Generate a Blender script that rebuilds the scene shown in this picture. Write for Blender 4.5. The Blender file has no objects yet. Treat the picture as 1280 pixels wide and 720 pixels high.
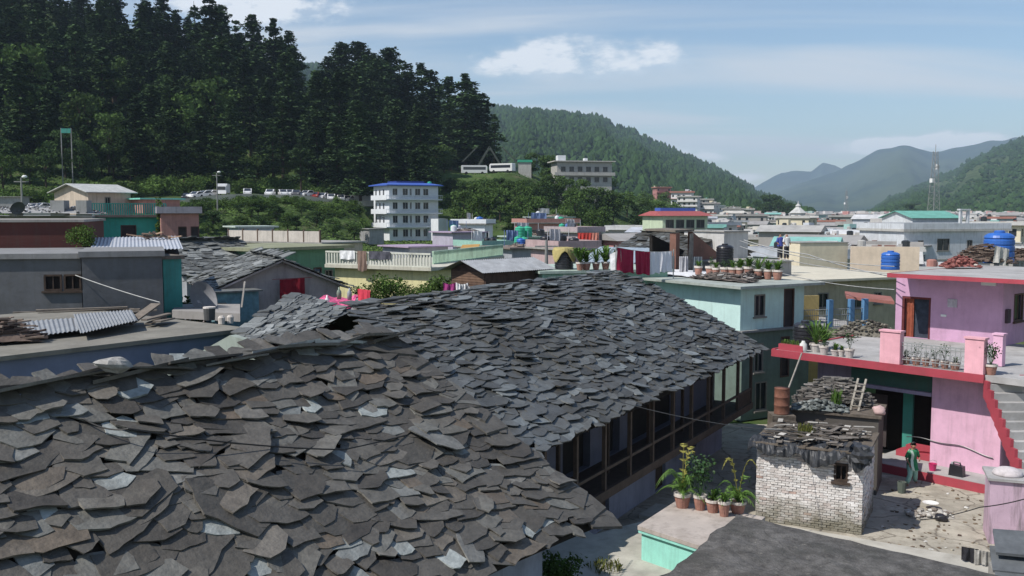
import bpy, math, random
from mathutils import Vector, Matrix, noise
random.seed(7)
R = math.radians
SC = bpy.context.scene
COL = SC.collection
CAMZ = 10.0
F = 1200.0
PITCH = math.atan(95.0/F)
def ray(px, py):
    X = (px-640)/F; Y = -(py-360)/F
    c, s = math.cos(PITCH), math.sin(PITCH)
    v = Vector((X, c+Y*s, -s+Y*c))
    return v/v.y
def at(px, py, d): return Vector((0, 0, CAMZ)) + ray(px, py)*d
def atz(px, py, z):
    r = ray(px, py); return Vector((0, 0, CAMZ)) + r*((z-CAMZ)/r.z)
def xy(px, d): return (ray(px, 300).x*d, d)
def zat(py, d): return CAMZ + ray(640, py).z*d
def U(a, b): return random.uniform(a, b)

# ---------------------------------------------------------------- materials
MC = {}
def mat(name, col, rough=.85, var=.25, scale=2.5, bump=0., bscale=12, island=0., stain=0., streak=0., metal=0., spec=.3,
        ramp=None, objramp=None, trans=0., objvar=0.):
    if name in MC: return MC[name]
    m = bpy.data.materials.new(name); m.use_nodes = True; MC[name] = m
    nt = m.node_tree; N = nt.nodes; L = nt.links
    b = N['Principled BSDF']; b.inputs['Roughness'].default_value = rough; b.inputs['Metallic'].default_value = metal
    b.inputs['Specular IOR Level'].default_value = spec
    tc = N.new('ShaderNodeTexCoord')
    if objramp or ramp:
        src = N.new('ShaderNodeObjectInfo') if objramp else N.new('ShaderNodeNewGeometry')
        cr = N.new('ShaderNodeValToRGB'); st = objramp or ramp
        if objramp: cr.color_ramp.interpolation = 'CONSTANT'
        e = cr.color_ramp.elements
        while len(e) < len(st): e.new(.5)
        for k, (p, c) in enumerate(st): e[k].position = p; e[k].color = (*c, 1)
        L.new(src.outputs['Random'] if objramp else src.outputs['Random Per Island'], cr.inputs[0])
        cur = cr.outputs[0]
    else:
        rg = N.new('ShaderNodeRGB'); rg.outputs[0].default_value = (*col, 1); cur = rg.outputs[0]
    def val(curr, fac_out, lo, hi):
        mr = N.new('ShaderNodeMapRange'); L.new(fac_out, mr.inputs[0]); mr.inputs[1].default_value = .3; mr.inputs[2].default_value = .7
        mr.inputs[3].default_value = lo; mr.inputs[4].default_value = hi
        vm = N.new('ShaderNodeVectorMath'); vm.operation = 'SCALE'; L.new(curr, vm.inputs[0]); L.new(mr.outputs[0], vm.inputs['Scale'])
        return vm.outputs[0]
    if var:
        n = N.new('ShaderNodeTexNoise'); n.inputs['Scale'].default_value = scale; n.inputs['Detail'].default_value = 7; n.inputs['Roughness'].default_value = .65
        L.new(tc.outputs['Object'], n.inputs['Vector']); cur = val(cur, n.outputs[0], 1-var, 1+var)
    if island:
        g = N.new('ShaderNodeNewGeometry')
        mr = N.new('ShaderNodeMapRange'); L.new(g.outputs['Random Per Island'], mr.inputs[0]); mr.inputs[3].default_value = 1-island; mr.inputs[4].default_value = 1+island
        vm = N.new('ShaderNodeVectorMath'); vm.operation = 'SCALE'; L.new(cur, vm.inputs[0]); L.new(mr.outputs[0], vm.inputs['Scale']); cur = vm.outputs[0]
    if objvar:
        g = N.new('ShaderNodeObjectInfo'); mr = N.new('ShaderNodeMapRange'); L.new(g.outputs['Random'], mr.inputs[0]); mr.inputs[3].default_value = 1-objvar; mr.inputs[4].default_value = 1+objvar*1.3
        vm = N.new('ShaderNodeVectorMath'); vm.operation = 'SCALE'; L.new(cur, vm.inputs[0]); L.new(mr.outputs[0], vm.inputs['Scale']); cur = vm.outputs[0]
    def mix(curr, fac, c):
        mx = N.new('ShaderNodeMix'); mx.data_type = 'RGBA'; L.new(fac, mx.inputs[0]); L.new(curr, mx.inputs[6]); mx.inputs[7].default_value = (*c, 1); return mx.outputs[2]
    def mask(vec_scale, sc, lo, hi, amt):
        mp = N.new('ShaderNodeMapping'); mp.inputs['Scale'].default_value = vec_scale; L.new(tc.outputs['Object'], mp.inputs[0])
        n = N.new('ShaderNodeTexNoise'); n.inputs['Scale'].default_value = sc; n.inputs['Detail'].default_value = 6; n.inputs['Roughness'].default_value = .7
        L.new(mp.outputs[0], n.inputs['Vector'])
        mr = N.new('ShaderNodeMapRange'); L.new(n.outputs[0], mr.inputs[0]); mr.inputs[1].default_value = lo; mr.inputs[2].default_value = hi; mr.inputs[4].default_value = amt
        return mr.outputs[0]
    if stain: cur = mix(cur, mask((1, 1, 1), .9, .48, .72, stain), (col[0]*.35+.02, col[1]*.33+.018, col[2]*.3+.015))
    if streak: cur = mix(cur, mask((3.5, 3.5, .35), 1.3, .5, .75, streak), (.09, .085, .075))
    L.new(cur, b.inputs['Base Color'])
    if bump:
        n = N.new('ShaderNodeTexNoise'); n.inputs['Scale'].default_value = bscale; n.inputs['Detail'].default_value = 8
        L.new(tc.outputs['Object'], n.inputs['Vector'])
        bp = N.new('ShaderNodeBump'); bp.inputs['Strength'].default_value = bump; bp.inputs['Distance'].default_value = .03
        L.new(n.outputs[0], bp.inputs['Height']); L.new(bp.outputs[0], b.inputs['Normal'])
    if trans:
        t = N.new('ShaderNodeBsdfTranslucent'); L.new(cur, t.inputs[0]); ms = N.new('ShaderNodeMixShader'); ms.inputs[0].default_value = trans
        L.new(b.outputs[0], ms.inputs[1]); L.new(t.outputs[0], ms.inputs[2]); L.new(ms.outputs[0], N['Material Output'].inputs[0])
    return m
def wallm(name, c, **k):
    d = dict(rough=.9, var=.12, scale=1.2, stain=.35, streak=.45, bump=.25, bscale=6); d.update(k); return mat(name, c, **d)

# ---------------------------------------------------------------- things
FR = {}
def setp(o, label=None, cat=None, group=None, kind=None):
    if label: o['label'] = label
    if cat: o['category'] = cat
    if group: o['group'] = group
    if kind: o['kind'] = kind
    return o
def thing(name, label, cat, loc=(0, 0, 0), rz=0, group=None):
    o = bpy.data.objects.new(name, None); COL.objects.link(o); o.location = loc; o.rotation_euler = (0, 0, rz); o.empty_display_size = .3
    FR[o.name] = Matrix.Translation(loc) @ Matrix.Rotation(rz, 4, 'Z')
    return setp(o, label, cat, group)
def kids(o): return [c for c in bpy.data.objects if c.parent == o]
KC = {}
def copy_tree(o, parent=None, top=True):
    if top and o.name not in KC:
        KC[o.name] = [(c, list(c.children)) for c in o.children]
    c = o.copy(); COL.objects.link(c)
    if top:
        for ch, gs in KC[o.name]:
            d = ch.copy(); COL.objects.link(d); d.parent = c
            for g in gs:
                e = g.copy(); COL.objects.link(e); e.parent = d
    return c
def place(o, loc, rz=0, s=1, label=None, group=None, cat=None):
    o.location = loc; o.rotation_euler = (0, 0, rz); o.scale = (s, s, s) if not isinstance(s, tuple) else s
    setp(o, label, cat, group); return o

class MB:
    def __init__(s, T=None): s.v = []; s.f = []; s.mi = []; s.T = T; s.m = 0
    def add(s, vs, fs):
        b = len(s.v)
        for p in vs:
            p = Vector(p); s.v.append(s.T @ p if s.T else p)
        for f in fs: s.f.append([b+i for i in f]); s.mi.append(s.m)
    def box(s, x0, y0, z0, x1, y1, z1, j=0):
        vs = [(x, y, z) for z in (z0, z1) for y in (y0, y1) for x in (x0, x1)]
        if j: vs = [(a+U(-j, j), b+U(-j, j), c+U(-j, j)) for a, b, c in vs]
        s.add(vs, [(0, 2, 3, 1), (4, 5, 7, 6), (0, 1, 5, 4), (2, 6, 7, 3), (0, 4, 6, 2), (1, 3, 7, 5)])
    def hull(s, lo, hi):   # lo, hi: equal-length loops
        n = len(lo); s.add(list(lo)+list(hi), [list(range(n))[::-1], list(range(n, 2*n))]+[(i, (i+1) % n, n+(i+1) % n, n+i) for i in range(n)])
    def slab(s, pts, t):   # pts top loop (ccw from above), thickness down
        hi = [Vector(p) for p in pts]; s.hull([p-Vector((0, 0, t)) for p in hi], hi)
    def bar(s, a, b, w, h=None):
        a = Vector(a); b = Vector(b); h = h or w; d = (b-a).normalized()
        up = Vector((0, 0, 1)) if abs(d.z) < .95 else Vector((0, 1, 0))
        r = d.cross(up).normalized()*(w/2); q = r.cross(d).normalized()*(h/2)
        s.hull([a-r-q, a+r-q, a+r+q, a-r+q], [b-r-q, b+r-q, b+r+q, b-r+q])
    def tube(s, pts, r, n=6, cap=True):
        pts = [Vector(p) for p in pts]; rs = r if isinstance(r, (list, tuple)) else [r]*len(pts)
        base = []
        for i, p in enumerate(pts):
            d = (pts[min(i+1, len(pts)-1)]-pts[max(i-1, 0)]).normalized()
            up = Vector((0, 0, 1)) if abs(d.z) < .9 else Vector((0, 1, 0))
            a = d.cross(up).normalized(); b = a.cross(d)
            base += [p+(a*math.cos(2*math.pi*k/n)+b*math.sin(2*math.pi*k/n))*rs[i] for k in range(n)]
        fs = []
        for i in range(len(pts)-1):
            for k in range(n): fs.append((i*n+k, i*n+(k+1) % n, (i+1)*n+(k+1) % n, (i+1)*n+k))
        if cap: fs.append(list(range(n))[::-1]); fs.append([(len(pts)-1)*n+k for k in range(n)])
        s.add(base, fs)
    def lathe(s, c, prof, n=16, wob=0):
        c = Vector(c); vs = []
        for r, z in prof:
            for k in range(n):
                a = 2*math.pi*k/n; rr = r*(1+U(-wob, wob)); vs.append(c+Vector((rr*math.cos(a), rr*math.sin(a), z)))
        fs = [(i*n+k, i*n+(k+1) % n, (i+1)*n+(k+1) % n, (i+1)*n+k) for i in range(len(prof)-1) for k in range(n)]
        fs.append(list(range(n))[::-1]); fs.append([(len(prof)-1)*n+k for k in range(n)])
        s.add(vs, fs)
    def grid(s, P, nu, nv):  # P[j][i]
        vs = [p for row in P for p in row]
        s.add(vs, [(j*nu+i, j*nu+i+1, (j+1)*nu+i+1, (j+1)*nu+i) for j in range(nv-1) for i in range(nu-1)])
    def build(s, name, mats, parent=None, world=False, smooth=False, kind=None, label=None):
        me = bpy.data.meshes.new(name); vs = s.v
        if parent is not None and world:
            inv = FR[parent.name].inverted(); vs = [inv @ v for v in vs]
        me.from_pydata([tuple(v) for v in vs], [], s.f); me.update()
        if not isinstance(mats, (list, tuple)): mats = [mats]
        for m in mats: me.materials.append(m)
        if len(mats) > 1: me.polygons.foreach_set('material_index', s.mi)
        if smooth: me.polygons.foreach_set('use_smooth', [True]*len(me.polygons))
        o = bpy.data.objects.new(name, me); COL.objects.link(o)
        if parent is not None: o.parent = parent; FR[o.name] = FR[parent.name]
        if kind: o['kind'] = kind
        if label: o['label'] = label
        return o
def cloth(mb, A, B, h, n=10, m=6, fold=.06, seed=0, swag=0, th=.01):
    """hanging cloth between A and B of drop h (real two-sided sheet with thickness)"""
    A = Vector(A); B = Vector(B); d = (B-A); nrm = Vector((-d.y, d.x, 0)).normalized()
    for side in (0, 1):
        P = []
        for j in range(m+1):
            row = []
            for i in range(n+1):
                t = i/n; v = j/m
                p = A+d*t+Vector((0, 0, -h*v-swag*math.sin(math.pi*t)))
                p += nrm*(fold*(v*.8+.2)*math.sin(t*14+seed+v*1.5)+fold*.5*math.sin(t*31+seed*2)) + nrm*(th*side)
                p.z += .04*h*math.sin(t*9+seed*3)*v
                row.append(p)
            P.append(row if side else row[::-1])
        mb.grid(P, n+1, m+1)

# ---------------------------------------------------------------- building kit
def wall_holes(mb, o, ex, W, H, holes, inward, rev=.14):
    """a wall face at o along ex, with real openings and their reveals"""
    o = Vector(o); ex = Vector(ex); ez = Vector((0, 0, 1)); inn = Vector(inward)
    xs = sorted(set([0, W]+[h[0] for h in holes]+[h[2] for h in holes])); zs = sorted(set([0, H]+[h[1] for h in holes]+[h[3] for h in holes]))
    for a, b in zip(xs, xs[1:]):
        for c, d in zip(zs, zs[1:]):
            mx, mz = (a+b)/2, (c+d)/2
            if any(h[0] < mx < h[2] and h[1] < mz < h[3] for h in holes): continue
            mb.add([o+ex*a+ez*c, o+ex*b+ez*c, o+ex*b+ez*d, o+ex*a+ez*d], [(0, 1, 2, 3)])
    for h in holes:
        q = [o+ex*h[0]+ez*h[1], o+ex*h[2]+ez*h[1], o+ex*h[2]+ez*h[3], o+ex*h[0]+ez*h[3]]
        for i in range(4): mb.add([q[i], q[(i+1) % 4], q[(i+1) % 4]+inn*rev, q[i]+inn*rev], [(0, 1, 2, 3)])
GLASS = lambda: mat('window_glass', (.03, .035, .04), rough=.15, var=.1, spec=.5)
def window(root, o, ex, inward, h, fm, pm=None, bars=1, name='window', rev=.14, sill=True, fw=.06):
    o = Vector(o); ex = Vector(ex); inn = Vector(inward); ez = Vector((0, 0, 1))
    T = Matrix(((ex.x, inn.x, 0, o.x), (ex.y, inn.y, 0, o.y), (0, 0, 1, o.z), (0, 0, 0, 1)))
    mb = MB(T); x0, z0, x1, z1 = h[:4]; a, b = -.025, .05
    mb.box(x0, a, z1-fw, x1, b, z1+.01); mb.box(x0, a, z0-.01, x1, b, z0+fw)
    mb.box(x0-.01, a, z0+fw, x0+fw, b, z1-fw); mb.box(x1-fw, a, z0+fw, x1+.01, b, z1-fw)
    for k in range(1, bars+1):
        xx = x0+(x1-x0)*k/(bars+1); mb.box(xx-fw*.35, .01, z0+fw, xx+fw*.35, b-.005, z1-fw)
    if sill: mb.box(x0-.08, -.1, z0-.09, x1+.08, -.003, z0-.013)
    w = mb.build(name, fm, root)
    p = MB(T); p.box(x0, rev-.04, z0, x1, rev+.03, z1); p.build('pane' if name == 'window' else 'door_panel', pm or GLASS(), w)
    return w
def frame_of(L, Rr, z0):
    L = Vector((L[0], L[1])); Rr = Vector((Rr[0], Rr[1])); d = Rr-L
    return (L.x, L.y, z0), math.atan2(d.y, d.x), d.length
def bld(name, label, L, Rr, z0, z1, dep, wm, holes=None, slab=(.3, .14), sm=None, parapet=0, pm=None, cat='house', group=None, fm=None, gmat=None,
        roof='flat', rise=1.5, band=None):
    loc, rz, W = frame_of(L, Rr, z0); H = z1-z0
    root = thing(name, label, cat, loc, rz, group); holes = holes or {}
    fm = fm or mat('window_frame_wood', (.2, .19, .17), var=.2)
    S = {'F': ((0, 0, 0), (1, 0, 0), W, (0, 1, 0)), 'R': ((W, 0, 0), (0, 1, 0), dep, (-1, 0, 0)), 'B': ((W, dep, 0), (-1, 0, 0), W, (0, -1, 0)), 'L': ((0, dep, 0), (0, -1, 0), dep, (1, 0, 0))}
    mb = MB()
    for k, (o, ex, w, inn) in S.items(): wall_holes(mb, o, ex, w, H, [h[:4] for h in holes.get(k, [])], inn)
    mb.add([(0, 0, H), (W, 0, H), (W, dep, H), (0, dep, H)], [(0, 1, 2, 3)])
    mb.build('wall', wm, root)
    for k, hs in holes.items():
        o, ex, w, inn = S[k]
        for h in hs:
            kind = h[4] if len(h) > 4 else 'window'
            window(root, o, ex, inn, h, fm if kind == 'window' else mat('door_frame_wood', (.1, .06, .05)), (gmat if kind == 'window' else (h[5] if len(h) > 5 else mat('door_dark', (.05, .04, .04)))), name=kind, sill=kind == 'window', bars=1 if kind == 'window' else 0)
    sm = sm or wallm('concrete_slab', (.32, .31, .29), stain=.6)
    if roof == 'flat' and slab:
        ov, th = slab; mb = MB(); mb.box(-ov, -ov, H+.003, W+ov, dep+ov, H+th); mb.build('roof', sm, root)
    if parapet:
        ov = slab[0]-.06 if slab else 0; t0 = H+(slab[1] if slab else 0)+.003; t = .14; mb = MB(); p = parapet
        mb.box(-ov, -ov, t0, W+ov, -ov+t, t0+p); mb.box(-ov, dep+ov-t, t0, W+ov, dep+ov, t0+p)
        mb.box(-ov, -ov+t+.003, t0, -ov+t, dep+ov-t-.003, t0+p-.003); mb.box(W+ov-t, -ov+t+.003, t0, W+ov, dep+ov-t-.003, t0+p-.003)
        mb.build('parapet', pm or wm, root)
    if roof == 'gable_x':  # ridge along x
        g = MB(); g.add([(0, 0, H), (0, dep, H), (0, dep/2, H+rise), (W, 0, H), (W, dep, H), (W, dep/2, H+rise)], [(0, 2, 1), (3, 4, 5)]); g.build('gable', wm, root)
        ov = .4; k = rise/(dep/2); g = MB(); 
        for sgn in (0, 1):
            ye = -ov if sgn == 0 else dep+ov; ze = H-ov*k
            g.slab([(-ov, ye, ze+.08), (W+ov, ye, ze+.08), (W+ov, dep/2, H+rise+.08), (-ov, dep/2, H+rise+.08)], .06)
        g.build('roof', sm, root)
    return root, W, H
# ---------------------------------------------------------------- camera, light, sky
cam = bpy.data.cameras.new('camera'); co = bpy.data.objects.new('camera', cam); COL.objects.link(co)
cam.sensor_width = 36; cam.lens = 36*F/1280; cam.clip_end = 30000; cam.clip_start = .1
co.location = (0, 0, CAMZ); co.rotation_euler = (math.pi/2-PITCH, 0, 0); SC.camera = co
SEL = R(50); SAZ = Vector((-.88, -.475)).normalized()
sd = Vector((SAZ.x*math.cos(SEL), SAZ.y*math.cos(SEL), math.sin(SEL)))
sl = bpy.data.lights.new('sun', 'SUN'); so = bpy.data.objects.new('sun', sl); COL.objects.link(so)
sl.energy = 5.0; sl.angle = R(.6); sl.color = (1, .955, .89); so.rotation_euler = (-sd).to_track_quat('-Z', 'Y').to_euler()
W = bpy.data.worlds.new('World'); SC.world = W; W.use_nodes = True
nt = W.node_tree; N = nt.nodes; L = nt.links; bg = N['Background']
sky = N.new('ShaderNodeTexSky'); sky.sky_type = 'NISHITA'; sky.sun_disc = False; sky.sun_elevation = SEL
sky.sun_rotation = math.atan2(SAZ.x, SAZ.y) % (2*math.pi); sky.altitude = 900; sky.air_density = 1.25; sky.dust_density = 1.0; sky.ozone_density = 1.0
tc = N.new('ShaderNodeTexCoord')
# thin high cloud on a plane above (dir / dir.z), and cumulus patches in (azimuth, elevation)
sep = N.new('ShaderNodeSeparateXYZ'); L.new(tc.outputs['Generated'], sep.inputs[0])
def mth(op, a, b=None, clamp=False):
    n = N.new('ShaderNodeMath'); n.operation = op; n.use_clamp = clamp
    for i, x in enumerate((a, b)):
        if x is None: continue
        if isinstance(x, (int, float)): n.inputs[i].default_value = x
        else: L.new(x, n.inputs[i])
    return n.outputs[0]
zz = mth('ADD', mth('MAXIMUM', sep.outputs[2], 0), .09)
cmb = N.new('ShaderNodeCombineXYZ'); L.new(mth('DIVIDE', sep.outputs[0], zz), cmb.inputs[0]); L.new(mth('DIVIDE', sep.outputs[1], zz), cmb.inputs[1])
mp = N.new('ShaderNodeMapping'); mp.inputs['Rotation'].default_value = (0, 0, .5); mp.inputs['Scale'].default_value = (.45, 1.7, 1); mp.inputs['Location'].default_value = (3.1, 1.7, 0); L.new(cmb.outputs[0], mp.inputs[0])
n1 = N.new('ShaderNodeTexNoise'); n1.inputs['Scale'].default_value = .55; n1.inputs['Detail'].default_value = 6; n1.inputs['Roughness'].default_value = .5; n1.inputs['Distortion'].default_value = .6; L.new(mp.outputs[0], n1.inputs[0])
mr = N.new('ShaderNodeMapRange'); mr.interpolation_type = 'SMOOTHSTEP'; L.new(n1.outputs[0], mr.inputs[0]); mr.inputs[1].default_value = .42; mr.inputs[2].default_value = .64; mr.inputs[4].default_value = .85
# cumulus patches
ta = mth('DIVIDE', sep.outputs[0], mth('MAXIMUM', sep.outputs[1], .05)); te = mth('DIVIDE', sep.outputs[2], mth('MAXIMUM', sep.outputs[1], .05))
c2 = N.new('ShaderNodeCombineXYZ'); L.new(ta, c2.inputs[0]); L.new(mth('MULTIPLY', te, 2.2), c2.inputs[1])
n2 = N.new('ShaderNodeTexNoise'); n2.inputs['Scale'].default_value = 22; n2.inputs['Detail'].default_value = 8; n2.inputs['Roughness'].default_value = .6; L.new(c2.outputs[0], n2.inputs[0])
cum = None
for (px, py, rx, ry, amp) in [(615, 80, 50, 14, .75), (700, 68, 62, 22, 1.2), (822, 62, 40, 17, .95), (745, 84, 95, 15, .6), (850, 196, 50, 9, 1.5), (915, 222, 50, 7, 1.2), (1085, 185, 42, 9, 1.9), (1140, 181, 50, 8, 1.7), (1212, 174, 44, 10, 1.9), (340, 5, 80, 22, 1.3), (260, 0, 60, 20, .8), (480, 24, 220, 26, .38), (905, 168, 140, 14, .4)]:
    v = ray(px, py); X, Y = v.x, v.z
    dx = mth('DIVIDE', mth('SUBTRACT', ta, X), rx/F); dy = mth('DIVIDE', mth('SUBTRACT', te, Y), ry/F)
    d2 = mth('ADD', mth('MULTIPLY', dx, dx), mth('MULTIPLY', dy, dy))
    g = mth('MULTIPLY', mth('POWER', 2.718, mth('MULTIPLY', d2, -.8)), amp)
    cum = g if cum is None else mth('ADD', cum, g)
cf = mth('SUBTRACT', mth('MULTIPLY', mth('MULTIPLY', cum, mth('POWER', mth('MULTIPLY', n2.outputs[0], 2), 1.8)), 1.0), .34)
mr2 = N.new('ShaderNodeMapRange'); mr2.interpolation_type = 'SMOOTHSTEP'; L.new(cf, mr2.inputs[0]); mr2.inputs[1].default_value = -.12; mr2.inputs[2].default_value = 1.0; mr2.inputs[4].default_value = .8
fade = N.new('ShaderNodeMapRange'); fade.interpolation_type = 'SMOOTHSTEP'; L.new(sep.outputs[2], fade.inputs[0]); fade.inputs[1].default_value = .26; fade.inputs[2].default_value = .5; fade.inputs[3].default_value = 1; fade.inputs[4].default_value = .08
tot = mth('MAXIMUM', mth('MULTIPLY', mr.outputs[0], fade.outputs[0]), mr2.outputs[0])
mx = N.new('ShaderNodeMix'); mx.data_type = 'RGBA'; L.new(tot, mx.inputs[0])
hs = N.new('ShaderNodeMix'); hs.data_type = 'RGBA'; hs.blend_type = 'MULTIPLY'; hs.inputs[0].default_value = 1; L.new(sky.outputs[0], hs.inputs[6]); hs.inputs[7].default_value = (.95, 1.03, 1.12, 1)
L.new(hs.outputs[2], mx.inputs[6])
# cloud colour : dim thin veil, brighter cumulus
cc = N.new('ShaderNodeMix'); cc.data_type = 'RGBA'; L.new(mr2.outputs[0], cc.inputs[0]); cc.inputs[6].default_value = (6.6, 7.0, 7.5, 1); cc.inputs[7].default_value = (9.6, 9.8, 10.1, 1)
L.new(cc.outputs[2], mx.inputs[7]); L.new(mx.outputs[2], bg.inputs[0]); bg.inputs[1].default_value = .112
SC.view_settings.view_transform = 'Standard'; SC.view_settings.look = 'None'; SC.view_settings.exposure = 0; SC.view_settings.gamma = 1
SC.render.engine = 'CYCLES'
SC.cycles.max_bounces = 6; SC.cycles.diffuse_bounces = 3; SC.cycles.volume_bounces = 0; SC.cycles.transparent_max_bounces = 4

# ---------------------------------------------------------------- terrain
TAB = [
 (-900, [(0, 0), (60, 1.5), (120, 4), (155, 5), (166, 9.6), (178, 9.8), (200, 13), (240, 30), (300, 75), (400, 130), (520, 170), (700, 170), (1200, 60), (20000, 0)]),
 (0,   [(0, 0), (60, 1.5), (120, 4), (155, 5), (166, 9.8), (178, 10), (200, 12.5), (240, 21), (300, 47), (400, 96), (520, 135), (700, 120), (1200, 20), (20000, 0)]),
 (250, [(0, 0), (60, .8), (120, 3), (165, 4), (184, 10.4), (197, 10.8), (215, 13), (250, 20), (300, 36), (390, 66), (450, 78), (600, 60), (1200, 0), (20000, 0)]),
 (360, [(0, 0), (60, .5), (120, 2.5), (170, 4), (196, 11), (210, 11.4), (225, 13.5), (260, 20), (310, 33), (390, 55), (440, 60), (600, 30), (1200, 0), (20000, 0)]),
 (440, [(0, 0), (60, 0), (120, 2), (170, 3.5), (200, 5.5), (221, 12), (236, 12.3), (258, 17), (310, 28), (385, 46), (435, 50), (560, 25), (1200, 0), (20000, 0)]),
 (470, [(0, 0), (60, 0), (120, 2), (175, 3.2), (222, 3.6), (229, 12.2), (243, 12.5), (262, 17), (310, 26), (380, 44), (430, 48), (560, 20), (1200, 0), (20000, 0)]),
 (560, [(0, 0), (60, 0), (120, 1), (180, 3), (228, 3.6), (250, 10), (294, 22.4), (320, 22.8), (350, 25.5), (372, 26), (385, 26.3), (430, 38), (460, 38), (560, 15), (1200, 0), (20000, 0)]),
 (640, [(0, 0), (60, 0), (120, 0), (180, 2), (220, 5), (260, 10), (294, 22), (320, 22.8), (360, 25), (372, 25.5), (385, 26), (430, 24), (560, 6), (1200, 0), (20000, 0)]),
 (720, [(0, 0), (60, 0), (120, 0), (200, 1), (240, 4), (280, 9), (320, 15), (350, 19), (380, 20), (430, 16), (560, 4), (1200, 0), (20000, 0)]),
 (820, [(0, 0), (60, 0), (120, 0), (220, 0), (280, 2), (330, 6), (400, 11), (520, 17), (640, 12), (900, 3), (20000, 0)]),
 (900, [(0, 0), (60, 0), (300, 0), (420, 1), (520, 6), (640, 8), (800, 2), (20000, 0)]),
 (960, [(0, 0), (20000, 0)]), (2600, [(0, 0), (20000, 0)])]
def lerp_list(l, d):
    for (a, za), (b, zb) in zip(l, l[1:]):
        if d <= b:
            t = (d-a)/(b-a); return za+(zb-za)*t
    return l[-1][1]
def H(x, y):
    if y < 8: return -.06
    d = y; px = 640+F*x/y
    px = max(-900, min(2599, px))
    for (a, la), (b, lb) in zip(TAB, TAB[1:]):
        if px <= b:
            t = (px-a)/(b-a); t = t*t*(3-2*t); z = lerp_list(la, d)*(1-t)+lerp_list(lb, d)*t; break
    if d > 90: z += noise.noise(Vector((x*.03, y*.03, 0)))*min(3, z*.12)
    return z-.06
# ---------------------------------------------------------------- ground sheet (polar grid about the valley, reaches the horizon)
def ground_mat():
    m = mat('valley_ground', (.06, .095, .03), rough=1, var=.4, scale=.06, spec=.05)
    nt = m.node_tree; N = nt.nodes; L = nt.links; b = N['Principled BSDF']
    tc = N.new('ShaderNodeTexCoord'); n = N.new('ShaderNodeTexNoise'); n.inputs['Scale'].default_value = .35; n.inputs['Detail'].default_value = 8
    L.new(tc.outputs['Object'], n.inputs[0]); mr = N.new('ShaderNodeMapRange'); L.new(n.outputs[0], mr.inputs[0]); mr.inputs[1].default_value = .54; mr.inputs[2].default_value = .68; mr.inputs[4].default_value = .4
    src = b.inputs['Base Color'].links[0].from_socket
    mx = N.new('ShaderNodeMix'); mx.data_type = 'RGBA'; L.new(mr.outputs[0], mx.inputs[0]); L.new(src, mx.inputs[6]); mx.inputs[7].default_value = (.15, .125, .085, 1)
    L.new(mx.outputs[2], b.inputs['Base Color']); return m
GM = ground_mat()
ds = [0, 4, 8, 12, 16, 20, 24, 28, 33, 38, 45, 52, 60, 70, 80, 90, 100, 110, 120]+[120+6*k for k in range(1, 80)]
while ds[-1] < 4300: ds.append(ds[-1]*1.12)
ts = [-1.6+3.6*k/220 for k in range(221)]
P = []
for d in ds:
    dd = max(d, .01); P.append([])
    for t in ts:
        x = t*dd if d > 8 else t*8
        P[-1].append((x, d if d > 8 else d*3-16, H(x, max(d, 8.1)) if d > 8 else -.06))
mb = MB(); mb.grid(P, len(ts), len(ds)); mb.build('ground', GM, kind='structure', smooth=True)
# ground.001: skirt plane far below view so the sheet never ends at a side step
mb = MB(); mb.add([(-8900, -55, -.9), (8900, -55, -.9), (8900, 9900, -.9), (-8900, 9900, -.9)], [(0, 1, 2, 3)]); mb.build('valley_floor', GM, kind='structure')

# ---------------------------------------------------------------- mountains
def mountain(name, sil, D, Db, m, back=1.35, n=160, nj=60, amp=.12, seed=0, fr=1.0):
    xs0, xs1 = sil[0][0], sil[-1][0]; P = []; fn = {}
    def sily(px):
        for (a, ya), (b, yb) in zip(sil, sil[1:]):
            if px <= b: return ya+(yb-ya)*(px-a)/(b-a)
        return sil[-1][1]
    def hz(px, t):   # t 0..1 base->ridge, >1 back side
        zr = max(0, (272-sily(px)))/F*D+ (7*noise.noise(Vector((px*.05, seed, 0))))*D/3000
        d = Db+(D-Db)*t
        s = t if t <= 1 else max(0, 2-t)**1.2 if t < 2 else 0
        prof = s**.9
        k = 4*s*(1-s)
        x = (px-640)/F*d
        nz = noise.fractal(Vector((px*.012*fr+seed, t*.9*fr, seed)), .8, 2.1, 5)
        sp = abs(noise.noise(Vector((px*.017*fr+seed+t*.5, .3, seed))))
        z = zr*(prof+k*amp*(nz*1.2-sp*1.2))
        return Vector((x, d, max(z, -1)+ (0 if z > -1 else 0)-.1))
    ne = nj
    for j in range(ne+1):
        t = 1.7*j/ne; P.append([hz(xs0+(xs1-xs0)*i/n, t) for i in range(n+1)])
    mb = MB(); mb.grid(P, n+1, ne+1); mb.build(name, m, kind='structure', smooth=True)
    return hz
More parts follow.
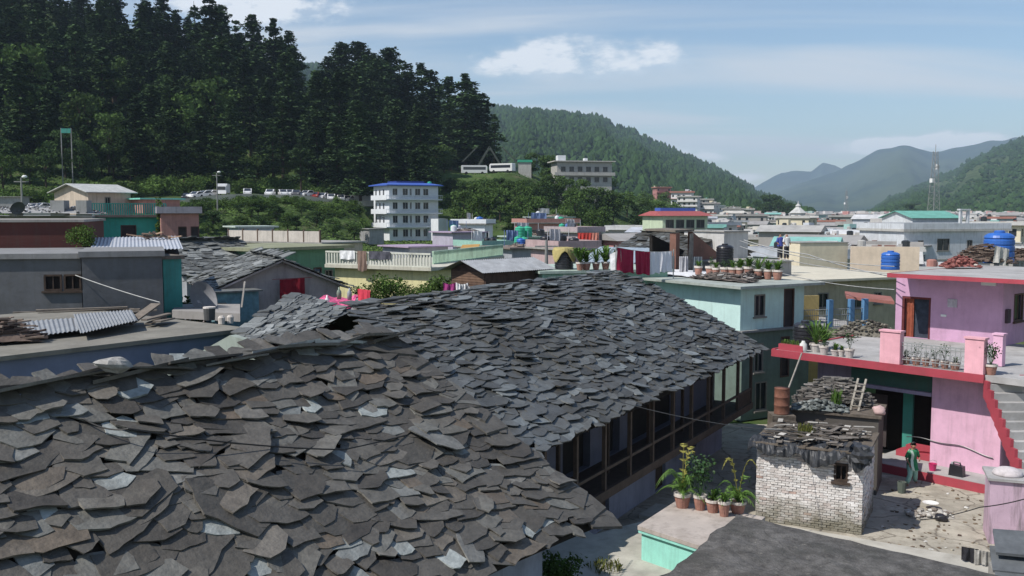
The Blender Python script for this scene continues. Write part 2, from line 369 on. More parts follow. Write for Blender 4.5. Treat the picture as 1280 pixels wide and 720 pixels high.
def hillmat(name, a, b_, sc, lo=.45, hi=.58, c=None):
    m = mat(name, a, rough=1, var=.3, scale=sc*4, spec=.02)
    nt = m.node_tree; N = nt.nodes; L = nt.links; b = N['Principled BSDF']; src = b.inputs['Base Color'].links[0].from_socket
    tc = N.new('ShaderNodeTexCoord'); n = N.new('ShaderNodeTexNoise'); n.inputs['Scale'].default_value = sc; n.inputs['Detail'].default_value = 9; n.inputs['Roughness'].default_value = .62
    L.new(tc.outputs['Object'], n.inputs[0]); mr = N.new('ShaderNodeMapRange'); L.new(n.outputs[0], mr.inputs[0]); mr.inputs[1].default_value = lo; mr.inputs[2].default_value = hi
    mx = N.new('ShaderNodeMix'); mx.data_type = 'RGBA'; L.new(mr.outputs[0], mx.inputs[0]); L.new(src, mx.inputs[6]); mx.inputs[7].default_value = (*b_, 1)
    cur = mx.outputs[2]
    if c:
        w = N.new('ShaderNodeTexWave'); w.bands_direction = 'Z'; w.inputs['Scale'].default_value = .035; w.inputs['Distortion'].default_value = 6; w.inputs['Detail'].default_value = 3; w.inputs['Detail Scale'].default_value = .3
        L.new(tc.outputs['Object'], w.inputs[0]); n3 = N.new('ShaderNodeTexNoise'); n3.inputs['Scale'].default_value = sc*.7; L.new(tc.outputs['Object'], n3.inputs[0])
        mm = N.new('ShaderNodeMath'); mm.operation = 'MULTIPLY'; L.new(w.outputs['Fac'], mm.inputs[0]); m3 = N.new('ShaderNodeMapRange'); L.new(n3.outputs[0], m3.inputs[0]); m3.inputs[1].default_value = .45; m3.inputs[2].default_value = .6; m3.inputs[4].default_value = .8
        L.new(m3.outputs[0], mm.inputs[1]); x2 = N.new('ShaderNodeMix'); x2.data_type = 'RGBA'; L.new(mm.outputs[0], x2.inputs[0]); L.new(cur, x2.inputs[6]); x2.inputs[7].default_value = (*c, 1); cur = x2.outputs[2]
    L.new(cur, b.inputs['Base Color']); return m
m_for = hillmat('forest_slope', (.022, .042, .014), (.045, .08, .02), .004)
m_ter = hillmat('terraced_slope', (.032, .055, .022), (.062, .09, .032), .005, .42, .6, c=(.1, .125, .05))
m_far = hillmat('far_slope', (.03, .05, .03), (.06, .08, .04), .0012)
hA = mountain('wooded_mountain', [(150, 110), (350, 90), (400, 88), (500, 125), (580, 137), (620, 141), (660, 146), (700, 150), (740, 153), (790, 172), (830, 190), (870, 208), (905, 222), (945, 246), (985, 262), (1030, 272)], 2600, 800, m_for, seed=3)
hC = mountain('terraced_mountain', [(1060, 273), (1080, 270), (1110, 253), (1150, 234), (1180, 222), (1210, 205), (1240, 190), (1280, 174), (1400, 130), (1600, 90), (1800, 80)], 3200, 1100, m_ter, seed=11)
hB = mountain('far_mountain', [(800, 272), (880, 262), (925, 262), (960, 250), (1000, 234), (1040, 221), (1065, 208), (1095, 193), (1122, 188), (1148, 192), (1160, 196), (1190, 191), (1225, 184), (1262, 178), (1350, 195), (1500, 225)], 7500, 4000, m_far, seed=21)
hD = mountain('farther_mountain', [(840, 272), (900, 262), (930, 248), (952, 233), (975, 222), (990, 220), (1012, 219), (1026, 209), (1040, 212), (1090, 235), (1200, 250)], 9000, 7800, m_far, seed=31)

# tree cover on the slopes: uncountable, one object per slope
def blobtree(mb, p, h, w, n=5):
    p = Vector(p); a0 = U(0, 6); vs = []
    for (rr, zz) in ((.55, .12), (1, .42), (.62, .75)):
        for k in range(n):
            a = a0+2*math.pi*k/n; r = w*rr*U(.75, 1.2); vs.append(p+Vector((r*math.cos(a), r*math.sin(a), h*zz*U(.9, 1.1))))
    vs.append(p+Vector((0, 0, h))); fs = []
    for i in range(2):
        for k in range(n): fs.append((i*n+k, i*n+(k+1) % n, (i+1)*n+(k+1) % n, (i+1)*n+k))
    fs += [(2*n+k, 2*n+(k+1) % n, 3*n) for k in range(n)]
    mb.add(vs, fs)
fol_far = mat('distant_foliage', (.03, .058, .018), rough=1, var=.3, scale=.02, island=.35, spec=.02)
mb = MB()
for _ in range(11000):
    px = U(330, 1015); t = U(0, 1)**.8*1.02
    blobtree(mb, hA(px, t)-Vector((0, 0, 2)), U(8, 17), U(4, 6.5))
for _ in range(500):
    px = U(600, 1000); blobtree(mb, hA(px, U(.97, 1.04))-Vector((0, 0, 2)), U(14, 24), U(5, 8))
mb.build('distant_forest', fol_far, kind='stuff', label='dark hazy forest covering the wooded mountain behind the town')
mb = MB()
for _ in range(11000):
    px = U(1062, 1500); t = U(0, 1.02)
    if noise.noise(Vector((px*.02, t*6, 5))) < U(-.6, .3): continue
    blobtree(mb, hC(px, t)-Vector((0, 0, 2)), U(5, 10), U(3, 6.5))
for _ in range(160):
    px = U(1065, 1500); blobtree(mb, hC(px, U(.98, 1.02))-Vector((0, 0, 2)), U(10, 18), U(5, 8))
mb.build('scattered_hill_trees', fol_far, kind='stuff', label='trees scattered over the green terraced mountain on the right')

# ---------------------------------------------------------------- tree kinds
bark = mat('tree_bark', (.06, .045, .032), rough=1, var=.3, scale=3, bump=.4)
f_deo = mat('deodar_needles', (.04, .068, .028), objvar=.35, rough=1, var=.35, scale=.22, island=.4, spec=.02, trans=.08)
f_brd = mat('broad_leaves', (.066, .11, .03), objvar=.25, rough=.9, var=.3, scale=.3, island=.4, spec=.1, trans=.2)
f_brd2 = mat('dark_broad_leaves', (.045, .08, .026), rough=.9, var=.3, scale=.3, island=.4, spec=.1, trans=.15)
f_bush = mat('bush_leaves', (.085, .14, .035), objvar=.3, rough=.9, var=.3, scale=1., island=.45, spec=.1, trans=.2)
f_dry = mat('weed_leaves', (.12, .13, .035), rough=.9, var=.3, scale=1., island=.45, spec=.1, trans=.2)
def leafquad(mb, c, s, flat=0.):
    a = U(0, 6.283); tl = U(-.5, .5)*(1-flat); n = Vector((U(-1, 1)*(1-flat), U(-1, 1)*(1-flat), 1 if flat else U(-1, 1))).normalized()
    x = n.orthogonal().normalized(); y = n.cross(x); x, y = x*math.cos(a)+y*math.sin(a), y*math.cos(a)-x*math.sin(a)
    s2 = s*U(.5, .9); mb.add([c-x*s*.5, c-y*s2*.5+x*s*U(-.15, .15), c+x*s*.5, c+y*s2*.5+x*s*U(-.15, .15)], [(0, 1, 2, 3)])
def deodar(i, h=27, top='cone', base=.12, w=5.2):
    t = thing('deodar_tree', 'x', 'tree'); mb = MB(); lean = U(-.6, .6)
    mb.tube([(0, 0, -1.5), (0, 0, h*.3), (lean*.5, 0, h*.7), (lean, 0, h*.98)], [.5, .4, .2, .05], 6); mb.build('trunk', bark, t)
    mb = MB(); n = int(h*.95); ph = U(0, 6)
    for k in range(n):
        v = min(1, max(0, (k+U(-.4, .4))/(n-1))); z = h*(base+(1-base)*v)
        if top == 'flat': rr = w*(.55+.5*math.sin(v*3.0))*(1 if v < .93 else .8)*(1 if random.random() > .3 else .55)
        else: rr = w*min(1.05, (1.12-v)**.62*1.15)*(.82+.3*math.sin(v*13+ph)+U(-.2, .2))*(1 if v < .9 else .75)+.25
        if top == 'gap' and random.random() < .35: continue
        nb = random.choice((4, 5, 6, 7))
        a0 = U(0, 6)
        for b in range(nb):
            a = a0+b*6.283/nb+U(-.5, .5); ln = rr*U(.4, 1.25); dr = Vector((math.cos(a), math.sin(a), 0)); up = U(-.02, .14)
            st = Vector((lean*v, 0, z)); m_ = max(3, int(ln*2.2))
            for q in range(m_):
                s = (q+.8)/m_; c = st+dr*ln*s+Vector((0, 0, ln*up*s-ln*.12*s*s))
                wd = .4+ln*.26*math.sin(math.pi*min(1, s*.85+.12))
                for _ in range(4): leafquad(mb, c+Vector((-dr.y, dr.x, 0))*U(-wd, wd)+Vector((0, 0, U(-.75, .2))), U(.7, 1.45), flat=.35)
    mb.build('crown', f_deo, t); return t
def broad(i, h=12, w=5, m=None, blobs=26, leaf=.55, per=85, trunk=.28):
    t = thing('broadleaf_tree', 'x', 'tree'); mb = MB(); th = h*trunk
    mb.tube([(0, 0, -1), (U(-.2, .2), U(-.2, .2), th), (U(-.5, .5), U(-.5, .5), h*.7)], [h*.024, h*.018, h*.008], 6)
    cs = []
    for _ in range(blobs):
        v = U(0, 1); a = U(0, 6.283); r = w*math.sqrt(max(.05, 1-(2*v-1)**2*.8))*U(.3, .95)*.75
        cs.append(Vector((r*math.cos(a), r*math.sin(a), th+(h-th)*(v*.85+.05))))
    for c in cs[:9]: mb.tube([(0, 0, th*.9), c*.55+Vector((0, 0, th*.4)), c], [h*.012, h*.007, .03], 4)
    mb.build('trunk', bark, t); mb = MB()
    for c in cs:
        R_ = w*U(.2, .36)
        for _ in range(per):
            d = Vector((random.gauss(0, 1), random.gauss(0, 1), random.gauss(0, .8))).normalized()*R_*U(.55, 1.08); d.z *= .7
            leafquad(mb, c+d, leaf*U(.6, 1.3))
    mb.build('crown', m or f_brd, t); return t
def bush(i, h=1.6, w=1.2, m=None, leaf=.16, blobs=12, per=70):
    t = thing('bush', 'x', 'bush'); mb = MB(); cs = []
    for _ in range(blobs):
        a = U(0, 6.283); r = w*U(0, .75); v = U(.15, .82); cs.append(Vector((r*math.cos(a), r*math.sin(a), h*v*(1-.3*r/w))))
    for c in cs: mb.tube([(0, 0, -.1), c*.5, c], [.03, .02, .008], 4)
    mb.build('stem', bark, t); mb = MB()
    for c in cs:
        for _ in range(per):
            d = Vector((random.gauss(0, 1), random.gauss(0, 1), random.gauss(0, 1))).normalized()*w*U(.15, .42); d.z *= .75
            leafquad(mb, c+d, leaf*U(.6, 1.3))
    mb.build('foliage', m or f_bush, t); return t
POOL = {}
def take(key, loc, rz, s, label, group, cat='tree', nm=None):
    p, used = POOL[key][0], POOL[key][1]
    o = p if not used else copy_tree(p); POOL[key][1] = True
    if nm: o.name = nm
    return place(o, loc, rz, s, label, group, cat)
for i in range(5): POOL['deo%d' % i] = [deodar(i, h=27, top='cone', w=5.2+.45*i), False]
for i in range(5, 8): POOL['deo%d' % i] = [deodar(i, h=27, top='gap', base=.3, w=5.4), False]
for i in range(8, 10): POOL['deo%d' % i] = [deodar(i, h=28, top='flat', base=.45, w=5.6), False]
for i in range(3): POOL['brd%d' % i] = [broad(i, 12, 5), False]
for i in range(3, 5): POOL['brd%d' % i] = [broad(i, 12, 4.6, f_brd2), False]
for i in range(3): POOL['bsh%d' % i] = [bush(i, 3.0, 2.6, leaf=.36, blobs=13, per=62), False]
for i in range(2): POOL['gbs%d' % i] = [bush(i, 1.7, 1.3, leaf=.13, blobs=16, per=110), False]

# the skyline trees, placed where the photograph shows their tops (px, y of top, depth, variant)
SIL = [(-100, -60), (240, -8), (300, 3), (345, 20), (370, 40), (378, 92), (398, 98), (414, 60), (500, 66), (545, 92), (562, 98), (580, 96), (598, 112), (612, 145), (628, 200)]
def sily_(px):
    for (a, ya), (b, yb) in zip(SIL, SIL[1:]):
        if px <= b: return ya+(yb-ya)*(px-a)/(b-a)
    return 190
def deo(px, ytop, d, v, lab, grp):
    x = (px-640)/F*d; g = H(x, d); zt = CAMZ+(265-ytop)/F*d; s = max(.35, (zt-g)/27.5)
    take('deo%d' % v, (x, d, g), U(0, 6), (min(s, 1.25)*U(.9, 1.1), min(s, 1.25)*U(.9, 1.1), s), lab, grp)
SKY = [(185, 10, 330, 2), (215, 2, 345, 5), (252, 3, 350, 7), (268, 0, 330, 1), (283, 8, 345, 6), (300, 30, 360, 5), (322, 22, 345, 0), (347, 26, 335, 3), (366, 40, 350, 6), (372, 60, 325, 4),
       (398, 92, 420, 2), (415, 78, 410, 5), (430, 60, 372, 8), (452, 59, 365, 9), (468, 72, 380, 5), (488, 66, 362, 9), (500, 68, 372, 7), (512, 82, 350, 1), (528, 78, 360, 6), (540, 88, 345, 4), (548, 98, 372, 7), (563, 97, 340, 0),
       (582, 93, 332, 3), (592, 104, 350, 2), (606, 118, 335, 1), (618, 142, 330, 6), (478, 80, 345, 8), (440, 84, 350, 3)]
for px, y, d, v in SKY: deo(px, y, d, v, 'tall deodar standing against the sky on the hill skyline', 'deodars along the hill skyline')
G_in = 'deodars filling the dark hillside forest'
n_ = 0
rows = [(232, 10, .8), (250, 12, .9), (268, 12, 1), (288, 13, 1), (310, 14, 1), (335, 15, 1), (362, 17, 1), (395, 20, 1)]
for d, step, sc in rows:
    px = -60.0+U(0, 15)
    while px < 612:
        lim = 560 if d < 262 else 612
        if px < lim and not (px > 552 and d < 330):
            x = (px-640)/F*d; s = U(.75, 1.12)*sc*(.8 if px > 480 else 1)
            if d < 262 and random.random() < .35: s *= .6
            zmax = CAMZ+(265-sily_(px)-U(2, 26))/F*d; g0 = H(x, d); s = min(s, (zmax-g0)/28)
            if s < .4: px += 8; continue
            take('deo%d' % random.choice((0, 1, 2, 3, 4, 5, 6, 0, 1, 2)), (x, d+U(-8, 8), H(x, d)), U(0, 6), (s*1.05, s*1.05, s*U(.9, 1.1)), 'dark deodar tree inside the dense forest on the hillside', G_in); n_ += 1
        px += F*U(6., 9.)/d
print('forest deodars', n_)
# broadleaf trees: pale ones among the deodars, and the wood in the middle
BR = [(40, 60, 255, 1.5), (60, 120, 245, 1.2), (108, 130, 240, 1.0), (140, 155, 235, .9), (270, 115, 262, 1.3), (215, 100, 270, 1.0), (235, 130, 250, 1.0), (150, 70, 280, 1.1)]
for px, y, d, s in BR:
    x = (px-640)/F*d; z = CAMZ+(265-y)/F*d-12*s
    take('brd%d' % random.randint(0, 4), (x, d, max(H(x, d), min(z, H(x, d)+6))), U(0, 6), s*1.25, 'paler broadleaf tree among the deodars at the forest foot', 'broadleaf trees among the deodars')
random.seed(43)
for k in range(46):
    px = -30+k*13+U(-6, 6); b0 = 167+(max(px, 0)/480)*60; d = b0+U(34, 62); x = (px-640)/F*d
    if px > 545: continue
    take('brd%d' % random.randint(0, 4), (x, d, H(x, d)-.4), U(0, 6), U(.5, .95)*1.15, 'bushy broadleaf tree at the lower edge of the forest above the car road', 'broadleaf trees along the forest edge')
for k in range(9):
    px = 686+k*10; d = 284+U(-5, 5); x = (px-640)/F*d; take('brd%d' % random.randint(0, 2), (x, d, H(x, d)-.3), U(0, 6), U(.75, .9), 'round green broadleaf tree in the wood between the white hotel and the town', 'broadleaf trees in the wood behind the town')
MID = []
random.seed(41)
for k in range(52):
    px = U(505, 835); d = U(235, 345)
    if px < 560: d = U(262, 330)
    if px > 780: d = U(250, 330)
    x = (px-640)/F*d; s = U(.62, 1.05)*(.8 if px > 790 else 1)
    if 685 < px < 775 and d < 330: s *= .62
    if 560 < px < 655:
        s *= .6
        if 248 < d < 332: continue
    MID.append((px, d)); take('brd%d' % random.randint(0, 4), (x, d, H(x, d)-.3), U(0, 6), (s*1.2, s*1.2, s), 'round green broadleaf tree in the wood between the white hotel and the town', 'broadleaf trees in the wood behind the town')
for k in range(34):
    px = U(556, 662); d = U(238, 296); x = (px-640)/F*d; g0 = H(x, d); zt = CAMZ+(265-219-U(0, 8))/F*d; s = (zt-g0)/12
    if s < .16: continue
    s = min(s, .75); take('brd%d' % random.randint(0, 4), (x, d, g0-.2), U(0, 6), (max(s, .42)*1.15, max(s, .42)*1.15, s), 'round green broadleaf tree in the wood between the white hotel and the town', 'broadleaf trees in the wood behind the town')
for k in range(30):
    px = U(225, 452); b0 = 167+(px/480)*60; d = b0-U(12, 34); x = (px-640)/F*d; s = U(.18, .34)
    take('brd%d' % random.randint(0, 4), (x, d, H(x, d)-.2), U(0, 6), (s*1.5, s*1.5, s), 'small bushy tree on the grassy bank below the car road', 'small trees on the grassy bank')
for px, y, d, s in [(627, 272, 135, .42), (640, 255, 205, .7), (598, 240, 200, .9), (668, 245, 210, .9), (702, 240, 205, .8), (745, 250, 215, .8), (578, 215, 215, 1.0), (720, 225, 235, 1.0)]:
    x = (px-640)/F*d; take('brd%d' % random.randint(0, 2), (x, d, H(x, d)-.2), U(0, 6), s, 'round green broadleaf tree in the wood between the white hotel and the town' if s > .5 else 'small leafy tree rising alone among the roofs left of the black tank', 'broadleaf trees in the wood behind the town' if s > .5 else None)
for px, d, s in [(958, 700, 2.0), (972, 690, 1.7), (985, 710, 1.5), (1135, 900, 1.6), (948, 720, 1.6), (965, 750, 2.1), (880, 560, 1.0), (1093, 700, .8), (1252, 500, .8)]:
    x = (px-640)/F*d; take('brd%d' % random.randint(3, 4), (x, d, 0), U(0, 6), s, 'dark green tree clump standing up out of the far town roofs', 'dark trees in the far town')
for k in range(58):
    px = 222+k*4.2+U(-3, 3); b0 = 167+(px/480)*60; d = b0-U(4, 11); x = (px-640)/F*d
    take('bsh%d' % random.randint(0, 2), (x, d, H(x, d)-.3), U(0, 6), (U(.8, 1.1), .8, U(.5, .75)), 'dark hedge-like bush just below the edge of the car road', 'hedge bushes below the car road', 'bush')
for k in range(52):
    px = -10+k*10.7+U(-5, 5); b0 = 167+(max(px, 0)/480)*60; d = b0+U(17, 30); x = (px-640)/F*d
    take('bsh%d' % random.randint(0, 2), (x, d, H(x, d)-.2), U(0, 6), U(.9, 1.5), 'sunlit leafy shrub on the terraces above the car road', 'sunlit shrubs above the car road', 'bush')
# bushes on road embankment and hill foot
random.seed(5); nb_ = 0
for k in range(75):
    px = U(-20, 560); r = random.random()
    b0 = 166+(px/480)*62
    if r < .45: d = U(b0+14, b0+42)          # above the road
    elif r < .7: d = U(b0-14, b0-3)          # embankment
    elif r < .8: d = U(b0-34, b0-20)
    else: d = U(b0+14, b0+30)
    if abs(d-(b0+17)) < 7 and px < 480: d += 12
    if 455 < px < 560 and 190 < d < 245: continue
    x = (px-640)/F*d; s = U(.6, 1.35)*(1.0 if r < .45 or r > .8 else .55)
    take('bsh%d' % random.randint(0, 2), (x, d, H(x, d)-.2), U(0, 6), s, 'rounded wild bush on the green slope beside the car road', 'wild bushes around the car road', 'bush'); nb_ += 1
for k in range(45):
    px = U(420, 830); d = U(215, 300)
    if 455 < px < 560 and d < 245: continue
    if 560 < px < 655 and 280 < d < 325: continue
    x = (px-640)/F*d; take('bsh%d' % random.randint(0, 2), (x, d, H(x, d)-.2), U(0, 6), U(.6, 1.2), 'low bush under the broadleaf wood behind the town', 'low bushes under the broadleaf wood', 'bush')
for k in range(48):
    px = U(800, 900); d = U(330, 560); x = (px-640)/F*d
    take('bsh%d' % random.randint(0, 2), (x, d, H(x, d)-.2), U(0, 6), U(.8, 2.0), 'small tree-like bush on the bright grassy spur left of the town', 'bushes on the grassy spur', 'bush')
# grass tufts: stuff
g_ = mat('slope_grass', (.095, .15, .04), rough=1, var=.35, scale=.15, island=.4, spec=.03, trans=.1)
mb = MB()
for k in range(52000):
    px = U(-20, 560) if k % 4 else U(560, 900); b0 = 166+(max(px, 0)/480)*62
    d = U(b0-60, b0+60) if px < 560 else U(230, 560)
    if px < 470 and b0+8 < d < b0+27: continue
    x = (px-640)/F*d; z = H(x, d); s = U(.25, .65)
    leafquad(mb, Vector((x, d, z+s*.2)), s, .3)
mb.build('slope_grass', g_, kind='stuff', label='rough green grass growing over the road embankment and slopes')

# the hillside road with its parapet, one strip following the terrain shelf
rp = []
for px in range(-60, 500, 14):
    t = max(0, px)/480; d0 = 167+t*60+1; 
    rp.append((px, d0+1.5, d0+12))
RPTS = []
for px, a, b in rp:
    z = max(H((px-640)/F*a, a), H((px-640)/F*b, b))+.12
    RPTS.append(((px-640)/F*a, a, (px-640)/F*b, b, z))
mb = MB(); mb.grid([[Vector((p[0], p[1], p[4])) for p in RPTS], [Vector((p[2], p[3], p[4])) for p in RPTS]], len(RPTS), 2)
mb.build('road', mat('dusty_road', (.3, .27, .22), rough=1, var=.2, scale=.3), kind='structure')
mb = MB(); mb.grid([[Vector((p[0], p[1]-.3, p[4]-1.1)) for p in RPTS], [Vector((p[0], p[1]-.3, p[4]+.25)) for p in RPTS], [Vector((p[0], p[1], p[4]+.25)) for p in RPTS], [Vector((p[0], p[1], p[4]-.1)) for p in RPTS]], len(RPTS), 4)
rw = mb.build('retaining_wall', mat('pale_retaining_wall', (.5, .45, .37), rough=1, var=.25, scale=.4)); setp(rw, 'low pale retaining wall along the edge of the hillside car road', 'wall')
def road_pt(px, f=.35):
    for p, q in zip(rp, rp[1:]):
        if px <= q[0]:
            i = rp.index(p); t = (px-p[0])/(q[0]-p[0]); d = p[1]+(p[2]-p[1])*f; z = RPTS[i][4]*(1-t)+RPTS[i+1][4]*t
            return ((px-640)/F*d, d, z+.01)
random.seed(11)
# ---------------------------------------------------------------- slates
def slatemat(name, ramp, rough=.62, spec=.45, warm=.45):
    m = mat(name, (.1, .1, .1), ramp=ramp, rough=rough, var=.32, scale=5, bump=.55, bscale=16, spec=spec)
    nt = m.node_tree; N = nt.nodes; L = nt.links; b = N['Principled BSDF']; src = b.inputs['Base Color'].links[0].from_socket
    tc = N.new('ShaderNodeTexCoord')
    for sc, lo, hi, amt, c in ((1.1, .5, .68, warm, (.085, .072, .058)), (14, .66, .76, .55, (.26, .25, .22)), (3.2, .62, .72, .35, (.05, .05, .045))):
        n = N.new('ShaderNodeTexNoise'); n.inputs['Scale'].default_value = sc; n.inputs['Detail'].default_value = 7; n.inputs['Roughness'].default_value = .7; L.new(tc.outputs['Object'], n.inputs[0])
        mr = N.new('ShaderNodeMapRange'); L.new(n.outputs[0], mr.inputs[0]); mr.inputs[1].default_value = lo; mr.inputs[2].default_value = hi; mr.inputs[4].default_value = amt
        mx = N.new('ShaderNodeMix'); mx.data_type = 'RGBA'; L.new(mr.outputs[0], mx.inputs[0]); L.new(src, mx.inputs[6]); mx.inputs[7].default_value = (*c, 1); src = mx.outputs[2]
    L.new(src, b.inputs['Base Color']); return m
RB = [(0, (.052, .046, .039)), (.25, (.077, .070, .059)), (.5, (.096, .088, .076)), (.7, (.120, .112, .096)), (.82, (.146, .144, .129)), (.9, (.120, .093, .067)), (.955, (.189, .198, .189)), (1, (.344, .370, .353))]
RA = [(0, (.042, .040, .033)), (.3, (.061, .058, .050)), (.6, (.080, .078, .068)), (.8, (.099, .100, .093)), (.93, (.125, .133, .129)), (1, (.198, .213, .209))]
RS = [(0, (.07, .072, .068)), (.5, (.12, .125, .12)), (.85, (.17, .178, .17)), (1, (.26, .27, .26))]
M_SB = slatemat('slate_brown_grey', RB, warm=.55); M_SA = slatemat('slate_dark', RA, rough=.5, spec=.5, warm=.3); M_SC = slatemat('slate_pale', RS, warm=.15)
M_DECK = mat('roof_underside_timber', (.05, .04, .032), rough=1)
def slate_patch(mb, P, nu, nv, su, sv, th=.03, lift=.05, jit=.18, big=0., rot=7, edge=.0, skip=None, detail=2, pang=.0):
    """P(s,t)->point with s in metres along the course, t in metres up the slope; nu,nv total metres"""
    t = -.12
    while t < nv:
        row = sv*U(.8, 1.2); s = -U(0, .4)*su
        while s < nu:
            w = su*U(.55, 1.45)
            if random.random() < big: w *= 1.5
            l = row*U(1.75, 2.4)
            cs_, ct = s+w/2, t+l/2-.25*row+U(-1, 1)*row*.45
            s += w*U(.86, 1.0)
            if skip and skip(cs_, ct): continue
            cs2 = min(max(cs_, .05), nu-.05); ct2 = min(max(ct, .02), nv-.02)
            e = .15; p0 = P(cs2, ct2); du = (P(cs2+e, ct2)-P(cs2-e, ct2)).normalized(); dv = (P(cs2, ct2+e)-P(cs2, ct2-e)).normalized()
            nn = du.cross(dv).normalized()
            if nn.z < 0: nn = -nn
            p0 = P(cs_, ct) if 0 <= ct <= nv else p0+dv*(ct-ct2)+du*(cs_-cs2)
            a = R(random.gauss(0, rot))
            if random.random() < .06: a += R(U(-25, 25))
            du, dv = du*math.cos(a)+dv*math.sin(a), dv*math.cos(a)-du*math.sin(a)
            # outline: either a random angular polygon or a squarer slate with a broken tail
            poly = random.random() < pang
            hw = w*.53; hl = l/2; tail = []
            kind = random.random(); k = random.choice((2, 3, 3, 4)) if detail > 1 else 2
            pk = U(.25, .75)
            for q in range(k+1):
                f = q/k; y = -hl+ (hl*.95*abs(f-pk)*U(.3, 1.2) if kind < .62 else hl*U(0, .32))
                tail.append((-hw+2*hw*f+(U(-.1, .1)*w if 0 < q < k else U(-.04, .1)*w*(1 if q == 0 else -1)), y))
            side = [(hw*U(.82, 1.12), U(-.3, .25)*hl), (hw*U(.6, 1.0), hl)]
            pts = tail+side+[(-hw*U(.6, 1.0), hl), (-hw*U(.82, 1.12), U(-.3, .25)*hl)]
            if poly:
                nn_ = random.choice((5, 6, 6, 7, 8)); a0 = U(0, 6.283); pts = []
                for q in range(nn_):
                    an = a0+6.283*(q+U(-.3, .3))/nn_; ca, sa = math.cos(an), math.sin(an); rr = (abs(ca)**3+abs(sa)**3)**(-1/3)*U(.82, 1.12); pts.append((hw*1.12*rr*ca, hl*rr*sa))
                hl = max(hl, max(p[1] for p in pts))
            if detail > 1:   # break long edges with small nicks
                q2 = []
                for i, p in enumerate(pts):
                    q = pts[(i+1) % len(pts)]; q2.append(p); dx, dy = q[0]-p[0], q[1]-p[1]; ln = math.hypot(dx, dy)
                    for f in ((.35, .7) if ln > .35 else (.5,)):
                        ff = f+U(-.1, .1); o = U(-.035, .035)*min(ln, .9); q2.append((p[0]+dx*ff-dy/ln*o, p[1]+dy*ff+dx/ln*o))
                pts = q2
            li = lift*U(.6, 1.5)+ (U(.02, .09)*lift/.05 if random.random() < .15 else 0); roll = U(-.04, .04)
            tt = th*U(.6, 1.5)
            hi = [p0+du*x+dv*y+nn*(.012+tt+li*(hl-y)/(2*hl)+roll*x+abs(roll)*hw) for x, y in pts]
            mb.hull([p-nn*tt+(du*U(-.3, .3)+dv*U(-.3, .3))*tt for p in hi], hi)
        t += row
def speckle(m, sc, lo, hi, amt, c):
    nt = m.node_tree; N = nt.nodes; L = nt.links; b = N['Principled BSDF']; src = b.inputs['Base Color'].links[0].from_socket; tc = N.new('ShaderNodeTexCoord')
    n = N.new('ShaderNodeTexNoise'); n.inputs['Scale'].default_value = sc; n.inputs['Detail'].default_value = 5; n.inputs['Roughness'].default_value = .75; L.new(tc.outputs['Object'], n.inputs[0])
    mr = N.new('ShaderNodeMapRange'); L.new(n.outputs[0], mr.inputs[0]); mr.inputs[1].default_value = lo; mr.inputs[2].default_value = hi; mr.inputs[4].default_value = amt
    mx = N.new('ShaderNodeMix'); mx.data_type = 'RGBA'; L.new(mr.outputs[0], mx.inputs[0]); L.new(src, mx.inputs[6]); mx.inputs[7].default_value = (*c, 1); L.new(mx.outputs[2], b.inputs['Base Color'])
# shared frame of the two long slate houses
uA = Vector((.5, .866, 0)); nA = Vector((-.866, .5, 0)); ZUP = Vector((0, 0, 1))
rzA = math.atan2(uA.y, uA.x)
dip = lambda s, t, k, sd=0: k*noise.noise(Vector((s*.22+sd, t*.35, sd)))
# ---- near house (B)
EB = Vector((1.7, 17.6, 4.3)); LB = 17.5
def PBf(s, t):   # s from verge towards the camera, t up slope
    L_ = 5.88; f = t/L_; rag = .085*s if s < 4 else .34
    return EB-uA*s+nA*(5*f+rag*(1-f))+ZUP*(3.1*f+.62*rag*(1-f)+dip(s, t, .22, 3)*math.sin(math.pi*min(1, max(0, f)))+.018*s*f)
root = thing('slate_house', 'near house under the big broken slate roof with a boulder on its ridge', 'house', tuple((EB-uA*17+nA*0).xy)+(0,), rzA)
HB = root
mb = MB(); slate_patch(mb, PBf, LB, 5.8, .5, .235, th=.022, lift=.052, big=.24, rot=13, pang=.5)
slate_patch(mb, PBf, LB, 5.5, .8, .36, th=.018, lift=.08, rot=25, pang=1, skip=lambda s, t: random.random() < .9 or t > 5)
# ridge: long slabs laid along the top
for k in range(30):
    s = k*.58+U(-.2, .2); c = PBf(s, 5.8)+ZUP*U(.05, .14)+nA*U(-.1, .3); w = U(.5, 1.0); d = U(.2, .34); a = R(U(-8, 8)); e1 = uA*math.cos(a)+nA*math.sin(a); e2 = nA*math.cos(a)-uA*math.sin(a); tl = U(-.14, .12)
    pts = [(-w, -d*U(.3, .9)), (-w*U(.2, .5), -d), (w*.5, -d*U(.8, 1)), (w, -d*U(.1, .6)), (w*.85, d*.6), (w*.1, d), (-w*.7, d*U(.5, 1))]
    hi = [c+e1*x+e2*y+ZUP*(tl*x-.25*y) for x, y in pts]; t_ = U(.03, .06); mb.hull([p-ZUP*t_ for p in hi], hi)
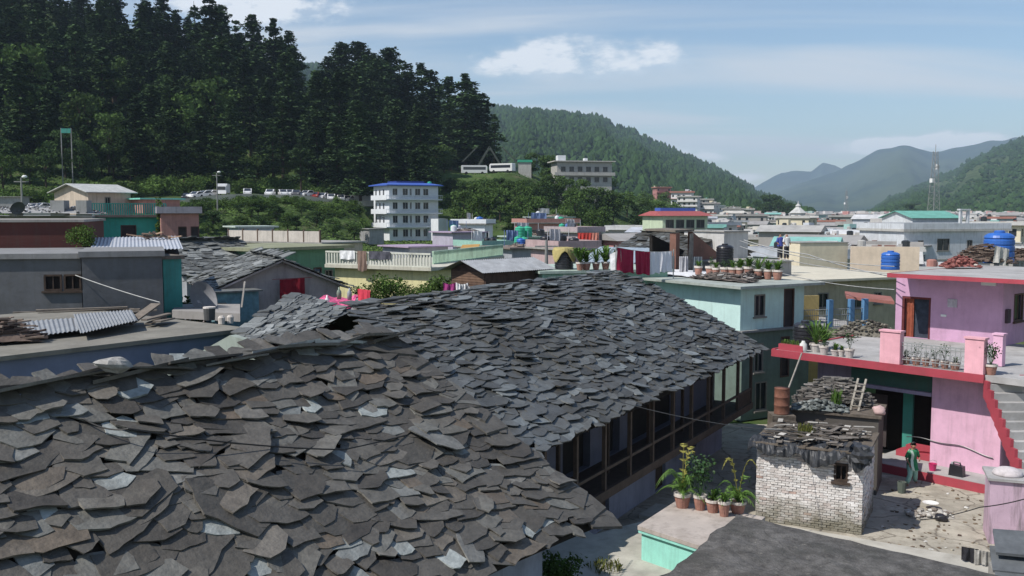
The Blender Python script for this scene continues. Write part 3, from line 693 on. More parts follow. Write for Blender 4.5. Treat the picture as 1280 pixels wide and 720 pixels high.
# stacked verge slabs
for k in range(16):
    f = k/16; c = PBf(.15, 5.8*f)+ZUP*.09; w = U(.28, .5); e1 = (uA*U(.8, 1)+nA*U(-.4, .4)).normalized(); e2 = e1.cross(ZUP)
    pts = [(-w, -.3), (w*.6, -.34), (w*.8, 0), (w*.4, .33), (-w, .25)]; hi = [c+e1*x-e2*y+ZUP*(.5*(-e2*y).dot(nA)+.5*(e1*x).dot(nA)) for x, y in pts]; mb.hull([p-ZUP*.05 for p in hi], hi)
rf = mb.build('roof', M_SB, root, world=True)
mb = MB()
pp = [[PBf(17.3*i/12, 5.8*j/4)-ZUP*.05 for i in range(13)] for j in range(5)]; pb = [[p-ZUP*.1 for p in r] for r in pp]
mb.grid(pp, 13, 5); mb.grid(pb, 13, 5)
RBk = [PBf(0, 5.8), PBf(17.3, 5.8)]
bk = [p+nA*5-ZUP*3.1 for p in RBk]; mb.add([RBk[0]-ZUP*.05, RBk[1]-ZUP*.05, bk[1], bk[0]], [(0, 1, 2, 3)])
mb.build('roof_deck', M_DECK, root, world=True)
mb = MB()
def ww(s, h): return EB-uA*s+nA*h
q = [ww(.9, .8), ww(17, .8), ww(17, 9.3), ww(.9, 9.3)]; lo = [Vector((p.x, p.y, 0)) for p in q]; hi = [Vector((p.x, p.y, 4.45)) for p in q]; mb.hull(lo, hi)
g = [ww(.9, .8), ww(.9, 9.3), ww(.9, 5)]; gz = (4.45, 4.4, 7.0); g2 = [ww(17, .8), ww(17, 9.3), ww(17, 5)]
mb.hull([Vector((p.x, p.y, z)) for p, z in zip(g, gz)], [Vector((p.x, p.y, z)) for p, z in zip(g2, gz)])
mb.build('wall', wallm('whitewash_blue_grey', (.3, .33, .4), stain=.5), root, world=True)
# boulder on the ridge
def rock(mb, c, r, flat=.6, n=7, m=5):
    c = Vector(c); P = []; sd = U(0, 50); vs = []
    for j in range(m+1):
        th = math.pi*j/m
        for i in range(n):
            a = 2*math.pi*i/n; d = Vector((math.sin(th)*math.cos(a), math.sin(th)*math.sin(a), math.cos(th)*flat)); k = 1+.35*noise.noise(d*1.7+Vector((sd, 0, 0))); vs.append(c+d*r*k)
    fs = [(j*n+i, j*n+(i+1) % n, (j+1)*n+(i+1) % n, (j+1)*n+i) for j in range(m) for i in range(n)]; mb.add(vs, fs)
rc = PBf(7.0, 5.75)+ZUP*.27
mb = MB(); mb.T = Matrix.Translation((0, 0, 0)); 
st = thing('boulder_tmp', 'x', 'x'); bpy.data.objects.remove(st)
mb = MB(); rock(mb, (0, 0, 0), .2, .55, 9, 7)
for i, v in enumerate(mb.v): mb.v[i] = Vector((v.x*1.35, v.y, v.z))
o = mb.build('boulder', mat('grey_granite', (.3, .29, .27), var=.25, scale=9, bump=.5, bscale=20)); o.location = at(142, 456, rc.y-.05); o.rotation_euler = (0, .1, .7); setp(o, 'rounded pale grey boulder lying on the ridge of the near slate roof', 'stone')

# ---- far house (A) with the veranda
EA = Vector((10.5, 39.8, 4.3)); LA = 23.3
prof = [(0, 0), (5, 2.55), (7, 2.95)]
sl_ = [(0, 0.)];
for (a, b), (c, d) in zip(prof, prof[1:]): sl_.append((sl_[-1][0]+math.hypot(c-a, d-b), 0))
def PA(s, t):
    L1, L2 = sl_[1][0], sl_[2][0]
    if t <= L1: h, z = 5*t/L1, 2.55*t/L1
    else: f = (t-L1)/(L2-L1); h, z = 5+2*f, 2.55+.4*f
    h_, z_ = h, z-.10*math.exp(-((t-L1)/.7)**2)
    return EA-uA*s+nA*h_+ZUP*(z_+dip(s, t, .16, 9)*math.sin(math.pi*min(1, max(0, t/L2))))
def skipA(s, t):
    lim = [(0, 23.2), (3.3, 23.), (5, 22), (6.1, 19.6), (7.7, 18.2), (9, 18)]
    for (a, x), (b, y) in zip(lim, lim[1:]):
        if t <= b: return s > x+(y-x)*max(0, t-a)/(b-a)
    return s > 18
HA = thing('slate_house', 'long house behind it with a dark slate roof above a timber veranda in shade', 'house', (EA.x, EA.y, 0), rzA)
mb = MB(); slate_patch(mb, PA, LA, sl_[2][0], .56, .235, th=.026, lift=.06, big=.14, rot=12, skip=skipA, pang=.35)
for k in range(26):
    s = k*.72+U(-.2, .2)
    if s > 18.4: break
    c = PA(s, sl_[2][0]-.02)+ZUP*U(.04, .09)+nA*.1; w = U(.4, .62); d = U(.22, .32); tl = U(-.08, .08)
    pts = [(-w, -d*U(.3, .9)), (-w*.3, -d), (w*.5, -d*U(.8, 1)), (w, -d*U(.1, .6)), (w*.8, d*.7), (-w*.7, d)]
    hi = [c+uA*x+nA*y+ZUP*(tl*x-.2*y) for x, y in pts]; mb.hull([p-ZUP*.04 for p in hi], hi)
speckle(M_SA, .28, .47, .62, .38, (.13, .145, .155)); mb.build('roof', M_SA, HA, world=True)  # pale blue-grey patches mixed into the slate colour, painting the sky's sheen
mb = MB(); pp = [[PA((18.1 if t > 6.5 else 21 if t > 5 else 23)*i/16, t)-ZUP*.05 for i in range(17)] for t in (0.05, 2, 4, 5.6, 6.6, 7.6)]; mb.grid(pp, 17, 6); mb.grid([[p-ZUP*.09 for p in r] for r in pp], 17, 6)
a, b = PA(0, 7.6), PA(18.1, 7.6); mb.add([a-ZUP*.05, b-ZUP*.05, b+nA*5-ZUP*2.4, a+nA*5-ZUP*2.4], [(0, 1, 2, 3)])
mb.build('roof_deck', M_DECK, HA, world=True)
# rafters ends under the eave
mb = MB()
for k in range(38): p = PA(.3+k*.61, .25)-ZUP*.2; mb.bar(p-nA*.15-ZUP*.05, p+nA*1.2+ZUP*.57, .08, .1)
mb.build('rafters', M_DECK, HA, world=True)
def wA(s, h, z): v = EA-uA*s+nA*h; return Vector((v.x, v.y, z))
DZ = 2.0
timber = mat('veranda_timber', (.085, .06, .045), rough=.8, var=.3, scale=4); wood_dk = mat('old_dark_wood', (.06, .042, .032), rough=.85, var=.35, scale=5, bump=.3)
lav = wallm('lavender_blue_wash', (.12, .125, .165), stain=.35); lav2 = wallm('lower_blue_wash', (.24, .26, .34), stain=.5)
# walls: lower (set back 1 m), upper (set back 1.3 m), gable ends
Tm = lambda s, h: Matrix(((-uA.x, nA.x, 0, wA(s, h, 0).x), (-uA.y, nA.y, 0, wA(s, h, 0).y), (0, 0, 1, 0), (0, 0, 0, 1)))
mb = MB(Tm(.5, 1.55)); lowdoors = [(6.6, .05, 7.6, 1.75), (11.6, .05, 12.5, 1.75), (15.6, .9, 16.2, 1.5), (3.2, .8, 3.8, 1.5)]
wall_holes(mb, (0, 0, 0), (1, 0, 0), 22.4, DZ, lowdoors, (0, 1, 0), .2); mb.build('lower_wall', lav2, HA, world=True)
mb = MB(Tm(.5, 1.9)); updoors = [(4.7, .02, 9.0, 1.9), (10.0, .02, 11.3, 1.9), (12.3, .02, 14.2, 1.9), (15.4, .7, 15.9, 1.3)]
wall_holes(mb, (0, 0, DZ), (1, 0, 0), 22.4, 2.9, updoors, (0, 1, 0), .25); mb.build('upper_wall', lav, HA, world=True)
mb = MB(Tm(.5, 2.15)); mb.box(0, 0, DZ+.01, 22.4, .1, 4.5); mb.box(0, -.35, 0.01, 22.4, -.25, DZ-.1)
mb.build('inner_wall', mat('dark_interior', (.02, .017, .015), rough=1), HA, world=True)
mb = MB(Tm(.5, 1.55))
for x0, z0, x1, z1 in lowdoors[:2]: mb.box(x0+.06, .1, z0, x1-.06, .16, z1)
mb.build('door', wood_dk, HA, world=True)
for s in (.5, 22.8):
    mb = MB()
    mb.hull([wA(s, 1.9, 0), wA(s, 12, 0), wA(s, 12, 4.6), wA(s, 6.8, 7.0), wA(s, 4.9, 6.65), wA(s, 1.9, 5.1)], [wA(s+.2, 1.9, 0), wA(s+.2, 12, 0), wA(s+.2, 12, 4.6), wA(s+.2, 6.8, 7.0), wA(s+.2, 4.9, 6.65), wA(s+.2, 1.9, 5.1)])
    mb.build('end_wall', wallm('grey_green_wash', (.3, .34, .3), stain=.5), HA, world=True)
mb = MB(Tm(0, 0)); mb.box(.35, .42, DZ-.12, 23, 2.0, DZ+.0); mb.build('veranda_floor', wood_dk, HA, world=True)
mb = MB(Tm(0, 0)); mb.box(.3, .3, DZ-.2, 23, .42, DZ+.06); mb.box(.3, .34, 4.32, 23, .44, 4.5); mb.box(.3, .33, DZ+.62, 23, .41, DZ+.7); mb.build('rail', timber, HA, world=True)
for k in range(13):
    s = .4+1.83*k; mb = MB(Tm(0, 0)); mb.box(s, .315, DZ+.063, s+.11, .425, 4.317); mb.build('post', timber, HA, world=True)
for k in range(6): mb = MB(Tm(0, 0)); s = 3.3+3.3*k; mb.box(s, 1.05, DZ+.02, s+.1, 1.15, 4.6); mb.build('inner_post', wood_dk, HA, world=True)
# rail infill panel at far end, as in the photo
mb = MB(Tm(0, 0)); mb.box(.52, .35, DZ+.1, 2.2, .39, DZ+.62); mb.build('rail_panel', wood_dk, HA, world=True)

# ---------------------------------------------------------------- courtyard, ledges
cyard = wallm('courtyard_concrete', (.36, .33, .27), stain=.7, streak=0, var=.28, scale=.7, bump=.5, bscale=9)
crack = cyard.node_tree
def sheet(name, pts, z, m, t=.3, kind='structure', label=None):
    mb = MB(); mb.slab([Vector((p[0], p[1], z)) for p in pts], t); return mb.build(name, m, kind=kind, label=label)
sheet('courtyard_paving', [(-4, 18), (16, 12), (26, 12), (26, 40), (18, 44), (9.5, 45), (3, 34)], .0, cyard)
g_pts = [atz(p[0], p[1], 1.6) for p in [(560, 760), (830, 760), (900, 700), (845, 640), (742, 668), (700, 640), (600, 660)]]
sheet('raised_yard', [(p.x, p.y) for p in g_pts], 1.6, wallm('yard_concrete', (.4, .38, .33), stain=.6, streak=0, var=.25), t=1.6)
# channel strip of light concrete before the low roof
a, b, c, d = (atz(p[0], p[1], .14) for p in [(940, 640), (1245, 712), (1240, 693), (945, 630)])
st_ = wallm('strip_concrete', (.42, .4, .35), stain=.5, streak=0)
a, b = atz(925, 650, .12), atz(1250, 706, .12); dr = (b-a).normalized(); nr = Vector((-dr.y, dr.x, 0))
mb = MB(); mb.slab([a-nr*1.2-dr*3, b-nr*1.2+dr*3, b+nr*.22+dr*3, a+nr*.22-dr*3], .3); mb.build('kerb', st_, kind='structure')

# low roof bottom right
z = 3.0; k1, k2, k3 = atz(920, 643, z), atz(1218, 712, z), atz(826, 722, z)
e1 = (k2-k1).normalized(); e2 = (k3-k1).normalized()
lr = thing('low_outbuilding', 'low outbuilding with a rough dark concrete roof at the bottom right corner', 'outbuilding', (k1.x, k1.y, 0), math.atan2(e1.y, e1.x))
out = [k1]; n = 22
for i in range(1, n+1): out.append(k1+e1*8.5*i/n-e1.cross(ZUP)*U(-.04, .05)*(-1))
far = k1+e1*8.5+e2*9; out.append(far); 
for i in range(n+1): out.append(k1+e2*9*(1-i/n)*1.0+e1*(U(-.07, .1) if i < n else 0)*1)
out = out[:-1]
mb = MB(); mb.slab([Vector((p.x, p.y, z)) for p in out][::-1], .16)
cen = k1+e1*3+e2*3
RT = []
for j in range(31):
    row = []
    for i in range(31):
        p = k1+e1*(8.35*i/30+.06)+e2*(8.8*j/30+.06)
        ed = min(i, j, 30-i, 30-j); row.append(Vector((p.x, p.y, z+.012+(.05*noise.noise(p*1.3)+.03*noise.noise(p*4)+.03)*min(1, ed/2))))
    RT.append(row)
mb.grid(RT, 31, 31)
mroof = mat('weathered_roof_concrete', (.105, .1, .095), rough=.95, var=.5, scale=3.5, bump=1., bscale=22, spec=.2, stain=.6)
speckle(mroof, 9, .6, .68, .7, (.22, .21, .18)); speckle(mroof, 1.1, .5, .62, .6, (.05, .05, .045))
def cracks(m, sc, w, amt, c):
    nt = m.node_tree; N = nt.nodes; L = nt.links; b = N['Principled BSDF']; src = b.inputs['Base Color'].links[0].from_socket; tc = N.new('ShaderNodeTexCoord')
    n = N.new('ShaderNodeTexNoise'); n.inputs['Scale'].default_value = 1.5; n.inputs['Detail'].default_value = 5; L.new(tc.outputs['Object'], n.inputs[0]); va = N.new('ShaderNodeMix'); va.data_type = 'RGBA'; va.inputs[0].default_value = .35; L.new(tc.outputs['Object'], va.inputs[6]); L.new(n.outputs['Color'], va.inputs[7])
    v = N.new('ShaderNodeTexVoronoi'); v.feature = 'DISTANCE_TO_EDGE'; v.inputs['Scale'].default_value = sc; L.new(va.outputs[2], v.inputs[0])
    mr = N.new('ShaderNodeMapRange'); L.new(v.outputs[0], mr.inputs[0]); mr.inputs[1].default_value = 0; mr.inputs[2].default_value = w; mr.inputs[3].default_value = amt; mr.inputs[4].default_value = 0
    mx = N.new('ShaderNodeMix'); mx.data_type = 'RGBA'; L.new(mr.outputs[0], mx.inputs[0]); L.new(src, mx.inputs[6]); mx.inputs[7].default_value = (*c, 1); L.new(mx.outputs[2], b.inputs['Base Color'])
cracks(cyard, .8, .025, .8, (.09, .075, .06)); cracks(mroof, .35, .006, .4, (.04, .04, .037))
speckle(cyard, 2.2, .58, .66, .7, (.16, .13, .1)); speckle(cyard, 11, .64, .7, .6, (.1, .085, .07)); speckle(cyard, .8, .55, .6, .35, (.5, .46, .38))
mb.build('roof', mroof, lr, world=True)
mb = MB(); q = [k1+(e1+e2)*.25, k1+e1*8+e2*.25, k1+e1*8+e2*8.6, k1+e1*.25+e2*8.6]; mb.hull([Vector((p.x, p.y, 0)) for p in q], [Vector((p.x, p.y, z-.163)) for p in q]); mb.build('wall', wallm('old_grey_plaster', (.3, .29, .27)), lr, world=True)

# ---------------------------------------------------------------- teal plinth box with pots
turq = wallm('turquoise_paint', (.30, .66, .56), stain=.25, streak=.25)
z = 2.45; a, b, c, d = atz(797, 657, z), atz(905, 692, z), atz(935, 640, z), atz(845, 626, z)
tb = thing('concrete_plinth', 'turquoise painted concrete plinth with a bare slab top, row of potted plants on it', 'plinth', (a.x, a.y, 1.6))
mb = MB(); mb.slab([a, b, c+(b-a)*.2, d], .1); mb.build('slab', wallm('plinth_slab', (.42, .37, .33), stain=.5), tb, world=True)
mb = MB(); cc_ = (a+b+c+d)/4; ins = [cc_+(p-cc_)*.93 for p in (a, b, c+(b-a)*.2, d)]; mb.hull([Vector((p.x, p.y, 1.4)) for p in ins], [Vector((p.x, p.y, z-.103)) for p in ins]); mb.build('base', turq, tb, world=True)
mb = MB(); mb.slab([p-ZUP*.103+(cc_-p)*.012 for p in (a, b, c+(b-a)*.2, d)], .07); mb.build('rim', turq, tb, world=True)
terr = mat('terracotta_worn', (.33, .17, .13), rough=.9, var=.35, scale=6, stain=.3); potrim = mat('pot_whitewash', (.55, .5, .45), rough=.9, var=.25, scale=5)
soil = mat('soil', (.05, .035, .025), rough=1)
leafg = mat('palm_leaf', (.09, .17, .03), rough=.6, var=.25, scale=4, island=.35, trans=.25); leafy = mat('yellow_leaf', (.28, .26, .06), rough=.7, var=.25, scale=4, island=.3, trans=.25); leafd = mat('dark_leaf', (.03, .07, .02), rough=.6, var=.3, scale=4, island=.4, trans=.15)
def pot(root, r=.15, h=.3, m=None):
    mb = MB(); mb.lathe((0, 0, 0), [(r*.72, 0), (r*.95, h*.6), (r, h*.8)], 14, .01); p = mb.build('pot', m or terr, root, smooth=False)
    mb = MB(); mb.lathe((0, 0, h*.8), [(r*1.0, -.001), (r*1.12, .002), (r*1.12, h*.2), (r*.93, h*.2), (r*.9, h*.12)], 14); mb.build('rim', potrim, p)
    mb = MB(); mb.lathe((0, 0, h*.86), [(r*.93, 0), (r*.92, .02)], 12); mb.build('soil', soil, p)
def frond(mb, o, a, ln, rise, w, n=9, droop=1.):
    o = Vector(o); d = Vector((math.cos(a), math.sin(a), 0)); sd = Vector((-d.y, d.x, 0)); pts = []
    for i in range(n+1):
        f = i/n; pts.append(o+d*ln*f*(.55+.45*f)+ZUP*(rise*math.sin(f*2.2)*(1)-droop*.45*ln*f*f*f))
    for i in range(1, n):
        f = i/n; p = pts[i]; t = (pts[i+1]-pts[i-1]).normalized()
        for s in (-1, 1):
            L_ = w*math.sin(math.pi*min(1, f*.9+.12))*U(.8, 1.2); q = p+sd*s*L_*.8+t*L_*.7-ZUP*L_*.35
            mb.add([p-t*.012, p+t*.022, q], [(0, 1, 2)])
            p2 = p+t*ln/n*.5; q2 = q+t*ln/n*.5; mb.add([p2-t*.012, p2+t*.022, q2-ZUP*.01], [(0, 1, 2)])
    mb.tube(pts, [.008]*n+[.003], 4)
def blade(mb, o, a, ln, rise, w):
    o = Vector(o); d = Vector((math.cos(a), math.sin(a), 0)); sd = Vector((-d.y, d.x, 0)); n = 6; l, r = [], []
    for i in range(n+1):
        f = i/n; p = o+d*ln*f+ZUP*(rise*math.sin(f*2.0)); ww_ = w*math.sin(math.pi*(.08+.9*f)); l.append(p-sd*ww_); r.append(p+sd*ww_+ZUP*ww_*.3)
    mb.grid([l, r], n+1, 2)
def potted(kind, label, loc, r=.15, h=.3, s=1., group=None, m=None, rz=0):
    r *= U(.88, 1.12); h *= U(.85, 1.12); t = thing('potted_plant', label, 'potted plant', loc, rz, group); pot(t, r, h, m); z0 = h*.86
    mb = MB(); mm = leafg
    if kind == 'palm':
        for k in range(16): frond(mb, (0, 0, z0), k*.4+U(-.2, .2), U(.35, .68)*s, U(.2, .65)*s, .15*s)
        st = MB(); 
        for k in range(3): frond(st, (0, 0, z0), U(0, 6), U(.3, .5)*s, U(.85, 1.15)*s, .12*s, droop=.3)
        st.build('dry_fronds', leafy, t)
    elif kind == 'bush':
        mm = leafd
        for k in range(10): 
            a = U(0, 6); q = Vector((math.cos(a)*.2*s, math.sin(a)*.2*s, z0+U(.3, .85)*s)); mb.tube([(0, 0, z0), q*.6+Vector((0, 0, .1)), q], .008, 4)
            for _ in range(26): leafquad(mb, q+Vector((random.gauss(0, .1), random.gauss(0, .1), random.gauss(0, .09)))*s, .085*s)
    elif kind == 'leafy':
        for k in range(46): blade(mb, (0, 0, z0), U(0, 6.3), U(.08, .3)*s, U(.08, .38)*s, U(.02, .04)*s)
    elif kind == 'spiky':
        for k in range(44): blade(mb, (0, 0, z0), k*.35+U(-.2, .2), U(.12, .5)*s, U(.1, .5)*s, U(.012, .022)*s)
    elif kind == 'twig':
        mm = leafd
        for k in range(7):
            a = U(0, 6); q = Vector((math.cos(a)*.12*s, math.sin(a)*.12*s, z0+U(.2, .5)*s)); mb.tube([(0, 0, z0), q], .006, 4)
            for _ in range(12): leafquad(mb, q+Vector((random.gauss(0, .06), random.gauss(0, .06), random.gauss(0, .06)))*s, .06*s)
    mb.build('foliage', mm, t); return t
z = 2.45
for (px, py, kind, r, s, lab) in [(853, 634, 'palm', .21, 1.2, 'largest pot of the row, whitewashed rim, with a broad yellow-green palm'), (875, 637, 'bush', .17, 1.15, 'terracotta pot with a tall thin dark shrub, second in the row on the plinth'),
                              (891, 640, 'leafy', .16, .9, 'small pot with a low bright green leafy plant, middle of the row on the plinth'), (905, 645, 'leafy', .16, .8, 'small pot with a low dull leafy plant beside the rightmost palm pot'), (922, 641, 'palm', .2, 1.1, 'rightmost pot of the plinth row, with tall pale palm fronds standing up')]:
    potted(kind, lab, tuple(atz(px, py, z)), r, .36, s)

# bush and weeds bottom centre
take('gbs0', tuple(atz(690, 735, 1.6)), 0, .62, 'low mossy green bush at the bottom edge under the slate eave', None, 'bush')
def weeds(name, label, c, rad, n, hh=.25, m=None):
    mb = MB()
    for _ in range(n):
        a = U(0, 6.3); r = rad*math.sqrt(U(0, 1)); blade(mb, (r*math.cos(a), r*math.sin(a), 0), U(0, 6.3), U(.03, .14), U(.5, 1)*hh, .014)
    o = mb.build(name, m or f_dry); o.location = c; return setp(o, label, 'weeds')
weeds('weed_clump', 'sparse dry weeds on the pale yard by the slate eave', tuple(atz(757, 712, 1.6)), .4, 130, .2)

# ---------------------------------------------------------------- brick hut
hl, hr = atz(944, 650, 0), atz(1077, 669, 0)
HU, HW, HH = bld('brick_hut', 'small whitewashed brick hut with black plastic and scrap piled on its roof', hl.xy, hr.xy, 0, 2.55, 2.9, None or mat('x_tmp', (.5, .5, .5)), holes={'F': [(2.42, 1.62, 2.83, 2.18)]}, slab=None, cat='hut', fm=wood_dk, gmat=mat('dark_interior', (.02, .017, .015)))
for c in list(HU.children):
    if c.name.startswith('wall'): bpy.data.objects.remove(c)
brm = mat('whitewashed_brick', (.5, .47, .44), rough=.95, ramp=[(0, (.52, .46, .43)), (.3, (.6, .56, .53)), (.7, (.66, .63, .6)), (.96, (.7, .68, .66)), (1, (.42, .28, .23))], var=.22, scale=3, bump=.5, bscale=25)
def grime(m, z0, z1, c, amt, sc=2):
    nt = m.node_tree; N = nt.nodes; L = nt.links; b = N['Principled BSDF']; src = b.inputs['Base Color'].links[0].from_socket
    tc = N.new('ShaderNodeTexCoord'); sp = N.new('ShaderNodeSeparateXYZ'); L.new(tc.outputs['Object'], sp.inputs[0]); n = N.new('ShaderNodeTexNoise'); n.inputs['Scale'].default_value = sc; n.inputs['Detail'].default_value = 6; L.new(tc.outputs['Object'], n.inputs[0])
    ad = N.new('ShaderNodeMath'); ad.operation = 'MULTIPLY_ADD'; L.new(n.outputs[0], ad.inputs[0]); ad.inputs[1].default_value = 1.6; L.new(sp.outputs[2], ad.inputs[2])
    mr = N.new('ShaderNodeMapRange'); L.new(ad.outputs[0], mr.inputs[0]); mr.inputs[1].default_value = z0+.8; mr.inputs[2].default_value = z1+.8; mr.inputs[3].default_value = amt; mr.inputs[4].default_value = 0
    mx = N.new('ShaderNodeMix'); mx.data_type = 'RGBA'; L.new(mr.outputs[0], mx.inputs[0]); L.new(src, mx.inputs[6]); mx.inputs[7].default_value = (*c, 1); L.new(mx.outputs[2], b.inputs['Base Color'])
grime(brm, .15, .95, (.13, .12, .07), .8)
mort = mat('old_mortar', (.47, .44, .41), rough=1, var=.3, scale=5); grime(mort, .15, .9, (.07, .065, .04), .8)
def bricks(mb, T, W_, H_, holes, bl=.235, bh=.078, g=.008):
    mb.T = T; z = .01; r = 0
    while z < H_-bh*.5:
        x = -(bl/2 if r % 2 else 0)
        while x < W_:
            x0, x1 = max(0, x), min(W_, x+bl-g)
            if x1-x0 > .03 and not any(h[0]-.02 < (x0+x1)/2 < h[2]+.02 and h[1]-.02 < z+bh/2 < h[3]+.02 for h in holes):
                o = U(-.014, .014)
                if random.random() > .012: mb.box(x0+U(0, .012), -.014+o, z+U(0, .01), x1-U(0, .012), .05, z+bh-g-U(-.004, .008), .004)
            x += bl
        z += bh; r += 1
mb = MB(); hole = [(2.42, 1.62, 2.83, 2.18)]
bricks(mb, Matrix.Identity(4), HW, HH, hole)
bricks(mb, Matrix(((0, -1, 0, HW), (1, 0, 0, 0.06), (0, 0, 1, 0), (0, 0, 0, 1))), 2.8, HH, [])
mb.T = None; mb.build('wall', brm, HU)
mb = MB(); 
for x0, x1 in ((0.02, 2.42), (2.83, HW-.02)): mb.box(x0, .012, 0, x1, .22, HH)
mb.box(2.42, .013, 0, 2.83, .22, 1.62); mb.box(2.42, .013, 2.18, 2.83, .22, HH)
mb.box(HW-.22, .225, 0, HW-.012, 2.88, HH); mb.box(0.02, .225, 0, .22, 2.88, HH); mb.box(.225, 2.7, 0, HW-.225, 2.88, HH)
mb.build('mortar', mort, HU)
# plastic sheet draped at eave
plast = mat('black_plastic_sheet', (.04, .042, .046), rough=.5, var=.5, scale=3, bump=.3, bscale=5, spec=.4)
mb = MB(); P = []
for i in range(61):
    x = -.22+(HW+.44)*i/60; row = []
    for j in range(9):
        f = j/8; dd = (.16+.2*abs(math.sin(x*2.3))+.22*math.exp(-((x-1.9)/.5)**2)+.25*math.exp(-((x-3.1)/.2)**2))
        y = -.30+.9*(1-f)*(1-f)+.035*math.sin(x*17+f*4)+.03*math.sin(x*41); z = HH+.1*(1-f)-dd*f*f+.04*math.sin(x*9+j)+.02*math.sin(x*29+j*2)
        row.append((x, y+.12*math.sin(x*5.)*(1-f), z+.08))
    P.append(row)
mb.grid(P, 9, 61); mb.grid([[(p[0], p[1]+.015, p[2]-.015) for p in r] for r in P], 9, 61); mb.build('plastic_sheet', plast, HU)
mb = MB(); mb.box(-.15, -.12, HH+.003, HW+.15, 3.0, HH+.07, .01); mb.build('roof', mat('mud_roof', (.12, .1, .08), rough=1, var=.4, scale=4, bump=.8), HU)
# slates/planks scrap loosely covering, as part of the roof
mb = MB()
for k in range(210):
    x, y = U(.25, HW-.25), U(.05, 2.8); a = U(-.6, .6)+(0 if random.random() < .65 else 1.5); l, w, t = U(.1, .42), U(.04, .2), .02; zc = HH+.09+U(0, .2)
    d = Vector((math.cos(a), math.sin(a), U(-.12, .12))); mb.bar(Vector((x, y, zc))-d*l, Vector((x, y, zc))+d*l, w, t)
mb.build('scrap_timber', mat('weathered_scrap', (.2, .18, .15), rough=1, ramp=[(0, (.04, .037, .033)), (.5, (.1, .085, .07)), (.82, (.18, .16, .14)), (.9, (.42, .4, .36)), (1, (.5, .47, .42))], var=.2, scale=5), HU)
hw = lambda x, y, z: FR[HU.name] @ Vector((x, y, z))
# weeds on hut roof
for x, y in ((1.35, 1.2),): weeds('weed_clump', 'yellowish weeds growing on the scrap roof of the brick hut', tuple(hw(x, y, HH+.1)), .28, 110, .45)
# tied bundle of plastic hanging at the hut corner
mb = MB(); rock(mb, (0, 0, 0), .3, 1.1, 12, 9); 
for i, v in enumerate(mb.v): mb.v[i] = v*(1+.12*math.sin(v.z*30)); 
o = mb.build('plastic_bundle', plast, smooth=False); o.location = hw(HW-.05, -.2, HH-.0); setp(o, 'black plastic bundle hanging at the front right corner of the hut roof', 'bundle')
# rusty drum behind, on the hut's left rear
rust = mat('rusty_metal', (.17, .075, .05), rough=.8, var=.4, scale=4, bump=.3, stain=.4)
p = at(977, 517, 34.2); t = thing('oil_drum', 'rusty upright drum at the left rear corner of the hut roof', 'drum', tuple(p))
mb = MB(); mb.lathe((0, 0, 0), [(.27, 0), (.28, .02), (.27, .04), (.27, .3), (.285, .32), (.27, .34), (.27, .6), (.285, .62), (.27, .64), (.27, .92), (.28, .94)], 18); mb.build('barrel', rust, t, smooth=True)
mb = MB(); mb.box(-.4, -.4, -.9, .4, .4, -.003, .02); mb.build('base_block', mat('mud_roof', (.12, .1, .08)), t)
q = at(1002, 442, 38.5); o = MB(); o.tube([Vector((.1, .05, .5)), q-p], .035, 6); s_ = o.build('bamboo_pole', mat('pale_pole', (.28, .255, .215), var=.25)); s_.location = p; setp(s_, 'pale pole leaning from the rusty drum up to the red terrace edge', 'pole')
# lean-to store behind hut with stone stack and ladder
LT0, LT1 = at(988, 530, 34.6), at(1098, 535, 33.3)
lt, w_, h_ = bld('lean_to_store', 'low store behind the brick hut, its mud roof heaped with stacked stones and boards', LT0.xy, LT1.xy, 0, 2.75, 2.2, wallm('dark_store_wall', (.09, .08, .07)), slab=(.1, .1), sm=mat('mud_roof', (.12, .1, .08)), cat='shed')
lw = lambda x, y, z: FR[lt.name] @ Vector((x, y, z))
def pile(name, label, cat, c, rz, sx, sy, sz, n, ramp, bar=True, seed=1):
    mb = MB(); env = lambda x, y: sz*max(0, 1-(abs(x)/sx)**2.2*.9)*max(0, 1-(abs(y)/sy)**2*.8); G = [[Vector((sx*(-1+2*i/12), sy*(-1+2*j/8), .82*env(sx*(-1+2*i/12), sy*(-1+2*j/8))*U(.85, 1))) for i in range(13)] for j in range(9)]; mb.grid(G, 13, 9)
    for k in range(n):
        x, y = U(-1, 1)*sx, U(-1, 1)*sy; z = env(x, y)*U(.75, 1.05)
        if bar: a = random.gauss(0, .35); l = U(.12, .35); d = Vector((math.cos(a), math.sin(a), U(-.15, .15))); mb.bar(Vector((x, y, z+.04))-d*l, Vector((x, y, z+.04))+d*l, U(.04, .1), U(.02, .05))
        else: rock(mb, (x, y, z+.04), U(.05, .12), .55, 5, 4)
    o = mb.build(name, mat(name+'_mat', (.2, .2, .2), rough=1, ramp=ramp, var=.25, scale=4)); o.location = c; o.rotation_euler = (0, 0, rz); return setp(o, label, cat)
RST = [(0, (.07, .06, .055)), (.5, (.15, .14, .125)), (.9, (.24, .22, .2)), (1, (.38, .35, .32))]
pile('stone_stack', 'stack of flat stones and firewood on the store roof behind the hut', 'stone pile', tuple(lw(1.3, 1.6, 2.85)), .1-.4, 1.25, .5, .95, 420, RST)
pile('rubble_heap', 'grey rubble and broken sheet heaped between hut roof and store roof', 'rubble', tuple(lw(1.0, .2, 2.85)), -.3, 1.0, .4, .3, 120, [(0, (.06, .065, .06)), (.6, (.13, .145, .14)), (1, (.26, .27, .25))], bar=False)
t = thing('wooden_ladder', 'short weathered wooden ladder leaning on the stone stack', 'ladder', tuple(lw(2.15, .5, 2.87)), -.6)
for x in (-.14, .14): mb = MB(); mb.bar((x, 0, 0), (x+.05, .75, 1.05), .07, .05); mb.build('rail', mat('pale_pole', (.4, .37, .32)), t)
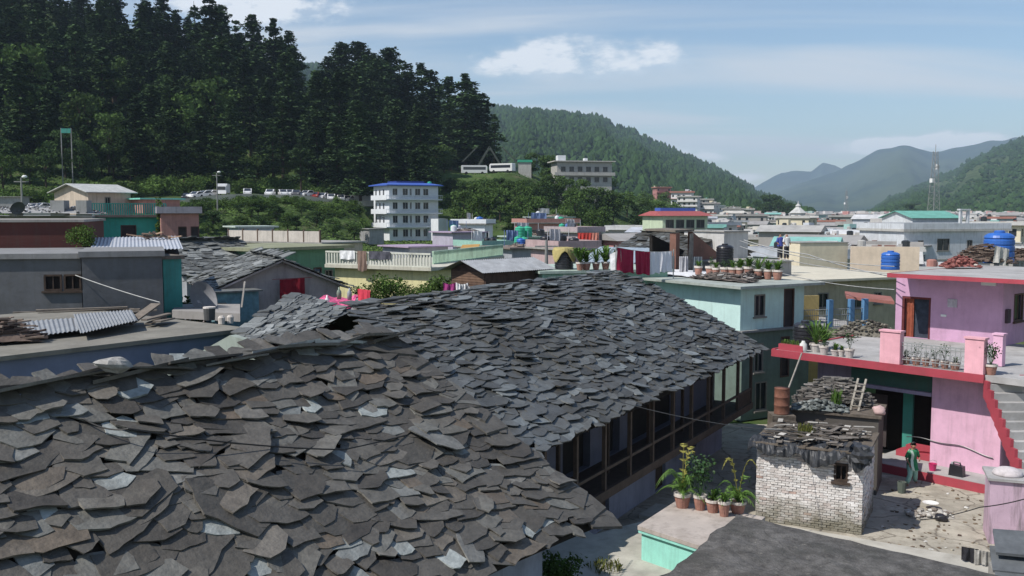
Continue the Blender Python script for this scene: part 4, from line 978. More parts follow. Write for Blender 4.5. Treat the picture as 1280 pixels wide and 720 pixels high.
for k in range(4): f = (k+.6)/4.4; mb = MB(); mb.bar((-.16+.05*f, .75*f-.03, 1.05*f+.02), (.18+.05*f, .75*f-.03, 1.05*f+.02), .05, .03); mb.build('rung', mat('pale_pole', (.4, .37, .32)), t)
weeds('weed_clump', 'bright green weed tuft growing beside the wooden ladder', tuple(lw(1.55, .3, 2.9)), .16, 90, .75, leafg)
p = lw(3.0, .25, 2.85); o = MB(); rock(o, (0, 0, .15), .24, .7, 12, 8); s_ = o.build('cloth_bundle', mat('pale_pink_cloth', (.5, .35, .33), var=.2), smooth=True); s_.location = p; setp(s_, 'pale pink rounded bundle on the right end of the store roof', 'bundle')
random.seed(23)
pink = wallm('pink_limewash', (.68, .41, .535), stain=.3, streak=.28, var=.1, bump=.2); pink2 = wallm('salmon_pink_paint', (.72, .38, .43), stain=.2, streak=.2)
pinkup = wallm('lilac_pink_paint', (.52, .31, .45), stain=.2, streak=.2, var=.1)
red = wallm('red_band_paint', (.36, .055, .075), stain=.25, streak=.15, rough=.6)
roofc = wallm('roof_concrete_grey', (.36, .35, .34), stain=.5, streak=0, var=.2, scale=.8)
a = atz(968, 437, 4.2); b = atz(1229, 469, 4.2); a.z = b.z = 0
et = (b-a).normalized(); nt_ = Vector((-et.y, et.x, 0)); Wt = (b-a).length
PH = thing('pink_house', 'two storey pink house with red trimmed terrace, railing and outside stair', 'house', (a.x, a.y, 0), math.atan2(et.y, et.x))
def pw(x, y, z): return FR[PH.name] @ Vector((x, y, z))
def loc(p): return FR[PH.name].inverted() @ p
# terrace slab + red band
mb = MB(); mb.box(-.0, .03, 3.97, Wt+1.5, 9.5, 4.2); mb.build('terrace', roofc, PH)
mb = MB(); mb.box(-.1, -.08, 3.92, Wt+.05, .027, 4.215); mb.box(-.13, .03, 3.92, -.003, 8, 4.24); mb.build('terrace_band', red, PH)
# lower walls: real position from the photo
l0 = loc(atz(1153, 583, .35)); l1 = loc(atz(1246, 598, .35)); yw = (l0.y+l1.y)/2+.4; x0, x1 = l0.x, l1.x
print('pink lower', x0, x1, yw, Wt)
mb = MB(); mb.box(x0, yw, .003, x1, yw+.22, 3.966); mb.box(x0, yw+.223, .003, x0+.22, yw+5, 3.966); mb.box(x1-.22, yw+.223, .003, x1, yw+5, 3.966)
mb.build('lower_wall', pink, PH)
rec = x0-3.4; xat0 = .9  # recessed dark doorway bay to the left
mb = MB(); mb.box(xat0, yw+.9, .003, rec, yw+1.1, 3.966); mb.build('left_wall', wallm('violet_wash', (.3, .26, .36)), PH)
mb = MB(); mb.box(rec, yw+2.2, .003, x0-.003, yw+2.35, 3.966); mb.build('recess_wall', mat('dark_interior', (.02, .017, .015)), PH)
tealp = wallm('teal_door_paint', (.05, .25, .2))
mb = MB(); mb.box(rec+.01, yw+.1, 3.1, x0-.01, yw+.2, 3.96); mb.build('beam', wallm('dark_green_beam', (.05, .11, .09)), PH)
mb = MB(); mb.box(rec+.01, yw-.03, 2.95, x0-.01, yw+.15, 3.09); mb.build('lintel', wallm('violet_wash', (.3, .26, .36)), PH)
mb = MB(); mb.box(x0-1.7, yw+1.2, .35, x0-1.3, yw+1.32, 3.0); mb.build('door_post', tealp, PH)
mb = MB(); mb.box(x0-3.2, yw+1.25, .35, x0-2.4, yw+1.3, 2.5); mb.build('door', mat('door_dark', (.05, .04, .04)), PH)
# plinth with red face
p0 = loc(atz(1120, 598, 0)); p1 = loc(atz(1243.5, 618.5, 0)); yp = loc(atz(1205, 612, 0)).y
mb = MB(); mb.box(x0-1.9, yp+.03, .0, x1+.05, yw-.003, .35); mb.box(x0-1.9, yw, .0, x0-.003, yw+2.2, .35); mb.build('plinth', roofc, PH)
mb = MB(); mb.box(x0-1.93, yp, .0, x1+.08, yp+.027, .33); mb.build('plinth_face', red, PH)
mb = MB(); mb.box(x0-1.5, yw+.3, .353, x0-.05, yw+1.0, .58); mb.box(x0-1.2, yw+.5, .583, x0-.05, yw+1.0, .8); mb.build('door_steps', red, PH)
# terrace posts, stub
def posts(px0, px1, ytop, name='gate_post', dy=.0, m=pink2):
    c0 = loc(atz(px0, 452, 4.2)); w = (px1-px0)/F*36*1.0; x = None
    # find x on the terrace edge whose pixel is px0
    r = ray(px0, 455); k = 0
    lo, hi = 0, Wt
    for _ in range(40):
        m_ = (lo+hi)/2; p = pw(m_, dy, 4.2)
        if p.x/p.y < r.x: lo = m_
        else: hi = m_
    x = lo; r1 = ray(px1, 455); lo2, hi2 = 0, Wt+3
    for _ in range(40):
        m_ = (lo2+hi2)/2; p = pw(m_, dy, 4.2)
        if p.x/p.y < r1.x: lo2 = m_
        else: hi2 = m_
    d = pw((x+lo2)/2, dy, 0).y; zt = zat(ytop, d)
    mb = MB(); mb.box(x, dy-.05, 4.22, lo2, dy+.25, zt); o = mb.build(name, m, PH)
    mb = MB(); mb.box(x-.04, dy-.09, zt+.003, lo2+.04, dy+.29, zt+.07); mb.build('cap', m, o)
    return x, lo2, zt
pA = posts(1100, 1125, 415); pB = posts(1206, 1230, 424)
posts(1241, 1253, 419, 'stub_wall', 2.4, pink)
# railing between posts
silver = mat('railing_paint', (.33, .34, .33), rough=.5, var=.15, metal=.3)
rl = MB(); xa, xb = pA[1]+.02, pB[0]-.02
for z in (4.42, 4.95, 5.05): rl.bar((xa, .1, z), (xb, .1, z), .035, .035)
n = 13
for k in range(n+1):
    x = xa+(xb-xa)*k/n; rl.bar((x, .1, 4.3), (x, .1, 5.05), .018)
for k in range(0, n):
    x = xa+(xb-xa)*(k+.5)/n; rr = (xb-xa)/n*.36
    pts = [(x+rr*math.cos(t*math.pi/4), .1, 4.68+rr*1.6*math.sin(t*math.pi/4)) for t in range(9)]; rl.tube(pts, .009, 4, cap=False)
rl.build('railing', silver, PH)
# upper room
u0 = loc(atz(1107, 341, 7.25)); u1 = loc(atz(1281, 351, 7.25))
yu = (u0.y+u1.y)/2; print('upper', u0, u1)
def xat(px, y, z=5):
    lo, hi = -5, 30; r = ray(px, 400)
    for _ in range(50):
        m_ = (lo+hi)/2; p = pw(m_, y, z)
        if p.x/p.y < r.x: lo = m_
        else: hi = m_
    return lo
rx0 = xat(1107, yu); yf = yu+1.9; wx0, wx1 = xat(1119, yf), xat(1253, yf)
dx0, dx1 = xat(1127, yf), xat(1163, yf); zd = zat(370, pw(dx0, yf, 0).y)
mb = MB()
Tm_ = Matrix(((1, 0, 0, wx0), (0, 1, 0, yf), (0, 0, 1, 4.203), (0, 0, 0, 1))); mb.T = Tm_
wall_holes(mb, (0, 0, 0), (1, 0, 0), wx1-wx0, 2.9, [(dx0-wx0, .01, dx1-wx0, zd-4.2)], (0, 1, 0), .2)
wall_holes(mb, (wx1-wx0, 0, 0), (0, 1, 0), 5.5, 2.9, [(1.2, 1.0, 2.2, 2.2)], (-1, 0, 0), .2)
wall_holes(mb, (0, 5.5, 0), (0, -1, 0), 5.5, 2.9, [], (1, 0, 0)); mb.build('upper_wall', pinkup, PH)
T2 = Matrix(((1, 0, 0, 0), (0, 1, 0, 0), (0, 0, 1, 4.203), (0, 0, 0, 1)))
mb = MB(T2); w = dx1-dx0
mb.box(dx0, yf+.02, 0, dx0+.1, yf+.14, zd-4.2); mb.box(dx1-.1, yf+.02, 0, dx1, yf+.14, zd-4.2); mb.box(dx0+.1, yf+.02, zd-4.3, dx1-.1, yf+.14, zd-4.2); dr_ = mb.build('door', mat('red_brown_door', (.12, .03, .03)), PH)
mb = MB(); cloth(mb, (dx0+.1, yf+.2, zd-.1), (dx0+w*.35, yf+.2, zd-.1), 2.1, fold=.04); mb.build('curtain', mat('orange_curtain', (.25, .07, .04), var=.4, scale=3), dr_)
mb = MB(T2); mb.box(dx0+w*.3, yf+.3, 0, dx1-.1, yf+.34, zd-4.3); mb.build('dark_panel', mat('dark_blue_net', (.04, .05, .07), var=.5, scale=3), dr_)
window(PH, (wx1, yf, 4.203), (0, 1, 0), (-1, 0, 0), (1.2, 1.0, 2.2, 2.2), mat('door_frame_wood', (.1, .06, .05)))
rx1 = wx1+1.6
mb = MB(); mb.box(rx0+.03, yu+.03, 7.1, rx1-.03, yu+10, 7.25); mb.build('roof', roofc, PH)
mb = MB(); mb.box(rx0, yu, 7.08, rx1, yu+.027, 7.265); mb.box(rx0, yu+.03, 7.08, rx0+.027, yu+10, 7.265); mb.build('roof_band', red, PH)
mb = MB(); mb.box(wx1-.9, yf-.12, 6.82, wx1-.3, yf-.01, 7.0); mb.build('tube_light', mat('white_fitting', (.7, .7, .68), var=.05), PH)
mb = MB(); sx = xat(1184, yf); mb.box(sx, yf-.03, 5.75, sx+.42, yf-.004, 6.12); pl = mb.build('plaque', mat('pale_plaque', (.42, .38, .42), var=.3, scale=14), PH)
mb = MB(); sx = xat(1176, yf); mb.box(sx, yf-.03, 5.3, sx+.25, yf-.004, 5.4); mb.build('switch_box', mat('white_fitting', (.7, .7, .68)), PH)
mb = MB(); mb.box(wx1+.003, yf+.25, 5.2, wx1+.12, yf+.6, 5.8); mb.build('meter_box', mat('dark_box', (.06, .04, .05)), PH)
# stair
s0 = pw(Wt+.05, .0, 4.2); stw = 1.25; n = 15; mbs = MB(); mbt = MB(); rise, run = 4.2/n, .27
gdir = Vector((.03, -1, 0)).normalized(); sx_ = Vector((1, .03, 0))
def sp(u, v, z): return Vector((s0.x, s0.y, 0))+sx_*u+gdir*v+ZUP*z
for k in range(n):
    z1 = 4.2-rise*(k+0); v0, v1 = run*k, run*(k+1)
    mbs.hull([sp(.08, v0, max(0, z1-rise-.28)), sp(stw, v0, max(0, z1-rise-.28)), sp(stw, v1, max(0, z1-rise*2-.2)), sp(.08, v1, max(0, z1-rise*2-.2))], [sp(.08, v0, z1-rise), sp(stw, v0, z1-rise), sp(stw, v1, z1-rise), sp(.08, v1, z1-rise)])
    mbt.hull([sp(-.03, v0, max(0, z1-rise-.5)), sp(.077, v0, max(0, z1-rise-.5)), sp(.077, v1, max(0, z1-rise*2-.42)), sp(-.03, v1, max(0, z1-rise*2-.42))], [sp(-.03, v0, z1-rise+.1), sp(.077, v0, z1-rise+.1), sp(.077, v1, z1-rise+.1), sp(-.03, v1, z1-rise+.1)])
mbs.build('stair_steps', roofc, PH, world=True); mbt.build('stair_stringer', red, PH, world=True)
# landing to the right with red edge, and ribbed shutter wall under it
mb = MB(); q = [sp(0, .02, 0), sp(4.5, .02, 0), sp(4.5, -3, 0), sp(0, -3, 0)]; 
mb.hull([Vector((p.x, p.y, 3.95)) for p in [sp(stw+.01, .02, 0), sp(4.5, .02, 0), sp(4.5, -3, 0), sp(stw+.01, -3, 0)]], [Vector((p.x, p.y, 4.195)) for p in [sp(stw+.01, .02, 0), sp(4.5, .02, 0), sp(4.5, -3, 0), sp(stw+.01, -3, 0)]]); mb.build('landing', roofc, PH, world=True)
mb = MB(); mb.hull([sp(stw+.0, .03, 3.9), sp(4.5, .03, 3.9), sp(4.5, .0, 3.9), sp(stw, .0, 3.9)][::-1], [sp(stw, .06, 4.22), sp(4.5, .06, 4.22), sp(4.5, .023, 4.22), sp(stw, .023, 4.22)][::-1]); mb.build('landing_band', red, PH, world=True)
mb = MB(); rows = []
for j in range(40):
    zz_ = .05+3.8*j/39; off = .03*(1 if j % 4 < 2 else 0); rows.append([sp(stw+.05, -.3+off*1.0, zz_), sp(4.6, -.3+off, zz_)])
mb.grid(rows, 2, 40); mb.build('ribbed_wall', wallm('grey_lilac_panel', (.45, .42, .44)), PH, world=True)
# objects on plinth
p = atz(1200, 590, .35); t = thing('jerrycan', 'black plastic jerrycan standing on the grey ledge below the pink wall', 'jerrycan', tuple(p-Vector((.35, .5, 0))), math.atan2(et.y, et.x))
bk = mat('black_plastic', (.02, .02, .025), rough=.35, var=.2, spec=.5)
mb = MB(); lo = [(-.26, -.13, 0), (.26, -.13, 0), (.26, .13, 0), (-.26, .13, 0)]; hi = [(-.22, -.12, .42), (.24, -.12, .38), (.24, .12, .38), (-.22, .12, .42)]; mb.hull(lo, hi); mb.build('can', bk, t)
mb = MB(); mb.tube([(-.14, 0, .4), (-.12, 0, .5), (.1, 0, .49), (.14, 0, .38)], .03, 6); mb.build('handle', bk, t)
mb = MB(); mb.lathe((-.18, 0, .41), [(.05, 0), (.05, .07)], 10); mb.build('cap', mat('pale_cap', (.4, .4, .42)), t)
p = atz(1162, 586, .35); t = thing('bucket', 'small deep pink bucket standing on the ledge beside the woman', 'bucket', tuple(p-Vector((0, .25, 0))))
mb = MB(); mb.lathe((0, 0, 0), [(.11, 0), (.15, .26), (.16, .27), (.14, .265), (.105, .03)], 16); mb.build('pail', mat('pink_plastic', (.55, .04, .15), rough=.35, var=.1), t, smooth=False)
mb = MB(); mb.tube([(-.15, 0, .26), (-.13, 0, .36), (0, 0, .41), (.13, 0, .36), (.15, 0, .26)], .008, 5); mb.build('handle', silver, t)
# hose pipe along wall
mb = MB(); pts = []
for k in range(25):
    px = 1138+110*k/24; q = loc(atz(px, 583, .35)); xx = xat(px, yw-.05); pts.append(pw(xx, yw-.05, 1.25+.04*math.sin(k*.5)-.2*(k/24)+.12*math.sin(k/24*3.1)))
mb.tube(pts, .018, 5); o = mb.build('hose_pipe', bk); setp(o, 'dark hose pipe strung along the lower pink wall', 'pipe')
# pink water tank at right edge
c = atz(1262, 683, 0); t = thing('water_tank', 'stained pink masonry water tank with a pale domed lid at the right edge', 'water tank', (c.x+.25, c.y+.55, 0), -.35)
mb = MB(); mb.box(-.62, -.55, 0, .75, .8, 1.95, .01); mb.build('tank_wall', wallm('faded_pink_wall', (.5, .36, .44), stain=.55, streak=.9), t)
mb = MB(); mb.box(-.7, -.63, 1.953, .83, .88, 2.03, .008); mb.build('cover_slab', roofc, t)
mb = MB(); mb.lathe((-.1, 0, 2.033), [(.42, 0), (.43, .06), (.38, .13), (.25, .2), (.08, .24), (.03, .25)], 20); mb.build('lid', wallm('pale_lid', (.55, .5, .5)), t, smooth=True)
# courtyard rubbish
c = atz(1162, 645, 0)
pile('rubbish_pile', 'small pile of rubble and rags on the courtyard floor', 'rubbish', tuple(c), 0, .7, .35, .18, 60, [(0, (.15, .12, .1)), (.5, (.35, .32, .28)), (1, (.55, .54, .5))], bar=False)
mb = MB(); rock(mb, (0, 0, .1), .2, .7, 10, 7); o = mb.build('plastic_bag', bk, smooth=True); o.location = atz(1176, 651, 0); setp(o, 'black plastic bag lying right of the rubble in the courtyard', 'bag')
mb = MB(); mb.lathe((0, 0, 0), [(.14, 0), (.24, .05), (.26, .06), (.22, .055), (.13, .02)], 18); o = mb.build('enamel_basin', mat('white_enamel', (.75, .74, .7), rough=.4, var=.1)); o.location = atz(1163, 636, 0)+Vector((0, 0, .16)); setp(o, 'shallow white basin on top of the rubble pile in the courtyard', 'basin')
mb = MB(); mb.lathe((0, 0, 0), [(.13, 0), (.15, .2), (.16, .4), (.13, .4), (.12, .1)], 10, .02); o = mb.build('old_tin', wallm('dull_green_tin', (.1, .12, .1))); o.location = atz(1127, 616, 0); setp(o, 'dull metal tin standing at the edge of the hut shadow in the courtyard', 'tin')
mb = MB()
for k in range(130):
    q = atz(U(1095, 1245), U(612, 700), .0); a_ = U(0, 3); s_ = U(.02, .07); mb.T = Matrix.Translation((q.x, q.y, .003)) @ Matrix.Rotation(a_, 4, 'Z'); mb.box(-s_, -s_*.6, 0, s_, s_*.6, U(.01, .04), .008)
o = mb.build('litter', mat('litter_bits', (.3, .3, .3), ramp=[(0, (.06, .04, .03)), (.5, (.2, .15, .1)), (.85, (.4, .37, .3)), (1, (.7, .7, .68))]), kind='stuff', label='small chips and litter scattered over the courtyard')
# grey sheets bottom right
gs = mat('grey_tarpaulin', (.1, .108, .115), rough=.6, var=.25, scale=3, bump=.3, bscale=6)
c = atz(1262, 708, 1.0)
t = thing('stacked_sheets', 'stack of grey sheets at the bottom right corner below the pink tank', 'sheets', (c.x+.1, c.y+.2, 0), -.3)
for k, (dx, dy, z) in enumerate([(0, 0, 1.0), (.12, .35, 1.35), (.02, -.45, .8)]):
    mb = MB(); mb.hull([(-.45+dx, -.45+dy, z-.12), (1.4+dx, -.5+dy, z-.1), (1.4+dx, .5+dy, z+.22), (-.4+dx, .45+dy, z+.2)], [(-.47+dx, -.46+dy, z-.05), (1.4+dx, -.5+dy, z-.03), (1.4+dx, .5+dy, z+.3), (-.4+dx, .46+dy, z+.28)]); mb.build('sheet', gs, t)
mb = MB(); mb.box(-.35, -.35, .0, 1.3, .8, .72); mb.build('support', wallm('old_grey_plaster', (.3, .29, .27)), t)
# bundles of cloth on the kerb by the outbuilding
for k, (px, py, cl, lab) in enumerate([(1212, 700, (.02, .02, .025), 'black folded rag draped over the pale kerb beside the dark roof'), (1228, 704, (.3, .29, .27), 'grey and white striped rag draped over the kerb near the bottom right corner')]):
    p = atz(px, py, .2); mb = MB(); cloth(mb, p-dr*.22+ZUP*.35, p+dr*.22+ZUP*.35, .4, fold=.05, seed=k); o = mb.build('rag', mat('rag_cloth_%s' % ('dark' if k == 0 else 'grey'), cl, var=.5, scale=6)); setp(o, lab, 'rag')
# ---- terrace plants and tank
def tank(name, label, loc_, r, h, m, cat='water tank', ribs=6):
    t = thing(name, label, cat, loc_); prof = [(r*.97, 0)]; n = ribs*2
    for k in range(ribs):
        z0, z1 = h*.76*k/ribs, h*.76*(k+1)/ribs; prof += [(r, z0+.02), (r, z0+(z1-z0)*.7), (r*.955, z0+(z1-z0)*.8), (r*.955, z1-.01)]
    prof += [(r, h*.78), (r*.93, h*.85), (r*.7, h*.91), (r*.42, h*.93)]
    mb = MB(); mb.lathe((0, 0, 0), prof, 28); mb.build('tank_body', m, t, smooth=False)
    mb = MB(); mb.lathe((0, 0, h*.925), [(r*.36, 0), (r*.36, h*.05), (r*.3, h*.075), (.02, h*.08)], 20); mb.build('lid', m, t); return t
p = atz(988, 437, 4.22); p = pw(.65, 1.3, 4.2); q = at(987, 436, 39.2)
tank('water_tank', 'ribbed black water tank at the left end of the terrace', (p.x, p.y, 4.2), .52, 1.2, bk)
potw = wallm('pot_grey_white', (.5, .47, .44))
def tp(px, back=.35, z=4.203):
    x = xat(px, back, z); return tuple(pw(x, back, z))
potted('spiky', 'big bushy long-leaved plant left of centre on the terrace edge', tp(1021, .7), .24, .36, 2.0, m=potw)
potted('spiky', 'tall yellowish-green plant behind the big bushy one on the terrace', tp(1030, 1.6), .2, .34, 1.8, m=potw)
potted('twig', 'first small pot right of the big bushy plant on the terrace edge', tp(1031, .25), .17, .34, .5, m=potw)
potted('leafy', 'pot with low round leaves, second along the bare terrace edge', tp(1045, .25), .15, .3, .9, m=potw)
potted('twig', 'twiggy shrub in a grey pot left of the terrace gate post', tp(1063, .25), .17, .34, 1.3, m=potw)
potted('leafy', 'short leafy pot between the low round plant and the twiggy shrub', tp(1053, .3), .13, .26, .6, m=potw)
mb = MB(); mb.box(0, 0, 0, 1.15, .3, .25, .01); o = MB()
t = thing('planter_trough', 'low red brick planter with green seedlings at the left end of the terrace', 'planter', tuple(pw(.1, .14, 4.205)), math.atan2(et.y, et.x)); mb.build('trough', red, t)
mb = MB()
for k in range(90): blade(mb, (U(.05, 1.1), U(.05, .25), .24), U(0, 6), U(.02, .1), U(.1, .22), .012)
mb.build('seedlings', leafg, t)
p = tp(1005, .3); mb = MB(); mb.lathe((0, 0, 0), [(.13, 0), (.16, .1), (.15, .33), (.07, .42), (.07, .46)], 14); o = mb.build('plastic_canister', mat('white_canister', (.6, .6, .58), var=.1), smooth=True); o.location = p; setp(o, 'white plastic canister between the planter and the big bushy plant', 'canister')
for k, px in enumerate((1134, 1147, 1159, 1171, 1183, 1196)):
    lab = ['leftmost pot behind the silver terrace railing, with leggy shoots', 'second pot behind the railing, with dark drooping leaves', 'third pot behind the railing, small and bare', 'fourth pot behind the railing, with a forked twig', 'fifth pot behind the railing, with a tall thin stem', 'last pot behind the railing, next to the right gate post'][k]
    potted(('leafy', 'twig', 'twig', 'twig', 'twig', 'leafy')[k], lab, tp(px, .45), .16, .32, (.8, 1.0, .5, .9, 1.1, .6)[k], m=terr)
q = pw(pB[1]+.12, .3, 4.203)
potted('bush', 'leafy plant in a red pot at the top of the outside stair', tuple(q), .2, .34, .85, m=terr)
# roof things
zr = 7.268
tank('water_tank', 'large blue water tank on the pink house roof', tuple(atz(1248, 329, zr)), .76, 1.75, mat('blue_plastic', (.03, .12, .42), rough=.4, var=.12, spec=.5), ribs=4)
BR_ = [(0, (.1, .03, .025)), (.6, (.25, .09, .08)), (.9, (.32, .14, .12)), (1, (.5, .45, .4))]
pile('brick_pile', 'low heap of reddish stones on the pink house roof', 'brick pile', tuple(atz(1200, 335, zr)), 0, .85, .5, .55, 170, BR_, bar=False)
pile('firewood_pile', 'heaped split firewood beside the blue tank on the pink roof', 'firewood', tuple(atz(1228, 330, zr)), 0, 1.3, .6, 1.0, 330, [(0, (.05, .035, .03)), (.5, (.12, .085, .07)), (.9, (.25, .19, .15)), (1, (.4, .33, .27))])
pile('firewood_pile', 'firewood heap right of the blue tank, cut by the photo edge', 'firewood', tuple(atz(1280, 327, zr)), 0, 1.0, .5, .7, 160, [(0, (.05, .035, .03)), (.5, (.12, .085, .07)), (.9, (.25, .19, .15)), (1, (.4, .33, .27))])
mb = MB(); cloth(mb, (0, 0, 1.0), (.9, .3, .8), .9, fold=.1); o = mb.build('pale_board', wallm('pale_board', (.5, .48, .44))); o.location = atz(1243, 331, zr); setp(o, 'pale sheet leaning on the firewood in front of the blue tank', 'sheet')

# ---------------------------------------------------------------- the woman
def skin_body(name, V, E_, Rd, m, parent, lev=2, root_i=0):
    me = bpy.data.meshes.new(name); me.from_pydata(V, E_, []); o = bpy.data.objects.new(name, me); COL.objects.link(o); o.parent = parent; me.materials.append(m)
    md = o.modifiers.new('Skin', 'SKIN'); md.use_smooth_shade = True
    sv = me.skin_vertices[0].data
    for i, r in enumerate(Rd): sv[i].radius = (r, r) if not isinstance(r, tuple) else r
    for i in range(len(V)): sv[i].use_root = (i == root_i)
    s = o.modifiers.new('Sub', 'SUBSURF'); s.levels = lev; s.render_levels = lev; FR[o.name] = FR[parent.name]; return o
pf = atz(1139.5, 607, 0)
wo = thing('person', 'woman in green tunic and pale teal trousers walking across the courtyard', 'person', (pf.x, pf.y, 0), R(12))
skn = mat('skin_brown', (.3, .16, .1), rough=.6, var=.08)
V = [(0, 0, .82), (0, .0, 1.0), (0, -.01, 1.18), (0, -.01, 1.3), (0, -.03, 1.38), (0, -.04, 1.45), (0, -.05, 1.52),  # 0 pelvis..6 head
     (-.09, 0, .78), (-.15, -.1, .43), (-.22, -.02, .09), (-.24, -.14, .035),    # left leg
     (.09, 0, .78), (.15, .02, .44), (.24, .16, .12), (.27, .06, .06),        # right leg
     (-.16, -.01, 1.27), (-.24, .03, 1.02), (-.2, -.12, .84), (-.19, -.16, .78),
     (.16, -.01, 1.27), (.25, -.02, 1.05), (.16, -.2, .98), (.1, -.25, .98)]
E_ = [(0, 1), (1, 2), (2, 3), (3, 4), (4, 5), (5, 6), (0, 7), (7, 8), (8, 9), (9, 10), (0, 11), (11, 12), (12, 13), (13, 14), (3, 15), (15, 16), (16, 17), (17, 18), (3, 19), (19, 20), (20, 21), (21, 22)]
Rd = [.12, .1, .12, .1, .045, .08, .085, .085, .055, .035, .035, .085, .055, .035, .035, .05, .038, .026, .03, .05, .038, .026, .03]
# hands: five short fingers on each palm
for hi_, dirv in ((18, Vector((0, -.25, -1))), (22, Vector((-.6, -.6, -.1)))):
    dirv.normalize(); sdv = dirv.cross(Vector((0, 1, .3))).normalized(); b0 = Vector(V[hi_])
    for f in range(5):
        off = sdv*(f-2)*.016; s = b0+off*.8; l = (.05, .065, .07, .065, .05)[f]
        d = dirv if f else (dirv+sdv*-1.2).normalized()
        V += [tuple(s+d*.02), tuple(s+d*l)]; k = len(V); E_ += [(hi_, k-2), (k-2, k-1)]; Rd += [.009, .007]
skin_body('body', V, E_, Rd, skn, wo)
mb = MB(); rock(mb, (0, 0, 0), .09, 1.2, 14, 10); hd = [Vector((v.x*.95, v.y*1.0-.05, v.z+1.51)) for v in mb.v]
# hair: cap over back and top with a bun
mb = MB(); vs = []; nth, nph = 8, 14
for j in range(nth+1):
    th = math.pi*.62*j/nth
    for i in range(nph):
        ph = 2*math.pi*i/nph; r = .104; sy_ = math.sin(ph); th2 = th*(.46 if sy_ < -.3 else 1); y = math.sin(th2)*sy_
        vs.append((r*math.sin(th2)*math.cos(ph), -.03+r*y, 1.53+r*1.15*math.cos(th2)))
mb.add(vs, [(j*nph+i, j*nph+(i+1) % nph, (j+1)*nph+(i+1) % nph, (j+1)*nph+i) for j in range(nth) for i in range(nph)])
rock(mb, (0, .085, 1.5), .05, 1, 8, 6); mb.build('hair', mat('black_hair', (.012, .01, .01), rough=.5), wo, smooth=True)
mb = MB(); rock(mb, (0, -.145, 1.5), .014, 1.4, 6, 5); 
for s in (-1, 1): rock(mb, (s*.098, -.045, 1.505), .02, 1.6, 6, 5)
mb.build('nose_and_ears', skn, wo, smooth=True)
mb = MB()
for s in (-1, 1): rock(mb, (s*.034, -.128, 1.525), .011, .7, 6, 5)
rock(mb, (0, -.128, 1.462), .018, .35, 8, 5); mb.build('eyes_and_mouth', mat('dark_features', (.05, .02, .02)), wo, smooth=True)
def loft(secs, n=20, wob=.0):
    P_ = []
    for (cx, cy, z, rx, ry) in secs:
        P_.append([Vector((cx+(rx*(1+wob*math.sin(5*2*math.pi*i/n+z*9)))*math.cos(2*math.pi*i/n), cy+(ry*(1+wob*math.sin(5*2*math.pi*i/n+z*9)))*math.sin(2*math.pi*i/n), z)) for i in range(n+1)])
    return P_
tun = mat('green_tunic', (.03, .2, .09), rough=.85, var=.35, scale=9, bump=.3); trm = mat('pale_teal_trousers', (.28, .5, .44), rough=.85, var=.2, scale=6)
mb = MB(); Pq = loft([(0, -.01, 1.36, .07, .06), (0, -.01, 1.335, .17, .095), (0, -.01, 1.25, .19, .12), (0, 0, 1.1, .155, .125), (0, 0, .98, .155, .13), (.0, 0, .82, .2, .165), (.01, -.0, .68, .205, .165), (.02, -.0, .6, .22, .18)], wob=.035); mb.grid(Pq, 21, 8)
mb.build('tunic', tun, wo, smooth=True)
mb = MB(); mb.tube([(-.14, -.01, 1.29), (-.2, .01, 1.18), (-.235, .03, 1.06)], [.075, .062, .06], 10); mb.tube([(.14, -.01, 1.29), (.21, -.01, 1.18), (.245, -.015, 1.08)], [.075, .062, .06], 10); mb.build('sleeves', tun, wo, smooth=True)
mb = MB(); mb.tube([(-.08, 0, .8), (-.115, -.06, .6), (-.15, -.1, .43), (-.19, -.06, .24), (-.215, -.02, .13)], [.115, .1, .085, .085, .075], 12); mb.tube([(.08, 0, .8), (.12, 0, .6), (.15, .015, .44), (.2, .09, .26), (.235, .14, .15)], [.115, .1, .085, .085, .075], 12); mb.build('trousers', trm, wo, smooth=True)
mb = MB(); P2 = []
for i in range(15):
    f = i/14; x = -.17+.1*f+.04*math.sin(f*6); z = 1.37-.75*f; y = -.135-.02*math.sin(f*9)-.06*f*(f > .5); P2.append([Vector((x-.05, y, z)), Vector((x+.05, y-.015, z-.02))])
mb.grid(P2, 2, 15); P3 = [[p+Vector((0, -.012, 0)) for p in r] for r in P2]; mb.grid(P3, 2, 15)
P2 = []
for i in range(15):
    f = i/14; a_ = math.pi*f; P2.append([Vector((-.17*math.cos(a_), .1*math.sin(a_)-.05, 1.36+.02*math.sin(a_))), Vector((-.2*math.cos(a_), .14*math.sin(a_)-.05, 1.27))])
mb.grid(P2, 2, 15); mb.grid([[p*1.0+Vector((0, .01, .01)) for p in r] for r in P2], 2, 15); mb.build('shawl', mat('pale_green_shawl', (.5, .62, .54), var=.15), wo, smooth=True)
random.seed(31)
def LR(p0, p1, d0, d1): return xy(p0, d0), xy(p1, d1)
conc = roofc
darkgrey = wallm('dark_grey_plaster', (.125, .128, .135), stain=.5); grey = wallm('grey_plaster', (.3, .3, .3), stain=.5)
def corr(name, m, parent, P00, P10, P11, P01, pitch=.2, amp=.03, world=True):
    P00, P10, P11, P01 = map(Vector, (P00, P10, P11, P01)); L_ = (P10-P00).length; n = max(8, int(L_/pitch*6)); up = (P10-P00).cross(P01-P00).normalized(); rows = []
    for i in range(n+1):
        f = i/n; o = up*amp*math.sin(2*math.pi*f*L_/pitch); rows.append([P00.lerp(P10, f)+o, P01.lerp(P11, f)+o])
    mb = MB(); mb.grid(rows, 2, n+1); mb.grid([[p-up*.012 for p in r] for r in rows], 2, n+1); return mb.build(name, m, parent, world=world)
